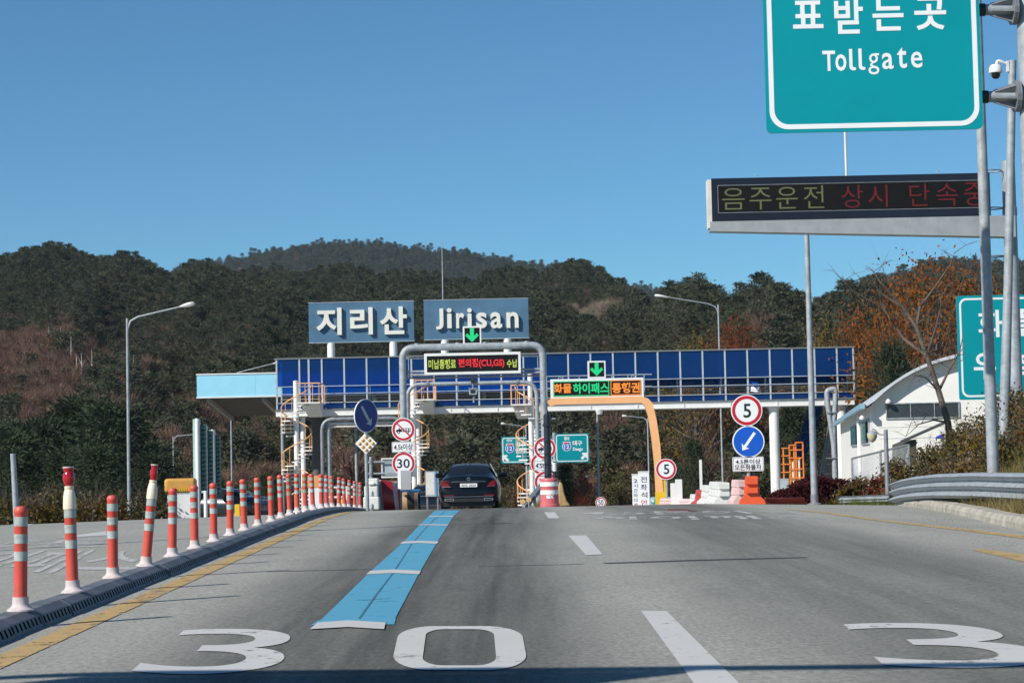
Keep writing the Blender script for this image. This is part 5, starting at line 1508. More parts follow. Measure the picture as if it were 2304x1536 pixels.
def delineator(i):
    Y = 14.9 + 1.935 * i
    b = P(dpx[i], 1200, Y); z = gz(b.x, Y) + HC
    tall = i in (1, 3)
    w_ = ordn[i]
    if tall: lab = 'orange post capped with a cream cone and red lamp, %s along the separator' % ('second' if i == 1 else 'fourth')
    else: lab = 'orange delineator post with %s bands, %s along the separator' % ('dirty' if i in dirty else 'grey', w_)
    t = thing('delineator_post', lab, 'delineator', (b.x, Y, z), random.uniform(0, 3), 'delineator posts along the separator')
    t.rotation_euler = (random.uniform(-.01, .01), tilt[i], 0)
    mb_ = M_BAND_D if i in dirty else M_BAND
    MB().lathe([(0.100, 0.0), (0.097, 0.012), (0.070, 0.030), (0.059, 0.05), (0.057, 0.10)], 18).build('foot', M_FOOT, t, True)
    r = 0.048
    MB().lathe([(r * 1.02, 0.09), (r, 0.12), (r, 0.70), (r * 1.08, 0.705), (r * 1.08, 0.73), (r * 0.8, 0.75), (0.0, 0.756)], 18).build('tube', M_POSTRED, t, True)
    for zb in (0.36, 0.485, 0.61):
        MB().lathe([(r * 1.035, zb), (r * 1.035, zb + 0.068)], 18).build('reflective_band', mb_, t, True)
    if tall:
        MB().lathe([(0.054, 0.68), (0.055, 0.70), (0.051, 0.78), (0.040, 0.835), (0.035, 0.84), (0.038, 0.845), (0.038, 0.868), (0.02, 0.87)], 18).build('cone_cap', M_CREAM, t, True)
        k = 1.0 if i == 1 else 0.8
        MB().lathe([(0.028, 0.87), (0.042 * k, 0.895), (0.050 * k, 0.93), (0.046 * k, 0.965), (0.036 * k, 0.985), (0.044 * k, 1.012), (0.044 * k, 1.016), (0.0, 1.016)], 18).build('lamp', M_LAMPRED, t, True)
        MB().lathe([(0.046 * k, 1.017), (0.046 * k, 1.028), (0.0, 1.029)], 18).build('lamp_cap', M_FOOT, t)
    return t
for i in range(24): delineator(i)

# ================================================================== BARRIERS
M_BARW = mat('white_barrier_plastic', (0.76, 0.76, 0.72), 0.5, 0, 0.12, 2.5)
M_BARO = mat('orange_barrier_plastic', (0.78, 0.105, 0.03), 0.45, 0, 0.10, 2.5)
M_BARP = mat('faded_pink_plastic', (0.74, 0.52, 0.50), 0.5, 0, 0.12, 2.5)
M_BARR = mat('red_barrier_plastic', (0.55, 0.06, 0.045), 0.5, 0, 0.12, 2.5)

def water_barrier(px, Y, rz, L_, w_px, top_py, m, label, scale_w=1.0):
    """plastic water barrier: stepped end, sloped foot"""
    b = P(px, 1140, Y); b.z = gz(b.x, Y)
    f = Frame(b); h = f.l(px, top_py)[1]
    w = w_px * Y / FPX
    t = thing('water_barrier', label, 'barrier', b, rz)
    p = [(-w * .5, 0), (w * .5, 0), (w * .48, h * .12), (w * .30, h * .30), (w * .26, h * .36), (w * .30, h * .38), (w * .27, h * .62), (w * .22, h * .67), (w * .27, h * .70), (w * .24, h * .97), (w * .2, h), (-w * .2, h), (-w * .24, h * .97), (-w * .27, h * .70), (-w * .22, h * .67), (-w * .27, h * .62), (-w * .30, h * .38), (-w * .26, h * .36), (-w * .30, h * .30), (-w * .48, h * .12)]
    MB().prism(p, 0, L_).build('body', m, t)
    for a, c in ((.40, .60), (.72, .93)):
        MB().box(-w * .22, w * .22, -0.09, -0.002, h * a, h * c).build('end_lug', m, t)
    for q in range(3):
        y = L_ * (q + .7) / 3.4
        for s_ in (-1, 1): MB().box(s_ * w * .285 - 0.01, s_ * w * .285 + 0.01, y, y + 0.1, h * .42, h * .6).build('recess_rib', m, t)
    return t
water_barrier(1693, 49.5, -0.10, 0.9, 58, 1071, M_BARO, 'orange water barrier end under the blue arrow disc')
water_barrier(1726, 50.8, -1.2, 1.0, 40, 1120, M_BARO, 'low orange barrier foot butting against the red hedge')
water_barrier(1672, 51.5, 0.05, 1.0, 44, 1079, M_BARP, 'faded pink and white water barrier behind the orange one')
# white barrier row curving away
pts = [(1630, 56, 1085), (1610, 59, 1093), (1590, 62.5, 1104), (1577, 66, 1114), (1563, 70, 1122)]
for i, (px, Y, ty) in enumerate(pts):
    b = P(px, 1140, Y); b.z = gz(b.x, Y)
    nx = pts[min(i + 1, len(pts) - 1)]; q = P(nx[0], 1140, nx[1]); rz = math.atan2(-(q.x - b.x), (q.y - b.y)) if i < len(pts) - 1 else 0.25
    lab = ['white water barrier at the front of the curved row', 'second white water barrier of the curved row', 'red striped water barrier in the curved white row', 'fourth pale water barrier of the curved row', 'farthest pinkish water barrier of the curved row'][i]
    water_barrier(px, Y, rz, 3.1, 52, ty, [M_BARW, M_BARW, M_BARR, M_BARW, M_BARP][i], lab)
# white cabinet posts
def cabinet(a, c, top, Y, label, step=False, m=M_WHITE, name='white_cabinet', cat='cabinet', dep=0.35):
    b = P((a + c) / 2, 1140, Y); b.z = gz(b.x, Y); f = Frame(b)
    t = thing(name, label, cat, b)
    x0, x1 = f.l(a, 1100)[0], f.l(c, 1100)[0]; z1 = f.l((a + c) / 2, top)[1]
    if step:
        xm = x0 + (x1 - x0) * 0.45
        MB().box(x0, xm - 0.003, 0, dep, 0, z1 - 0.13).build('low_box', m, t); MB().box(xm, x1, 0, dep, 0, z1).build('tall_box', m, t)
        MB().box(x0 - .03, x1 + .03, -.03, dep + .03, -0.05, 0.05).build('plinth', M_CONC, t)
    else:
        MB().box(x0, x1, 0, dep, 0, z1).build('body', m, t); MB().box(x0 - .02, x1 + .02, -.02, dep + .02, z1 + .002, z1 + .04).build('cap', m, t)
    return t
cabinet(1510, 1535, 1078, 71, 'stepped white cabinet beside the smaller 5 disc', True)
cabinet(1534, 1541, 1128, 72, 'knee high pale box beside the stepped cabinet', m=M_ASTEEL)
b = P(1578, 1140, 68); b.z = gz(b.x, 68); f = Frame(b)
t = thing('marker_post', 'slim tall white marker board behind the curved barriers', 'post', b)
x0, z1 = f.l(1573, 1034); x1, _ = f.l(1579, 1034)
MB().box(x0, x1, 0, 0.03, -0.1, z1).build('board', M_WHITE, t); MB().box(x0 + .02, x1 - .02, 0.032, 0.06, -0.1, z1 - .1).build('spine', M_STEEL, t)
b = P(1655, 1140, 52.5); b.z = gz(b.x, 52.5); f = Frame(b)
t = thing('steel_bollard', 'short grey steel bollard before the white barriers', 'bollard', b)
z1 = f.l(1655, 1101)[1]
MB().lathe([(0.055, 0), (0.055, z1 - .01), (0.045, z1)], 14).build('tube', M_STEEL, t, True); MB().lathe([(0.1, 0.0), (0.1, 0.015)], 14).build('base_plate', M_STEEL_D, t)

# striped barrel
b = P(1237, 1140, 59.5); b.z = gz(b.x, 59.5); f = Frame(b)
t = thing('traffic_barrel', 'faded red plastic barrel with two white bands at the lane nose', 'barrel', b)
h = f.l(1236, 1075)[1]; r = 21 * 59.5 / FPX
M_BARREL = mat('faded_red_plastic', (0.62, 0.14, 0.15), 0.5, 0, 0.12, 4)
MB().lathe([(r * 1.07, 0), (r * 1.07, h * .12), (r * 1.0, h * .14), (r * .97, h * .45), (r * .96, h * .88), (r * .98, h * .90), (r * .98, h * .95), (r * .92, h * .99), (r * .5, h), (0, h)], 24).build('drum', M_BARREL, t, True)
for a, c in ((.46, .60), (.73, .87)):
    MB().lathe([(r * .985, h * a), (r * .975, h * c)], 24).build('white_band', M_SIGNWHITE, t, True)
x0, z1 = f.l(1229, 1113, -r); x1, z0 = f.l(1247, 1121, -r)
v, fc_, ext = text_geo('ex', 0.03)
mbx = MB()
for a, c in v:
    x = x0 + a / ext[0] * (x1 - x0); z = z0 + c / ext[1] * (z1 - z0); mbx.v.append((x, -math.sqrt(max(0.0, (r * 1.003) ** 2 - x * x)), z))
mbx.f = list(fc_); mbx.mi = [0] * len(fc_); mbx.build('logo', M_SIGNWHITE, t)

# guardrail end beside the barrel
def w_beam(pts, h=0.31, dep=0.085, thick=0.012, waves=2):
    """corrugated guardrail along world points (x, y, zcentre); face turned to -normal"""
    mb = MB(); prof = [(0.0, 0.155), (0.02, 0.14), (0.085, 0.10), (0.085, 0.055), (0.0, 0.02), (0.0, -0.02), (0.085, -0.055), (0.085, -0.10), (0.02, -0.14), (0.0, -0.155)]
    if waves == 3: prof = [(0.0, 0.155), (0.06, 0.135), (0.085, 0.115), (0.06, 0.09), (0.0, 0.062), (0.0, 0.048), (0.06, 0.022), (0.085, 0.0), (0.06, -0.022), (0.0, -0.048), (0.0, -0.062), (0.06, -0.09), (0.085, -0.115), (0.06, -0.135), (0.0, -0.155)]
    k = len(prof); s = h / 0.31
    n = len(pts)
    for i in range(n):
        a = Vector(pts[max(0, i - 1)]); c = Vector(pts[min(n - 1, i + 1)])
        d = (c - a); d.z = 0; d.normalize(); nr = Vector((-d.y, d.x, 0))
        for (o, z) in prof: mb.v.append(tuple(Vector(pts[i]) + nr * o * (dep / 0.085) + Vector((0, 0, z * s))))
        for (o, z) in prof: mb.v.append(tuple(Vector(pts[i]) + nr * (o * (dep / 0.085) - thick) + Vector((0, 0, z * s))))
    for i in range(n - 1):
        for j in range(k - 1):
            a, c = i * 2 * k, (i + 1) * 2 * k
            mb.f.append((a + j, a + j + 1, c + j + 1, c + j)); mb.f.append((a + k + j, c + k + j, c + k + j + 1, a + k + j + 1))
        for j in (0, k - 1):
            a, c = i * 2 * k, (i + 1) * 2 * k; mb.f.append((a + j, c + j, c + k + j, a + k + j))
    mb.mi = [0] * len(mb.f)
    return mb
b = P(1195, 1140, 63); b.z = gz(b.x, 63)
t = thing('guardrail', 'bent grey guardrail end sloping down beside the striped barrel', 'guardrail', (0, 0, 0))
gp = []
for i in range(8):
    q = i / 7; px = 1222 - 46 * q; py = 1088 + 56 * q; Yq = 66 - 4.5 * q
    gp.append(P(px, py, Yq))
w_beam(gp, 0.28).build('rail', M_STEEL, t, True)
for px, py, Yq in ((1196, 1120, 63.4), (1212, 1102, 65)):
    q = P(px, py, Yq); MB().tube([(q.x + .1, Yq + .1, gz(q.x, Yq) - .1), (q.x + .1, Yq + .1, q.z + .1)], 0.05, 8).build('post', M_STEEL, t)
for px in (1176, 1190):
    q = P(px, 1130, 61); b = Vector((q.x, 61, gz(q.x, 61)))
    z1 = Frame(b).l(px, 1128 if px == 1176 else 1124)[1]
    t = thing('reflector_stake', 'short stake with a round amber reflector, %s the guardrail end' % ('farther from' if px == 1176 else 'close to'), 'reflector', b)
    MB().tube([(0, 0, 0), (0, 0, z1)], 0.02, 6).build('stake', M_STEEL, t)
    MB().lathe([(0.075, -0.01), (0.075, 0.01)], 14, (0, 0, z1), M=Matrix.Rotation(math.pi / 2, 3, 'X')).build('reflector', M_AMBER, t)
# tan sand sack leaning behind the barrel
b = P(1264, 1140, 61.5); b.z = gz(b.x, 61.5)
t = thing('sand_sack', 'tan slumped sack leaning beside the striped barrel', 'sack', b)
f = Frame(b)
poly = [f.l(*q) for q in [(1255, 1140), (1284, 1137), (1276, 1127), (1270, 1110), (1266, 1088), (1259, 1082), (1256, 1095)]]
mbs = MB(); mbs.prism(poly[::-1], -0.1, 0.16)
o = mbs.build('sack_body', mat('tan_sackcloth', (0.52, 0.34, 0.16), 0.9, 0, 0.2, 8, 0.4), t)
bv = o.modifiers.new('bevel', 'BEVEL'); bv.width = 0.05; bv.segments = 3
MB().tube([f.l(1258, 1083)[:1] + (0.03,) + f.l(1258, 1083)[1:], f.l(1262, 1081)[:1] + (0.03,) + f.l(1262, 1081)[1:]], 0.045, 8).build('tied_neck', M_BLACK, t)

# crash cushion at the island nose: stepped white block, round red-white nose, tan-black nose
b = P(848, 1140, 60.5); b.z = gz(b.x, 60.5); f = Frame(b)
t = thing('crash_cushion', 'stepped white plastic crash cushion beside the turned blue disc', 'crash cushion', b)
s_ = 60.5 / FPX
def cb(a, c, p, q, y0, y1, m=M_BARW, nm='block'):
    x0, z1 = f.l(a, p); x1, z0 = f.l(c, q)
    o = MB().box(x0, x1, y0, y1, max(z0, 0), z1).build(nm, m, t); v_ = o.modifiers.new('bevel', 'BEVEL'); v_.width = 0.035; v_.segments = 2
    return o
cb(821, 850, 1076, 1092, 0.1, 0.8); cb(819, 850, 1093, 1117, 0.04, 0.8); cb(817, 853, 1117.5, 1146, 0.0, 0.8)
cb(834, 838.5, 1104, 1115, 0.0, 0.05, M_ASTEEL, 'slot_plate'); cb(834, 838.5, 1132, 1143, -0.04, 0.0, M_ASTEEL, 'slot_plate')
cb(828, 843, 1085, 1091, 0.0, 0.11, M_BARW, 'lug')
def striped_nose(px0, px1, top, Y, label, cols, lean=0.0):
    b = P((px0 + px1) / 2, 1140, Y); b.z = gz(b.x, Y); f = Frame(b)
    t = thing('nose_cushion', label, 'crash cushion', b)
    w_ = (px1 - px0) * Y / FPX; h = f.l((px0 + px1) / 2, top)[1]
    n = len(cols); x = -w_ / 2
    for i, (fr_, m) in enumerate(cols):
        x1 = x + w_ * fr_; mb = MB(); k = 9
        vs = []
        for xx in (x + 0.002, x1 - 0.002):
            u = xx / (w_ / 2); bulge = 0.45 * math.sqrt(max(0.0, 1 - min(1, abs(u)) ** 2 * 0.9))
            for j in range(k + 1):
                tt = j / k; zz = h * tt * (1 - 0.10 * max(0, u))
                prof = math.sin(math.pi * (0.12 + 0.76 * tt)) 
                vs.append((xx + lean * (1 - tt) * w_, -bulge * prof, zz))
        fs = [(j, k + 1 + j, k + 2 + j, j + 1) for j in range(k)]
        back = [(xx + lean * w_ * .5, 0.5, 0 if q == 0 else h * 0.95) for xx in (x + .002, x1 - .002) for q in (0, 1)]
        o_ = len(vs); vs += back
        fs += [(0, o_, o_ + 2, k + 1), (k, k + 1 + k, o_ + 3, o_ + 1)]
        mb.add(vs, fs); mb.build('stripe', m, t, True); x = x1
    return t
M_CUSHG = mat('greyish_plastic', (0.42, 0.40, 0.38), 0.4, 0, 0.15, 3); M_CUSHR = mat('dark_red_plastic', (0.28, 0.016, 0.02), 0.3, 0, 0.15, 3)
M_TAN = mat('tan_plastic', (0.36, 0.22, 0.10), 0.6, 0, 0.15, 3); M_CUSHB = mat('dark_rubber', (0.03, 0.028, 0.026), 0.7, 0, 0.2, 4)
striped_nose(847, 893, 1079, 61.5, 'rounded cushion striped grey and dark red on the island nose', [(0.27, M_CUSHG), (0.55, M_CUSHR), (0.18, M_CUSHG)], 0.14)
striped_nose(889, 905, 1098, 62.3, 'narrow grey and red cushion between the two rounded noses', [(0.4, M_CUSHG), (0.4, M_BARR), (0.2, M_CUSHG)], 0.08)
striped_nose(901, 946, 1106, 63.2, 'rounded cushion striped tan and black below the white pillar', [(0.12, M_CUSHB), (0.24, M_TAN), (0.36, M_CUSHB), (0.16, M_TAN), (0.12, M_CUSHB)], 0.02)
# sign seen from behind on a bracketed pole
b = P(836, 1140, 72); b.z = gz(b.x, 72); f = Frame(b)
t = thing('board_sign', 'grey back of a board sign clamped to a stub pole behind the cushion', 'sign', b)
x0, z1 = f.l(857, 1030); x1, z0 = f.l(896, 1074)
MB().box(x0, x1, 0.1, 0.13, z0, z1).build('panel', M_ASTEEL, t)
MB().ring(rrect(x0, z0, x1, z1, 0.02, 2), rrect(x0 + .05, z0 + .05, x1 - .05, z1 - .05, 0.02, 2), 0.04, 0.098).build('panel_rim', M_WHITE_D, t)
zp = f.l(836, 1027)[1]
MB().tube([(0, 0, 0), (0, 0, zp)], 0.055, 10).build('stub_pole', M_STEEL, t)
for py in (1039, 1065):
    z_ = f.l(836, py)[1]; MB().tube([(f.l(827, py)[0], 0, z_), (x1, 0, z_)], 0.03, 8).build('bracket_bar', M_STEEL, t)
    MB().lathe([(0.085, -0.05), (0.085, 0.05)], 10, (0, 0, z_)).build('clamp', M_STEEL_D, t)
# equipment cabinet left of the car
b = P(971, 1140, 86); b.z = gz(b.x, 86); f = Frame(b)
t = thing('equipment_cabinet', 'pale grey equipment cabinet on legs beside the black sedan', 'cabinet', b)
x0, z1 = f.l(957, 1060); x1, z0 = f.l(987, 1116)
MB().box(x0, x1, 0, 0.5, z0, z1).build('body', M_ASTEEL, t)
MB().box(x0 + .02, (x0 + x1) / 2 + .1, -0.012, -0.002, z0 + .06, z1 - .06).build('door', M_WHITE_D, t)
MB().box((x0 + x1) / 2 + .14, (x0 + x1) / 2 + .2, -0.03, -0.002, z0, z1).build('post', M_BLUEFR, t)
for q in (x0 + .05, x1 - .05): MB().box(q - .03, q + .03, .05, .45, 0, z0 - .003).build('leg', M_STEEL_D, t)

# ================================================================== CARS
M_CARBLUE = mat('midnight_car_paint', (0.0015, 0.002, 0.004), 0.32, 0.0, 0.05, 1.0, coat=0.4, spec=0.25)
M_CARBLACK = mat('black_car_paint', (0.006, 0.006, 0.007), 0.25, 0.1, 0.05, 1.0, coat=1.0)
M_CHROME = mat('chrome', (0.75, 0.76, 0.78), 0.12, 1.0, 0.03, 2)
M_TYRE = mat('tyre', (0.012, 0.012, 0.012), 0.85)
M_TAIL = mat('tail_lamp_red', (0.20, 0.006, 0.010), 0.12, 0, 0.1, 6, coat=0.8)
M_TAILLIT = mat('lit_tail_lamp', (0.5, 0.01, 0.015), 0.2, emit=(1, 0.02, 0.02), emit_s=0.35)
def sedan(loc, rz, label, paint, plate=None, lit=False):
    t = thing('sedan', label, 'car', loc, rz)
    # sections: y, low half width, max half width, belt half width, belt z, roof half width, roof z, bottom z
    S = [(0.00, .74, .84, .76, .90, .60, 1.00, .26), (0.10, .84, .92, .82, .96, .66, 1.06, .22), (0.42, .90, .95, .85, .99, .68, 1.085, .2), (0.75, .91, .955, .86, .985, .67, 1.11, .2), (1.45, .92, .955, .865, .975, .60, 1.40, .2),
         (2.1, .92, .955, .87, .965, .60, 1.455, .2), (2.8, .92, .955, .87, .96, .60, 1.445, .2), (3.35, .92, .955, .865, .955, .595, 1.38, .2), (4.1, .92, .95, .86, .95, .66, 1.02, .2), (4.7, .90, .93, .80, .90, .62, .95, .22), (5.15, .76, .82, .66, .72, .52, .80, .26)]
    mb = MB(); K = 9
    for i, (y, wl, wm, wb, zb, wr, zr, z0) in enumerate(S):
        half = [(0, z0), (wl * .9, z0), (wl, z0 + .10), (wm, .50), (wm, .72), (wb, zb), (wr, zr - .05), (wr * .72, zr - .005), (0, zr)]
        dy = [0, -.02, -.06, -.09, -.05, .02, .05, .05, .05] if i == 0 else ([0] * 9 if i < len(S) - 1 else [0, .0, .05, .08, .05, 0, -.03, -.03, -.03])
        ring = [(x, y + dy[j], z) for j, (x, z) in enumerate(half)] + [(-half[j][0], y + dy[j], half[j][1]) for j in range(K - 2, 0, -1)]
        mb.v += ring
    n = 2 * K - 2
    for i in range(len(S) - 1):
        for j in range(n): mb.f.append((i * n + j, i * n + (j + 1) % n, (i + 1) * n + (j + 1) % n, (i + 1) * n + j))
    for base, flip in ((0, True), ((len(S) - 1) * n, False)):
        for j in range(K - 1):
            a, c = base + j, base + j + 1; a2 = base + (n - j) % n; c2 = base + (n - j - 1)
            if j == 0: q = (a, c, c2)
            elif j == K - 2: q = (a, c, a2)
            else: q = (a, c, c2, a2)
            mb.f.append(q if not flip else q[::-1])
    mb.mi = [0] * len(mb.f)
    body = mb.build('body', paint, t, True)
    sb = body.modifiers.new('smooth', 'SUBSURF'); sb.levels = 2; sb.render_levels = 2
    # rear window, side glass
    rw = MB(); k = 6
    for i in range(k + 1):
        u = i / k; y = 0.70 + (1.42 - 0.70) * u; z = 1.125 + (1.40 - 1.125) * math.sin(u * math.pi / 2 * .96)
        w_ = 0.66 + (0.545 - 0.66) * u
        for q in (-1, -.6, 0, .6, 1): rw.v.append((w_ * q, y - 0.02 + 0.05 * q * q, z + 0.012 - 0.035 * q * q))
    rw.f = [(i * 5 + j, i * 5 + j + 1, (i + 1) * 5 + j + 1, (i + 1) * 5 + j) for i in range(k) for j in range(4)]; rw.mi = [0] * len(rw.f)
    rw.build('rear_window', M_GLASS_D, t, True)
    for s_ in (-1, 1):
        MB().add([(s_ * .845, 1.05, 1.0), (s_ * .855, 3.9, .99), (s_ * .635, 3.1, 1.41), (s_ * .63, 1.6, 1.41)], [(0, 1, 2, 3)] if s_ > 0 else [(3, 2, 1, 0)]).build('side_window', M_GLASS_D, t)
        # tail lamps wrap the corners
        tl = MB(); out = [(.56, .735), (.80, .735), (.835, .79), (.815, .895), (.74, .935), (.655, .86)]
        fr_ = [(s_ * x, -0.085 + 0.22 * max(0, (x - .58)) ** 1.5 / .14 * .14 + (0.16 * max(0, x - .70)), z) for x, z in out]
        bk = [(x * .97, y + 0.16, z) for x, y, z in fr_]
        m_ = len(out); o_ = fr_ + bk
        tl.add(o_, [tuple(range(m_)) if s_ > 0 else tuple(range(m_))[::-1]] + [(i, (i + 1) % m_, (i + 1) % m_ + m_, i + m_) for i in range(m_)])
        lamp = tl.build('tail_lamp', M_TAILLIT if lit else M_TAIL, t)
        MB().tube([(s_ * .55, -0.10, .728), (s_ * .80, -0.045, .735)], 0.011, 5).build('lamp_trim', M_CHROME, lamp)
        MB().box(*sorted((s_ * .46, s_ * .78)), -0.115, -0.06, .455, .485).build('reflector', M_TAIL, t)
        ex = MB().box(*sorted((s_ * .46, s_ * .74)), -0.12, -0.06, .30, .38).build('exhaust_tip', M_CHROME, t)
        MB().box(*sorted((s_ * .485, s_ * .715)), -0.127, -0.121, .317, .363).build('exhaust_opening', M_BLACK, ex)
        mi = MB().tube([(s_ * .86, 3.55, 1.0), (s_ * .98, 3.5, 1.03)], 0.03, 6).build('mirror_arm', paint, t)
        MB().lathe([(0.0, -.13), (0.07, -.10), (0.085, 0), (0.06, .10), (0.0, .125)], 10, (s_ * 1.05, 3.5, 1.06), M=Matrix.Rotation(math.pi / 2, 3, 'Y')).build('mirror', paint, t, True)
    for s_ in (-1, 1):
        for y in (1.05, 4.15):
            wo = MB().lathe([(0.0, -.11), (.27, -.11), (.335, -.09), (.345, 0), (.335, .09), (.27, .11), (0, .11)], 24, (s_ * .80, y, .345), M=Matrix.Rotation(math.pi / 2, 3, 'Y')).build('wheel', M_TYRE, t, True)
            MB().lathe([(0.0, -.02), (.22, -.02), (.24, .012), (0, .03)], 20, (s_ * .895, y, .345), M=Matrix.Rotation(s_ * math.pi / 2, 3, 'Y')).build('rim', M_CHROME, wo)
    MB().tube([(-.52, -0.115, .885), (-.3, -.13, .89), (.3, -.13, .89), (.52, -0.115, .885)], 0.017, 6).build('boot_strip', M_CHROME, t)
    MB().tube([(-.74, -0.11, .43), (-.4, -.135, .43), (.4, -.135, .43), (.74, -0.11, .43)], 0.016, 6).build('bumper_strip', M_CHROME, t)
    MB().box(-.60, .60, -0.11, -0.05, .27, .41).build('diffuser', M_BLACK, t)
    MB().box(-.78, .78, 0.0, 4.9, .13, .26).build('underbody', M_BLACK, t)
    MB().ring(circ(0, .965, .05, 20), circ(0, .965, .041, 20), -0.065, -0.045).build('emblem', M_CHROME, t)
    for a in (90, 210, 330):
        MB().tube([(0, -.055, .965), (.045 * math.cos(math.radians(a)), -.055, .965 + .045 * math.sin(math.radians(a)))], 0.006, 5).build('emblem_spoke', M_CHROME, t)
    MB().lathe([(0.03, 0), (0.022, .05), (0.0, .07)], 8, (0, 1.6, 1.425)).build('roof_antenna', paint, t)
    if plate:
        p = MB().box(-.26, .26, -0.125, -0.09, .72, .83).build('number_plate', M_SIGNWHITE, t)
        text_part('lettering', plate, (-.22, .737, .22, .813), M_INK, p, -0.126, 0.002, 0.01)
    return t
b = P(1055.5, 1140, 62.8)
sedan((b.x, 62.8, gz(b.x, 62.8) - 0.01), -0.005, 'black sedan driving away on the blue guide line', M_CARBLUE, '30오 3654')
b = P(962, 1140, 98)
sedan((b.x, 98, gz(b.x, 98)), 0.0, 'dark car with red lamps ahead of the black sedan', M_CARBLACK, None, True)
b = P(592, 1150, 90)
sedan((b.x, 90, gz(b.x, 90)), 1.2, 'dark car roof beyond the delineators near the yellow boxes', M_CARBLACK)

# ================================================================== THINGS ACROSS THE SEPARATOR
b = P(408, 1150, 68); b.z = gz(b.x, 68); f = Frame(b, 0.12)
t = thing('toll_booth', 'white booth with rounded ochre roof band behind the delineators', 'booth', b, 0.12)
x0 = f.l(372, 1120)[0]; x1 = f.l(438, 1120)[0]; zt = f.l(405, 1076)[1]; zm = f.l(405, 1108)[1]
MB().box(x0 + .06, x1 - .06, 0.06, 1.5, -0.1, zm).build('wall', M_WHITE, t)
o = MB().box(x0 - .03, x1 + .03, 0, 1.6, zm + .003, zt).build('roof_band', mat('ochre_panel', (0.66, 0.34, 0.07), 0.5), t)
bv = o.modifiers.new('bevel', 'BEVEL'); bv.width = 0.10; bv.segments = 4
MB().box(x0 + .35, x0 + .37, 0.05, 0.058, 0.2, zm - .1).build('door_edge', M_STEEL_D, t)
for q in range(11): MB().box(x0 + .15 + q * .075, x0 + .19 + q * .075, -0.012, -0.003, zm + .05, zm + .16).build('vent_slat', M_YELLOW, t)
# tall edge-on sign boards
def edge_board(px, Y, top, wpx, label, dep, m2):
    b = P(px, 1150, Y); b.z = gz(b.x, Y); f = Frame(b)
    t = thing('tall_board', label, 'sign', b, group='tall boards by the booth')
    z1 = f.l(px, top)[1]; w_ = wpx * Y / FPX
    MB().lathe([(w_ * .5, 0), (w_ * .5, z1)], 14).build('post', M_WHITE, t, True)
    MB().box(-w_ * .5 - .09, -w_ * .5 - .01, 0.02, dep, z1 * .30, z1 - .02).build('board', m2, t)
    MB().box(w_ * .5 + .01, w_ * .5 + .24, 0.1, 0.16, z1 * .30, z1 - .25).build('lattice_back', mat('dark_green_lattice', (0.015, 0.05, 0.05), 0.6), t)
    n = 14
    for i in range(n):
        z = z1 * .32 + (z1 * .62) * i / n
        MB().tube([(w_ * .5 + .03, 0.07, z), (w_ * .5 + .125, 0.03, z + .06), (w_ * .5 + .22, 0.07, z)], 0.016, 5).build('rung', mat('teal_rung', (0.03, 0.14, 0.14), 0.5), t)
    MB().lathe([(w_ * .8, -0.03), (w_ * .8, 0.05)], 14).build('foot', M_STEEL_D, t)
M_PALEGREEN = mat('pale_green_panel', (0.42, 0.60, 0.56), 0.5)
edge_board(446, 80, 941, 10, 'tallest white edge-on board beside the ochre booth', 1.5, M_PALEGREEN)
edge_board(463, 84, 955, 8.5, 'middle white edge-on board beside the ochre booth', 1.5, M_PALEGREEN)
edge_board(481, 88, 966, 8, 'shortest white edge-on board beside the ochre booth', 1.5, M_PALEGREEN)
for px, w_, Y, lab in ((534, 12, 84, 'small yellow box among the delineators by the dark car roof'), (549, 8, 90, 'yellow bumper post next to the small yellow box'), (770, 5, 80, 'thin yellow marker between the last delineators')):
    b = P(px, 1150, Y); b.z = gz(b.x, Y); f = Frame(b); z1 = f.l(px, 1134 if px < 700 else 1122)[1]
    t = thing('yellow_box', lab, 'box', b)
    q = w_ / 2 * Y / FPX
    o = MB().box(-q, q, 0, q * 2, -0.05, z1).build('body', M_YELLOW, t); bv = o.modifiers.new('bevel', 'BEVEL'); bv.width = 0.02
    MB().box(-q - .03, q + .03, -.03, q * 2 + .03, -0.06, 0.06).build('plinth', M_CONC, t)
# orange and white toll island end
b = P(712, 1140, 86); b.z = gz(b.x, 86); f = Frame(b)
t = thing('island_booth', 'orange and white booth side half hidden by the delineators', 'booth', b)
x0, z1 = f.l(693, 1070); x1, zm = f.l(719, 1096)
MB().box(x0, x1, 0, 2.2, 0, zm).build('lower_wall', M_WHITE, t); MB().box(x0 - .02, x1 + .02, -.02, 2.2, zm + .003, z1).build('upper_band', M_ORANGE, t)
b = P(765, 1140, 95); b.z = gz(b.x, 95); f = Frame(b)
t = thing('island_rail', 'low white railing of the toll island behind the delineators', 'railing', b)
for py in (1096, 1118):
    z_ = f.l(765, py)[1]; MB().tube([(f.l(735, py)[0], 0, z_), (f.l(800, py)[0], 0, z_)], 0.05, 8).build('rail', M_WHITE_D, t)
for px in (738, 760, 780, 798): MB().tube([(f.l(px, 1100)[0], 0, 0), (f.l(px, 1100)[0], 0, f.l(px, 1094)[1])], 0.045, 8).build('post', M_WHITE_D, t)
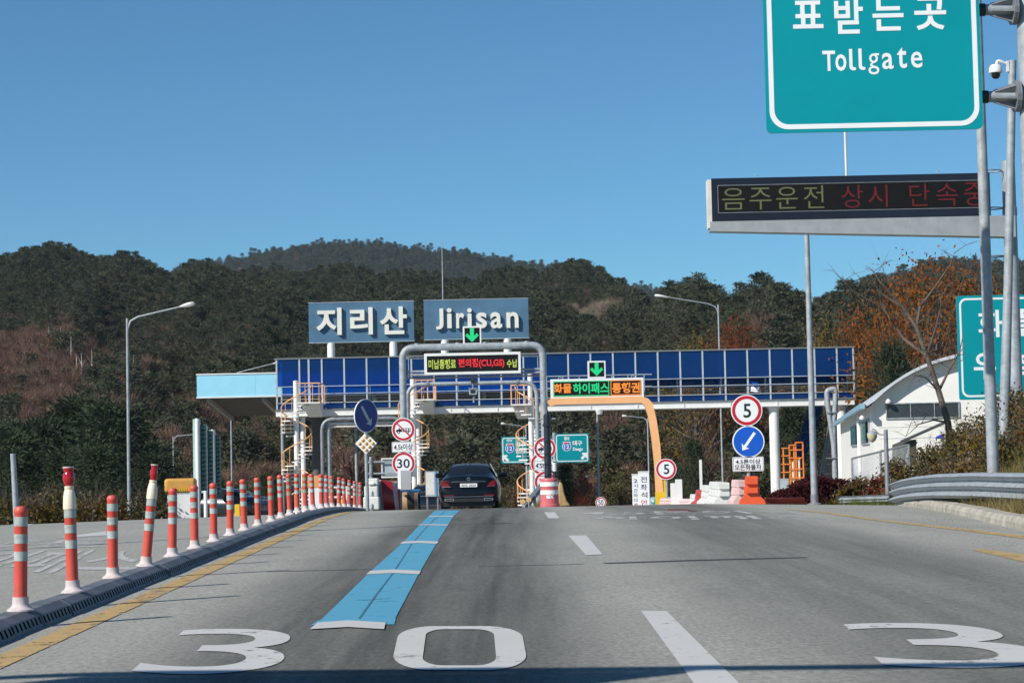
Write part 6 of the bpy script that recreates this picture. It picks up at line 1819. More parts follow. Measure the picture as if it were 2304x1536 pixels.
# ================================================================== HALL WITH CURVED ROOF
Yh = 70.0
c0 = P(1963, 950, Yh); zg = -0.6
RZ = math.radians(-7.5)
t = thing('hall', 'white hall with a curved metal roof beyond the guardrail', 'building', (c0.x, Yh, zg), RZ)
f = Frame(t.location, RZ)
HW, RISE = 3.75, 1.55
ze = f.l(1963, 909)[1]
Rr = (HW * HW + RISE * RISE) / (2 * RISE)
def arc(x): return ze + math.sqrt(max(0.0, Rr * Rr - (HW - x) ** 2)) - (Rr - RISE)
M_HALL = mat('white_cladding', (0.78, 0.77, 0.73), 0.6, 0, 0.05, 0.6)
M_HROOF = mat('pale_roof_metal', (0.66, 0.70, 0.73), 0.4, 0.2, 0.08, 1.0)
LEN = 40.0
n = 24
outl = [(0, 0), (2 * HW, 0)] + [(2 * HW * (1 - i / n), arc(2 * HW * (1 - i / n))) for i in range(n + 1)]
MB().prism(outl, 0, 0.2).build('gable_wall', M_HALL, t)
MB().box(0.0, 0.2, 0.21, LEN, 0, ze - 0.02).build('side_wall', M_HALL, t)
MB().box(2 * HW - .2, 2 * HW, 0.21, LEN, 0, ze - 0.02).build('side_wall', M_HALL, t)
mb = MB()
for i in range(n + 1):
    x = -0.25 + (2 * HW + .5) * i / n; z = arc(min(max(x, 0), 2 * HW)) + (0.02 if 0 <= x <= 2 * HW else -0.12)
    for yy, dz in ((-0.40, 0.0), (LEN, 0.0), (LEN, 0.11), (-0.40, 0.11)): mb.v.append((x, yy, z + dz))
for i in range(n):
    a, c = i * 4, (i + 1) * 4
    mb.f += [(a, a + 1, c + 1, c), (a + 3, c + 3, c + 2, a + 2), (a, c, c + 3, a + 3), (a + 1, a + 2, c + 2, c + 1)]
mb.f += [(0, 3, 2, 1), (n * 4, n * 4 + 1, n * 4 + 2, n * 4 + 3)]; mb.mi = [0] * len(mb.f)
roof = mb.build('roof', M_HROOF, t, True)
MB().box(-0.42, -0.26, -0.6, LEN, ze - 0.16, ze + 0.02).build('gutter', mat('blue_grey_gutter', (0.25, 0.42, 0.52), 0.5), roof)
for py in (880, 900, 960, 985, 1010, 1040):
    z = f.l(2050, py)[1]; 
    if 0.3 < z < ze - 0.1: MB().box(0.22, 2 * HW - .22, -0.012, -0.002, z, z + 0.018).build('cladding_joint', M_WHITE_D, t)
x0, z1 = f.l(1992, 906, -0.02); x1, z0 = f.l(2160, 942, -0.02); z1 = f.l(2076, 905, 0)[1]; z0 = f.l(2076, 941, 0)[1]
wn_ = MB().ring([(x0, z0), (x1, z0), (x1, z1), (x0, z1)], [(x0 + .04, z0 + .04), (x1 - .04, z0 + .04), (x1 - .04, z1 - .04), (x0 + .04, z1 - .04)], -0.05, -0.002).build('window', M_STEEL, t)
k = 3
for i in range(k):
    a = x0 + .04 + (x1 - x0 - .08) * i / k; c = x0 + .04 + (x1 - x0 - .08) * (i + 1) / k
    MB().box(a + .015, c - .015, -0.02, -0.008, z0 + .045, z1 - .045).build('pane', mat('grey_glass', (0.05, 0.06, 0.07), 0.12), wn_)
    if i: MB().box(a - .013, a + .013, -0.048, -0.003, z0 + .045, z1 - .045).build('window_bar', M_STEEL, wn_)
# windows of the side wall
fs_ = Frame(t.location, RZ)
for y0, y1 in ((2.5, 9.5), (12.0, 22.0)):
    w_ = MB().box(-0.05, -0.004, y0, y1, ze - 1.35, ze - 0.45).build('side_window', M_STEEL, t)
    m_ = 3
    for i in range(m_):
        a = y0 + .1 + (y1 - y0 - .2) * i / m_; c = y0 + .1 + (y1 - y0 - .2) * (i + 1) / m_
        MB().box(-0.062, -0.052, a + .05, c - .05, ze - 1.27, ze - 0.53).build('pane', mat('teal_glass', (0.02, 0.20, 0.22), 0.15) if i else M_GLASS_D, w_)
MB().tube([(-0.08, 11.0, 0), (-0.08, 11.0, ze - 0.1)], 0.07, 8).build('downpipe', M_WHITE, t)
for px, py in ((1945, 931), (1999, 897)):
    x, z = f.l(px, py, -0.4); 
    if px > 1990: MB().tube([(x, 0, z + .05), (x, -0.25, z + .05)], 0.02, 6).build('lamp_arm', M_STEEL, t)
    MB().lathe([(0.03, 0), (0.10, -.08), (0.09, -.14), (0, -.16)], 10, (x, -0.25 if px > 1990 else 2.0, z)).build('wall_lamp', M_WHITE, t, True)

# ================================================================== FOOTBRIDGE STAIR, DUCT, LADDER CAGE
b = P(1850, 1140, 119.5); b.z = PLAZA; f = Frame(b)
t = thing('covered_stair', 'slanting covered stair with blue side glazing below the footbridge', 'staircase', b)
up = f.l(1868, 918); lo_ = f.l(1815, 1120)
def sl(pa, pb, w0, w1, y0, y1, m, nm):
    (xa, za), (xb, zb) = f.l(*pa), f.l(*pb)
    return MB().add([(xa + w0, y0, za), (xa + w1, y0, za), (xb + w1, y0, zb), (xb + w0, y0, zb), (xa + w0, y1, za), (xa + w1, y1, za), (xb + w1, y1, zb), (xb + w0, y1, zb)],
                    [(0, 3, 2, 1), (4, 5, 6, 7), (0, 1, 5, 4), (1, 2, 6, 5), (2, 3, 7, 6), (3, 0, 4, 7)]).build(nm, m, t)
M_STAIRW = mat('stair_cladding', (0.36, 0.32, 0.28), 0.7, 0, 0.1, 2)
sl((1888, 912), (1846, 1140), -0.1, 1.6, 0.3, 2.2, M_STAIRW, 'underside')
for i in range(9):
    py = 935 + i * 22; px = 1884 - i * 4.05
    xa, za = f.l(px, py); MB().box(xa - 0.08, xa + 1.5, 0.26, 0.298, za, za + 0.07).build('riser_edge', M_WHITE_D, t)
for i in range(5):
    pa = (1852 - i * 9.6, 912 + i * 30); pb = (1852 - (i + 1) * 9.6, 912 + (i + 1) * 30 - 1.5)
    sl(pa, pb, -0.75, 0.0, 0.0, 0.04, M_BGLASS, 'side_panel')
sl((1873, 912), (1834, 1140), 0.0, 0.12, -0.05, 0.25, M_DECKGREY, 'stringer')
sl((1898, 912), (1862, 1090), 0.0, 0.10, 0.1, 0.25, M_STAIRW, 'stringer')
sl((1851, 910), (1803, 1064), -0.80, -0.75, -0.02, 0.2, M_BLACK, 'edge_frame')
b = P(1880, 1140, 112.5); b.z = PLAZA; f = Frame(b)
t = thing('duct_pipe', 'silver hooked duct pipe climbing past the footbridge end', 'pipe', b)
q = lambda px, py, y=0.0: (f.l(px, py)[0], y, f.l(px, py)[1])
MB().tube(arc_path([q(1884, 1140), q(1876, 1000), q(1862, 905), q(1860, 878), q(1880, 874), q(1880, 900), q(1876, 960), q(1879, 1080)], 0.18, 5), 0.15, 12).build('duct', M_STEEL, t, True)
for py in (928, 1030): 
    x, y, z = q(1872, py); MB().box(x - .3, x + .3, -0.2, 0.2, z - .03, z + .03).build('clip', M_STEEL_D, t)
b = P(1780, 1140, 108); b.z = gz(b.x, 108); f = Frame(b)
t = thing('ladder_cage', 'bright orange caged ladder platform behind the white column', 'ladder', b)
for px, top in ((1762, 1008), (1776, 1001), (1786, 1000), (1790, 995), (1806, 994)):
    x, z = f.l(px, top); MB().box(x - .035, x + .035, 0, 0.07, 0, z).build('upright', M_SAFETY, t)
for a, c, py in ((1758, 1777, 1008), (1758, 1777, 1025), (1758, 1777, 1044), (1758, 1777, 1062), (1774, 1790, 1001), (1774, 1806, 1012), (1788, 1806, 995), (1774, 1806, 1030), (1776, 1806, 1055), (1776, 1806, 1075)):
    x0, z = f.l(a, py); x1, _ = f.l(c, py); MB().box(x0, x1, -0.035, -0.002, z - .03, z + .03).build('hoop', M_SAFETY, t)
for a, c, top in ((1780, 1788, 1035), (1794, 1801, 1030)):
    x0, z = f.l(a, top); x1, _ = f.l(c, top); MB().box(x0, x1, 0.1, 0.8, 0, z).build('tank', M_YELLOW, t)
    MB().box(x0 + .05, x0 + .12, 0.06, 0.098, 0.3, z - .1).build('gauge', M_WHITE, t)
cabinet(1757, 1775, 1078, 100, 'dull grey cabinet between the white column and orange ladder', m=M_ASTEEL)
# flag
b = P(1688, 1100, 122); b.z = PLAZA; f = Frame(b)
t = thing('flag', 'white national flag drooping on a pole behind the footbridge', 'flag', b)
MB().tube([(0, 0, 0), (0, 0, f.l(1684, 845)[1])], 0.045, 8).build('flagpole', M_STEEL, t)
x0, z1 = f.l(1686, 857); x1, z0 = f.l(1714, 884)
mbf = MB(); nx, nz = 8, 6
for j in range(nz + 1):
    for i in range(nx + 1):
        u, v_ = i / nx, j / nz; mbf.v.append((x0 + (x1 - x0) * u * (0.75 + .25 * v_), 0.16 * math.sin(u * 5 + v_ * 2), z1 - (z1 - z0) * (v_ * 0.8 + 0.2 * u)))
mbf.f = [(j * 9 + i, j * 9 + i + 1, (j + 1) * 9 + i + 1, (j + 1) * 9 + i) for j in range(nz) for i in range(nx)]; mbf.mi = [0] * len(mbf.f)
cl = mbf.build('cloth', M_SIGNWHITE, t, True)
xc, zc = f.l(1699, 869)
MB().prism([(xc + .10 * math.cos(a), zc + .10 * math.sin(a)) for a in [i * math.pi / 10 for i in range(11)]], -0.20, -0.19).build('red_half', M_SIGNRED, cl)
MB().prism([(xc + .10 * math.cos(a), zc + .10 * math.sin(a)) for a in [math.pi + i * math.pi / 10 for i in range(11)]], -0.20, -0.19).build('blue_half', M_SIGNBLUE, cl)

# ================================================================== VERGE: KERB, GUARDRAIL, FENCE, LANTERN
kb = thing('kerb', 'weathered pale concrete kerb blocks along the verge', 'kerb', (0, 0, 0))
M_KERB = mat('pale_weathered_concrete', (0.44, 0.41, 0.34), 0.9, 0, 0.25, 3.0, 0.5)
Yk = 14.0; rk = random.Random(3)
while Yk < 47.5:
    L_ = 2.4; x0 = kerb_x(max(Yk, 15)) - 0.02; x1 = kerb_x(max(Yk + L_, 15)) - 0.02
    h0 = 0.17 + rk.uniform(-.02, .02)
    za, zb = gz(x0, Yk) - 0.05, gz(x1, Yk + L_) - 0.05
    mb = MB(); g_ = 0.015
    prof = [(0.0, 0.0), (0.0, h0 * .75), (0.04, h0 + .04), (0.30, h0 + .05), (0.30, 0.0)]
    kx = rk.uniform(-.03, .03)
    vs = [(x0 + kx + a, Yk + g_, za + b_) for a, b_ in prof] + [(x1 + kx + a, Yk + L_ - g_, zb + b_) for a, b_ in prof]
    mb.add(vs, [(0, 1, 2, 3, 4)[::-1], (5, 6, 7, 8, 9)] + [(i, (i + 1) % 5, (i + 1) % 5 + 5, i + 5) for i in range(5)][:])
    o = mb.build('kerb_block', M_KERB, kb); bv = o.modifiers.new('bevel', 'BEVEL'); bv.width = 0.03; bv.segments = 2
    Yk += L_
gr = thing('guardrail', 'grey corrugated guardrail curving along the grassy verge', 'guardrail', (0, 0, 0))
keys = [(2700, 1105, 22.0), (2500, 1101, 27.5), (2304, 1096, 33.5), (2200, 1092, 36.5), (2110, 1093, 40.0), (2060, 1097, 43.0), (2030, 1102, 45.5), (2010, 1108, 47.5)]
gp = []
for i in range(len(keys) - 1):
    for j in range(4):
        u = j / 4; a, c = keys[i], keys[i + 1]; gp.append(P(a[0] + (c[0] - a[0]) * u, a[1] + (c[1] - a[1]) * u, a[2] + (c[2] - a[2]) * u))
gp.append(P(*keys[-1]))
w_beam(gp, 0.47, 0.12, waves=3).build('rail', M_STEEL, gr, True)
for i in range(2, len(gp), 4):
    p_ = gp[i]; x, y = p_.x + 0.16, p_.y + 0.05
    MB().tube([(x, y, land_z(x, y) - .3), (x, y, p_.z + 0.2)], 0.06, 10).build('post', M_STEEL_D, gr)
for i in range(1, len(gp), 2):
    p_ = gp[i]
    MB().lathe([(0.025, -0.01), (0.02, 0.012), (0, 0.016)], 8, (p_.x - 0.012, p_.y - 0.012, p_.z), M=Matrix.Rotation(-math.pi / 2, 3, 'Y')).build('bolt', M_STEEL_D, gr)
t = thing('guardrail', 'low distant guardrail strip ending at the dark lantern post', 'guardrail', (0, 0, 0))
gq = [P(1882 + 115 * i / 6, 1123.5 - 4 * i / 6, 51 - 2 * i / 6) for i in range(7)]
w_beam(gq, 0.16, 0.05).build('rail', M_STEEL, t, True)
for i in (1, 5):
    p_ = gq[i]; MB().tube([(p_.x, p_.y + .12, land_z(p_.x, p_.y) - .2), (p_.x, p_.y + .12, p_.z + .05)], 0.04, 8).build('post', M_STEEL_D, t)
# lantern post
b = P(1998, 1130, 49.5); b.z = land_z(b.x, 49.5); f = Frame(b)
t = thing('lantern_post', 'dark post with a hanging globe lantern before the white hall', 'lamp post', b)
zt = f.l(1997, 966)[1]
MB().tube([(0, 0, -0.2), (0, 0, zt)], [0.065, 0.05], 10).build('post', M_STEEL_D, t)
xl_, zl2 = f.l(1962, 966)
MB().tube(arc_path([(0, 0, zt - 0.12), (-.16, 0, zt - 0.12), (-.26, 0, zt + .0), (xl_, 0, zt + .05), (xl_, 0, zt - .02)], 0.06, 4), 0.016, 6).build('arm', M_STEEL, t)
MB().lathe([(0.02, 0.06), (0.06, 0.05), (0.12, 0.0), (0.13, -.02)], 12, (xl_, 0, zt - .08)).build('shade', M_STEEL, t, True)
MB().lathe([(0.125, 0), (0.12, -.07), (0.08, -.15), (0.03, -.19), (0, -.2)], 12, (xl_, 0, zt - .105)).build('globe', mat('cream_globe', (0.62, 0.55, 0.38), 0.3), t, True)
# chain-link fence
fe = thing('chain_fence', 'chain link fence with overgrown weeds before the hall wall', 'fence', (0, 0, 0))
fa, fb_ = (1917, 1031, 54.0), (2045, 1000, 51.0)
def fpt(u, top=True):
    px = fa[0] + (fb_[0] - fa[0]) * u; py = fa[1] + (fb_[1] - fa[1]) * u; Yq = fa[2] + (fb_[2] - fa[2]) * u
    p_ = P(px, py, Yq); return p_
tp = [fpt(i / 8) for i in range(9)]
MB().tube(tp, 0.025, 6).build('top_rail', M_STEEL_D, fe)
for i in (0, 4, 8): MB().tube([(tp[i].x, tp[i].y, land_z(tp[i].x, tp[i].y) - .2), tuple(tp[i])], 0.03, 8).build('post', M_STEEL_D, fe)
mbw = MB(); nW = 44; zb_f = lambda p_: land_z(p_.x, p_.y)
for i in range(-14, nW):
    for sgn in (1, -1):
        pts_ = []
        for q_ in (0.0, 1.0):
            u = (i + (14 if sgn > 0 else 0) * q_ + (14 if sgn < 0 else 0) * (1 - q_)) / nW
            u = min(max(u, 0), 1)
            p_ = fpt(u); z = zb_f(p_) + (p_.z - zb_f(p_)) * q_; pts_.append((p_.x, p_.y, z))
        if (Vector(pts_[0]) - Vector(pts_[1])).length > 0.3: mbw.tube(pts_, 0.004, 3, caps=False)
mbw.build('wire_mesh', M_STEEL, fe)
# shed roof and blue cover seen over the shrubs
b = P(2075, 1010, 60); b.z = 0; f = Frame(b)
t = thing('garden_shed', 'small dark shed roof with a blue cover behind the shrubs', 'shed', b)
pl = [f.l(*q_) for q_ in ((2035, 1045), (2062, 1045), (2062, 988), (2036, 999))]
MB().prism(pl, 0, 2.0).build('wall', mat('dark_slatted_wall', (0.08, 0.075, 0.06), 0.8), t)
pa, pb = f.l(2033, 994), f.l(2126, 953)
MB().add([(pa[0], -.15, pa[1]), (pb[0], -.15, pb[1]), (pb[0], .5, pb[1]), (pa[0], .5, pa[1]), (pa[0], -.15, pa[1] + .05), (pb[0], -.15, pb[1] + .05), (pb[0], .5, pb[1] + .05), (pa[0], .5, pa[1] + .05)],
         [(0, 3, 2, 1), (4, 5, 6, 7), (0, 1, 5, 4), (2, 3, 7, 6), (0, 4, 7, 3), (1, 2, 6, 5)]).build('roof', mat('dark_sheet_roof', (0.06, 0.06, 0.065), 0.6), t)
q0 = f.l(2103, 986); q1 = f.l(2122, 974)
MB().add([(q0[0], -.12, q0[1]), (q1[0], -.12, q0[1] - .02), (q1[0], -.12, q1[1]), (q0[0] + .05, -.12, q0[1] + .06), (q0[0], -.02, q0[1]), (q1[0], -.02, q0[1] - .02), (q1[0], -.02, q1[1]), (q0[0] + .05, -.02, q0[1] + .06)],
         [(0, 1, 2, 3), (7, 6, 5, 4), (0, 4, 5, 1), (1, 5, 6, 2), (2, 6, 7, 3), (3, 7, 4, 0)]).build('blue_cover', mat('blue_tarp', (0.05, 0.09, 0.5), 0.6), t)

# ================================================================== PLANTS
def tree_from(crown_parts, mats_c, tr, m_t, name, label, cat, loc, rz, sc, group=None, crown='crown'):
    t = thing(name, label, cat, loc, rz, group); t.scale = (sc, sc, sc)
    o = bpy.data.objects.new(crown, np_mesh(crown, crown_parts, mats_c)); col.objects.link(o); o.parent = t
    if tr is not None: tr.build('trunk', m_t, t, True)
    return t
def plant_copy(src, label, loc, rz, sc):
    c = copy_tree(src); c['label'] = label; c.location = loc; c.rotation_euler = (0, 0, rz); c.scale = (sc, sc, sc * random.uniform(.92, 1.08)); return c
def gpos(px, Y): 
    b = P(px, 1100, Y); return (b.x, Y, (hill1(px, Y) if Y > 150 else land_z(b.x, Y)) - 0.1)
# big dark pines by the opposite road
PG = 'dark pines by the opposite road'
v, fa_ = pine_parts(7.0, 3.1, 150, 34, 101, 0.42, 0.13, 0.06)
p1 = tree_from([(v, fa_, 0)], [M_PINE_N], trunk_mb(6.2, 0.2, 0.05, 0.4, 101, 8, 10), M_BARK, 'pine_tree', 'rounded dark pine at the outer edge of the stand', 'pine tree', gpos(20, 104), 0.3, 0.82, PG)
v, fa_ = pine_parts(8.0, 2.7, 150, 34, 102, 0.42, 0.13, 0.08)
p2 = tree_from([(v, fa_, 0)], [M_PINE_N], trunk_mb(7.2, 0.2, 0.05, -0.4, 102, 8, 10), M_BARK, 'pine_tree', 'tallest dark pine right behind the first street lamp', 'pine tree', gpos(175, 112), 1.3, 0.98, PG)
for k, (src, px, Y, sc, lab) in enumerate([(p1, 95, 108, .9, 'broad dark pine between the plain steel post and the tallest pine'), (p1, 255, 104, .92, 'broad dark pine touching the first street lamp pole'), (p2, 330, 118, .72, 'lower dark pine past the street lamp towards the booth'),
                                       (p2, -40, 116, .9, 'dark pine cut by the frame edge'), (p1, 140, 98, .62, 'low dark pine in front of the tallest pine'), (p1, 215, 96, .55, 'small dark pine at the foot of the tallest pine'),
                                       (p2, 40, 98, .58, 'small dark pine behind the plain steel post'), (p1, 345, 102, .5, 'bushy low pine between lamp pole and booth'), (p1, 490, 130, .42, 'small bushy pine behind the tall edge-on boards'), (p1, 600, 132, .42, 'small bushy pine under the canopy end')]):
    plant_copy(src, lab, gpos(px, Y), k * 1.1, sc)
# autumn oaks and a bare tree by the hall
OG = 'autumn trees behind the hall'
def oak(seed, m, n=5600, h=8.0, r=3.0, size=0.165):
    v, fa_ = leafy_parts(h, r, n, seed, size, 0.12, 26); v2, f2 = twig_parts(h, r * .9, 160, seed + 1, 0.04, 0.1)
    return [(v, fa_, 0), (v2, f2, 1)], [m, M_BARK_G]
pr, ms = oak(201, M_RUST); o1 = tree_from(pr, ms, trunk_mb(6.5, .2, .04, .5, 201, 8, 14), M_BARK_G, 'oak_tree', 'big rust brown oak rising beside the cropped green sign', 'oak tree', P(2090, 930, 100), 0.2, 1.0, OG)
def put_top(o, px, top_py, Y, h, sc_xy=1.0):
    """stand a plant so that its top shows at top_py"""
    b = P(px, top_py, Y); bz = (hill1(px, Y) if Y > 150 else land_z(b.x, Y)); s = (b.z - bz) / h
    o.location = (b.x, Y, bz - .1); o.scale = (s * sc_xy, s * sc_xy, s)
    return o
put_top(o1, 2085, 598, 112, 8.0, 0.85)
pr, ms = oak(205, M_RUST, 4200); o2 = tree_from(pr, ms, trunk_mb(6.5, .2, .04, -.5, 205, 8, 12), M_BARK_G, 'oak_tree', 'rust oak leaning towards the footbridge end', 'oak tree', (0, 0, 0), 0.9, 1.0, OG)
put_top(o2, 1925, 700, 135, 8.0, 0.62)
pr, ms = oak(209, M_OCHRE, 3600); o3 = tree_from(pr, ms, trunk_mb(6.5, .2, .04, .3, 209, 8, 12), M_BARK_G, 'maple_tree', 'ochre leaved tree just above the footbridge roof', 'maple tree', (0, 0, 0), 0.9, 1.0, OG)
put_top(o3, 1848, 726, 150, 8.0, 0.55)
pr, ms = oak(213, M_RUSTRED, 3800); o4 = tree_from(pr, ms, trunk_mb(6.5, .2, .04, .3, 213, 8, 12), M_BARK_G, 'maple_tree', 'dull red tree by the lamp arm above the footbridge', 'maple tree', (0, 0, 0), 0.9, 1.0, OG)
put_top(o4, 1655, 716, 170, 8.0, 0.6)
for (src, px, top, Y, sx_, lab) in [(o1, 2165, 612, 128, .6, 'rust oak behind the tall verge pole'), (o1, 2010, 640, 125, .55, 'slim rust oak between the bare branches'), (o2, 1985, 745, 118, .5, 'low rust tree before the pale hall roof'), (o3, 1560, 752, 165, .8, 'dull ochre tree above the orange frame'), (o2, 1605, 765, 168, .6, 'small rust tree close to the street lamp pole'), (o2, 2235, 640, 122, .5, 'rust oak above the cropped green sign')]:
    c = copy_tree(src); c['label'] = lab; c.rotation_euler = (0, 0, random.uniform(0, 6)); put_top(c, px, top, Y, 8.0, sx_)
pr, ms = oak(220, M_RUSTRED, 3000, 4.0, 1.9, 0.13); t = tree_from(pr, ms, trunk_mb(3, .08, .02, .1, 220, 6, 8), M_BARK_G, 'maple_tree', 'rust red bushy tree beside the 50 disc', 'maple tree', (0, 0, 0), 0, 1.0)
put_top(t, 1312, 1062, 128, 4.0, 0.72)
pr, ms = oak(221, M_RUSTRED, 900, 4.0, 1.9, 0.2); t = tree_from(pr, ms, trunk_mb(3, .08, .02, .1, 221, 6, 8), M_BARK_G, 'maple_tree', 'small red bush low behind the slogan boards', 'maple tree', (0, 0, 0), 0, 1.0)
put_top(t, 1395, 1100, 130, 4.0, 0.7)
for (src, px, top, Y, sx_, lab) in [(p2, 2005, 800, 106, .5, 'dark green pine next to the rust oaks'), (p1, 1965, 830, 126, .5, 'low green pine between footbridge and hall'), (p2, 1930, 870, 130, .6, 'small green pine touching the footbridge end'), (p1, 2050, 820, 107, .5, 'bushy green pine above the pale hall roof'),
                                (p1, 1560, 985, 138, .5, 'bushy pine behind the dark column pole'), (p2, 1780, 925, 128, .6, 'dark pine behind the white footbridge column'), (p1, 1270, 1040, 135, .55, 'low bushy pine under the Daegu sign'), (p1, 1110, 1060, 140, .5, 'low bushy pine over the sedan roof'), (p2, 1830, 935, 132, .6, 'dark pine behind the covered stair')]:
    c = copy_tree(src); c['label'] = lab; c['group'] = 'pines round the plaza'; c.rotation_euler = (0, 0, random.uniform(0, 6)); put_top(c, px, top, Y, 7.4, sx_)
# bare tree in front of the hall: trunk bends up and back over the roof
b = P(2135, 1010, 52); b.z = land_z(b.x, 52); f = Frame(b)
t = thing('bare_tree', 'leaning leafless tree with long forked branches before the hall', 'tree', b)
mbt = MB(); rb = random.Random(9)
q3 = lambda px, py, y=0.0: Vector((f.l(px, py)[0], y, f.l(px, py)[1]))
main = [q3(2140, 1020), q3(2133, 950), q3(2112, 880), q3(2085, 800), q3(2062, 735), q3(2030, 690), q3(1990, 665), q3(1955, 640), q3(1920, 612)]
rad = [0.10, 0.085, 0.075, 0.062, 0.05, 0.036, 0.022, 0.012, 0.004]
mbt.tube(main, rad, 8)
mbt.build('trunk', M_BARK_G, t, True)
def branch(pts, r0):
    m2 = MB(); n_ = len(pts); m2.tube(pts, [r0 * (1 - .9 * i / (n_ - 1)) for i in range(n_)], 6)
    for _ in range(9):
        i = rb.randrange(1, n_); a = pts[i - 1].lerp(pts[i], rb.random()); L_ = rb.uniform(.25, .9)
        d = Vector((rb.uniform(-1, 1), rb.uniform(-.6, .6), rb.uniform(.0, 1.1))).normalized() * L_
        mid = a + d * .5 + Vector((rb.uniform(-.06, .06), 0, rb.uniform(-.05, .08)))
        m2.tube([a, mid, a + d], [r0 * .3, r0 * .2, r0 * .06], 4)
        for _ in range(2):
            e = mid + Vector((rb.uniform(-1, 1), rb.uniform(-.5, .5), rb.uniform(0, 1))).normalized() * L_ * .45; m2.tube([mid, e], [r0 * .14, r0 * .04], 3)
    m2.build('branch', M_BARK_G, t)
branch([q3(2062, 735), q3(2075, 690, .3), q3(2120, 630, .4), q3(2145, 590, .3), q3(2152, 565, .2)], 0.045)
branch([q3(2030, 690), q3(1980, 640, -.2), q3(1960, 610, -.2), q3(1945, 598, -.2)], 0.03)
branch([q3(2085, 800), q3(2040, 760, .4), q3(1995, 690, .5), q3(1930, 655, .4), q3(1880, 610, .3)], 0.04)
branch([q3(2085, 800), q3(2100, 740, -.3), q3(2110, 690, -.4), q3(2105, 660, -.4)], 0.035)
branch([q3(2112, 880), q3(2080, 850, -.2), q3(2050, 845, -.4), q3(2035, 880, -.4)], 0.03)
branch([q3(2133, 950), q3(2095, 945, -.3), q3(2060, 955, -.4), q3(2030, 985, -.3)], 0.03)
branch([q3(2112, 880), q3(2140, 830, .2), q3(2165, 790, .3), q3(2175, 740, .3)], 0.04)
# red hedge
def hedge(px0, px1, tops, Y, m, label, name, n=5200, dep=1.6, size=0.085):
    b = P((px0 + px1) / 2, 1140, Y); b.z = land_z(b.x, Y); f = Frame(b)
    rg = np.random.default_rng(int(px0)); t = thing(name, label, 'hedge', b)
    u = rg.random(n); px = px0 + (px1 - px0) * u
    tz = np.array([f.l(p_, float(np.interp(p_, [q_[0] for q_ in tops], [q_[1] for q_ in tops])))[1] for p_ in np.linspace(px0, px1, 60)])
    zt = np.interp(px, np.linspace(px0, px1, 60), tz)
    xx = np.array([f.l(p_, 1100)[0] for p_ in (px0, px1)]); x = xx[0] + (xx[1] - xx[0]) * u
    y = rg.random(n) * dep - .2
    lump = 0.06 * np.sin(x * 5 + 1) + 0.05 * np.sin(x * 11 + y * 3)
    z = zt * (1 - rg.random(n) ** 2.0 * .95) + lump + rg.normal(size=n) * .03
    v, fq = cards(np.stack([x, y, np.maximum(z, 0.02)], 1), size * (.6 + .8 * rg.random(n)), rg, 0.2, .7)
    o = bpy.data.objects.new('foliage', np_mesh('foliage', [(v, fq, 0)], [m])); col.objects.link(o); o.parent = t
    MB().box(xx[0] + .1, xx[1] - .1, 0.2, dep - .6, -.05, float(tz.min()) * .55).build('stems', M_BARK, t)
    return t
hedge(1738, 1925, [(1738, 1138), (1760, 1112), (1800, 1090), (1850, 1082), (1900, 1079), (1925, 1088)], 53.0, M_HEDGE, 'dark red clipped hedge at the kerb beside the orange barrier', 'hedge', 9000, 2.0)
# shrubs
def shrub(px, Y, h, r, seed, mats_, label, n=1500, size=0.09, name='shrub', twigs=True, z=None):
    parts = []; 
    v, fq = leafy_parts(h, r, n, seed, size, 0.02, 16); parts.append((v, fq, 0))
    v, fq = leafy_parts(h * 1.03, r, n // 4, seed + 1, size, 0.1, 12); parts.append((v, fq, 1))
    if twigs: v, fq = twig_parts(h * 1.1, r, 130, seed + 2, 0.014, 0.0); parts.append((v, fq, 2))
    b = P(px, 1100, Y); zz = land_z(b.x, Y) if z is None else z
    t = thing(name, label, 'shrub', (b.x, Y, zz - .05), seed * 1.7, 'shrubs on the verge')
    o = bpy.data.objects.new('foliage', np_mesh('foliage', parts, mats_)); col.objects.link(o); o.parent = t
    MB().tube([(0, 0, -.1), (0.03, 0, h * .4)], [0.03, 0.01], 5).build('stem', M_BARK, t)
    return t
SM = [M_SCRUB, M_OCHRE, M_BARK_G]; SM2 = [M_SCRUB, M_RUST, M_BARK_G]; SM3 = [M_OCHRE, M_DRYLEAF, M_BARK_G]
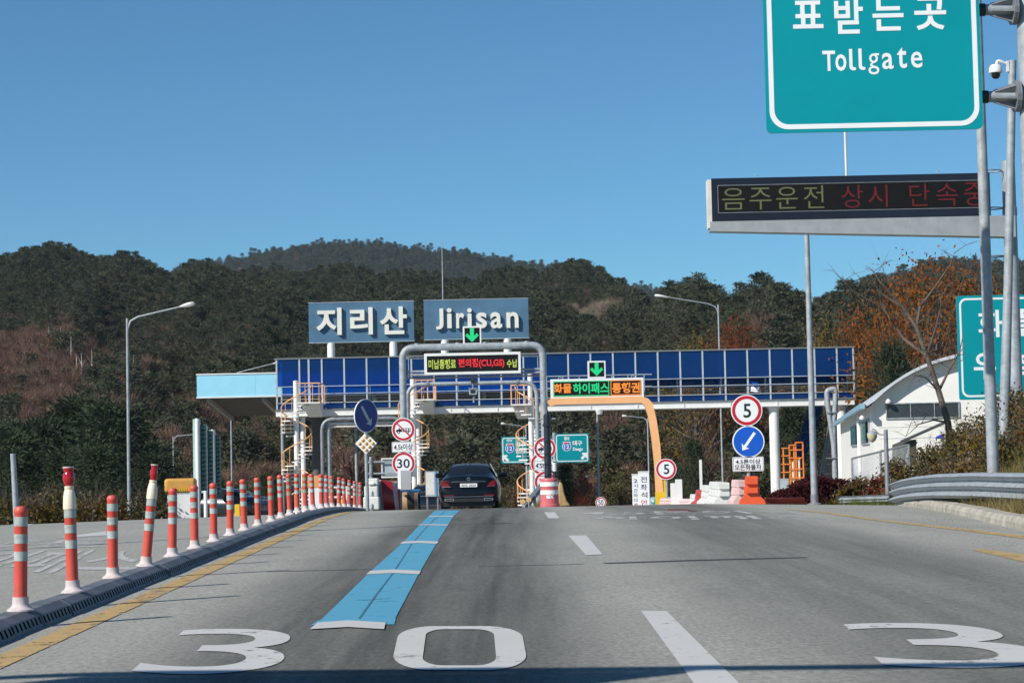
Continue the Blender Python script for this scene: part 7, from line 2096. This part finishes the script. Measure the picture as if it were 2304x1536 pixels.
for i, (px, Y, h, r, m, lab) in enumerate([
        (2055, 50, 0.75, .55, SM, 'low olive shrub at the start of the bank behind the guardrail'), (2085, 49, 1.15, .6, SM, 'olive shrub with a spiky top before the shed roof'), (2120, 49, 1.0, .6, SM3, 'yellowish shrub under the bare tree'),
        (2150, 47, 1.25, .65, SM2, 'russet olive shrub at the foot of the bare tree'), (2185, 46, 1.35, .65, SM, 'tall olive shrub against the shaded pole'), (2215, 45, 1.15, .6, SM3, 'yellow green shrub hugging the shaded pole base'),
        (2265, 46.5, 1.6, .7, SM2, 'brownish shrub between the two tall poles'), (2300, 45, 1.5, .7, SM, 'olive shrub at the frame edge under the cropped sign'), (2335, 43, 1.3, .7, SM2, 'russet shrub just past the frame edge'),
        (2250, 42.5, 0.8, .55, SM, 'low olive shrub right behind the guardrail curve'), (2170, 43.5, .65, .55, SM3, 'low yellowish shrub behind the guardrail middle'), (2105, 46, .6, .5, SM2, 'low russet shrub behind the guardrail start'),
        (1935, 52.5, .8, .4, SM2, 'thin weedy shrub climbing the fence end'), (1975, 52, .75, .45, [M_RUSTRED, M_RUST, M_BARK_G], 'red leaved weed at the lantern post'), (2015, 51, 1.15, .5, SM2, 'sparse weedy shrub between lantern post and shed'), (1905, 51.5, .5, .4, SM3, 'small yellow green tuft next to the red hedge'),
        (75, 60, .9, .8, SM3, 'yellowish scrub beside the plain steel post'), (125, 62, 1.1, .8, SM, 'reedy scrub past the plain steel post'), (205, 64, 1.0, .9, SM3, 'pale leaved scrub below the tallest pine'), (250, 66, .9, .8, SM2, 'brown scrub beside the first lamp pole'), (335, 68, 1.1, .8, [M_SCRUB, M_DRYLEAF, M_BARK_G], 'pale spotted scrub between lamp pole and booth'), (20, 58, .8, .8, SM, 'green scrub at the frame edge of the opposite road')]):
    shrub(px, Y, h, r, 300 + i * 7, m, lab, 1100, 0.085 if px > 1000 else 0.12)
# grass
def grass_strip(name, label, pts, n, m, lmin, lmax, seed):
    rg = np.random.default_rng(seed)
    c = []; 
    for i in range(n):
        x, y = pts(rg); c.append((x, y, land_z(x, y) - .01))
    c = np.array(c); d = unit(np.stack([rg.normal(size=n) * .4, rg.normal(size=n) * .4, np.ones(n)], 1))
    v, fq = spikes(c, d, lmin + (lmax - lmin) * rg.random(n) ** 2, np.full(n, .012), rg)
    o = bpy.data.objects.new(name, np_mesh(name, [(v, fq, 0)], [m])); col.objects.link(o)
    tag(o, label, 'grass', kind='stuff')
def on_verge(rg):
    y = 20 + 33 * rg.random(); x = kerb_x(max(15, y)) + .32 + abs(rg.normal()) * .8; return x, y
grass_strip('verge_grass', 'dry yellowed grass along the kerb under the guardrail', on_verge, 30000, M_DRYGRASS, .10, .50, 1)
grass_strip('verge_weeds', 'greenish weeds on the verge near the lantern post', lambda rg: (7.9 + 3.0 * rg.random(), 48 + 5 * rg.random()), 9000, M_GREENGRASS, .08, .35, 2)
grass_strip('bank_grass', 'mixed grass and weeds over the bank above the guardrail', lambda rg: (9 + 5 * rg.random(), 24 + 36 * rg.random()), 22000, M_GREENGRASS, .1, .4, 3)
grass_strip('roadside_reeds', 'tan reeds at the far edge of the opposite road', lambda rg: (-17.6 - 3 * rg.random(), 40 + 50 * rg.random()), 12000, M_DRYGRASS, .2, .8, 4)
grass_strip('island_grass', 'dry grass tuft at the guardrail end beside the barrel', lambda rg: (0.62 + .5 * rg.random(), 60.5 + 2.5 * rg.random()), 1800, M_DRYGRASS, .15, .5, 5)
# pale birches on the slope
M_BIRCH = mat('birch_bark', (0.55, 0.52, 0.48), 0.8, 0, 0.15, 4)
v, fq = twig_parts(6.5, 1.3, 220, 400, 0.035, 0.2)
bt = MB().tube([(0, 0, 0), (0.1, 0, 2.5), (0.0, 0, 5.0), (0.1, 0, 6.6)], [0.11, 0.09, 0.06, 0.02], 6)
for k in range(5):
    a = k * 1.3; bt.tube([(0.05, 0, 2.4 + k * .6), (0.05 + .8 * math.cos(a), .8 * math.sin(a), 3.6 + k * .6)], [0.04, 0.012], 4)
bi = tree_from([(v, fq, 0)], [M_BROWN], bt, M_BIRCH, 'birch_tree', 'pale birch left of the slender group on the brown slope', 'birch tree', (0, 0, 0), 0, 1.0, 'bare birches on the brown slope')
spots = [(107, 765, 275, 'pale birch standing alone highest on the brown slope'), (134, 785, 270, 'slim pale birch next to the lone highest birch'), (158, 790, 262, 'pale birch at the near side of the birch pair'), (170, 795, 258, 'forked pale birch in the middle of the brown slope'), (182, 800, 255, 'pale birch at the far side of the birch pair'), (205, 815, 250, 'low pale birch beside the forked birch'), (248, 830, 245, 'small pale birch close to the street lamp pole'), (298, 838, 245, 'small pale birch just past the street lamp pole')]
for k, (px, py, d, lab) in enumerate(spots):
    c = bi if k == 0 else copy_tree(bi)
    c['label'] = lab; X, Y_ = polar(px, d); c.location = (X, Y_, hill1(px, d) - .2); c.rotation_euler = (0, 0, k * .9); s = 0.72 + .1 * (k % 3); c.scale = (s, s, s)

# loose grit by the verge
rg = np.random.default_rng(8); sv = []; sf = []
for i in range(260):
    y = 22 + 26 * rg.random(); x = kerb_x(y) - abs(rg.normal()) * 0.9 - .05
    if x < 3: continue
    s = 0.006 + 0.014 * rg.random() ** 2; z = gz(x, y) + s * .4; o_ = len(sv)
    for dx, dy, dz in ((-1, 0, 0), (0, -1, 0), (1, .1, 0), (.1, 1, 0), (0, 0, .8), (0, 0, -.5)): sv.append((x + dx * s * (0.7 + .6 * rg.random()), y + dy * s, z + dz * s))
    sf += [(o_ + a, o_ + b, o_ + c) for a, b, c in ((0, 1, 4), (1, 2, 4), (2, 3, 4), (3, 0, 4), (1, 0, 5), (2, 1, 5), (3, 2, 5), (0, 3, 5))]
gt = bpy.data.objects.new('loose_grit', np_mesh('loose_grit', [(np.array(sv), sf, 0)], [mat('grit_stone', (0.34, 0.33, 0.31), 0.9)])); col.objects.link(gt)
tag(gt, 'pale loose stones scattered on the road beside the kerb', 'gravel', kind='stuff')
# ================================================================== HAZE
hm = bpy.data.materials.new('thin_haze'); hm.use_nodes = True
for n_ in list(hm.node_tree.nodes): hm.node_tree.nodes.remove(n_)
ho = hm.node_tree.nodes.new('ShaderNodeOutputMaterial'); hv = hm.node_tree.nodes.new('ShaderNodeVolumePrincipled')
hv.inputs['Color'].default_value = (0.62, 0.80, 1.0, 1); hv.inputs['Density'].default_value = 0.00007; hv.inputs['Anisotropy'].default_value = 0.0
hm.node_tree.links.new(hv.outputs[0], ho.inputs['Volume'])
hz_ = MB().box(-1550, 1550, -450, 1950, -9, 215).build('haze', hm)
tag(hz_, 'thin blue haze filling the air over the valley', 'haze', kind='stuff')
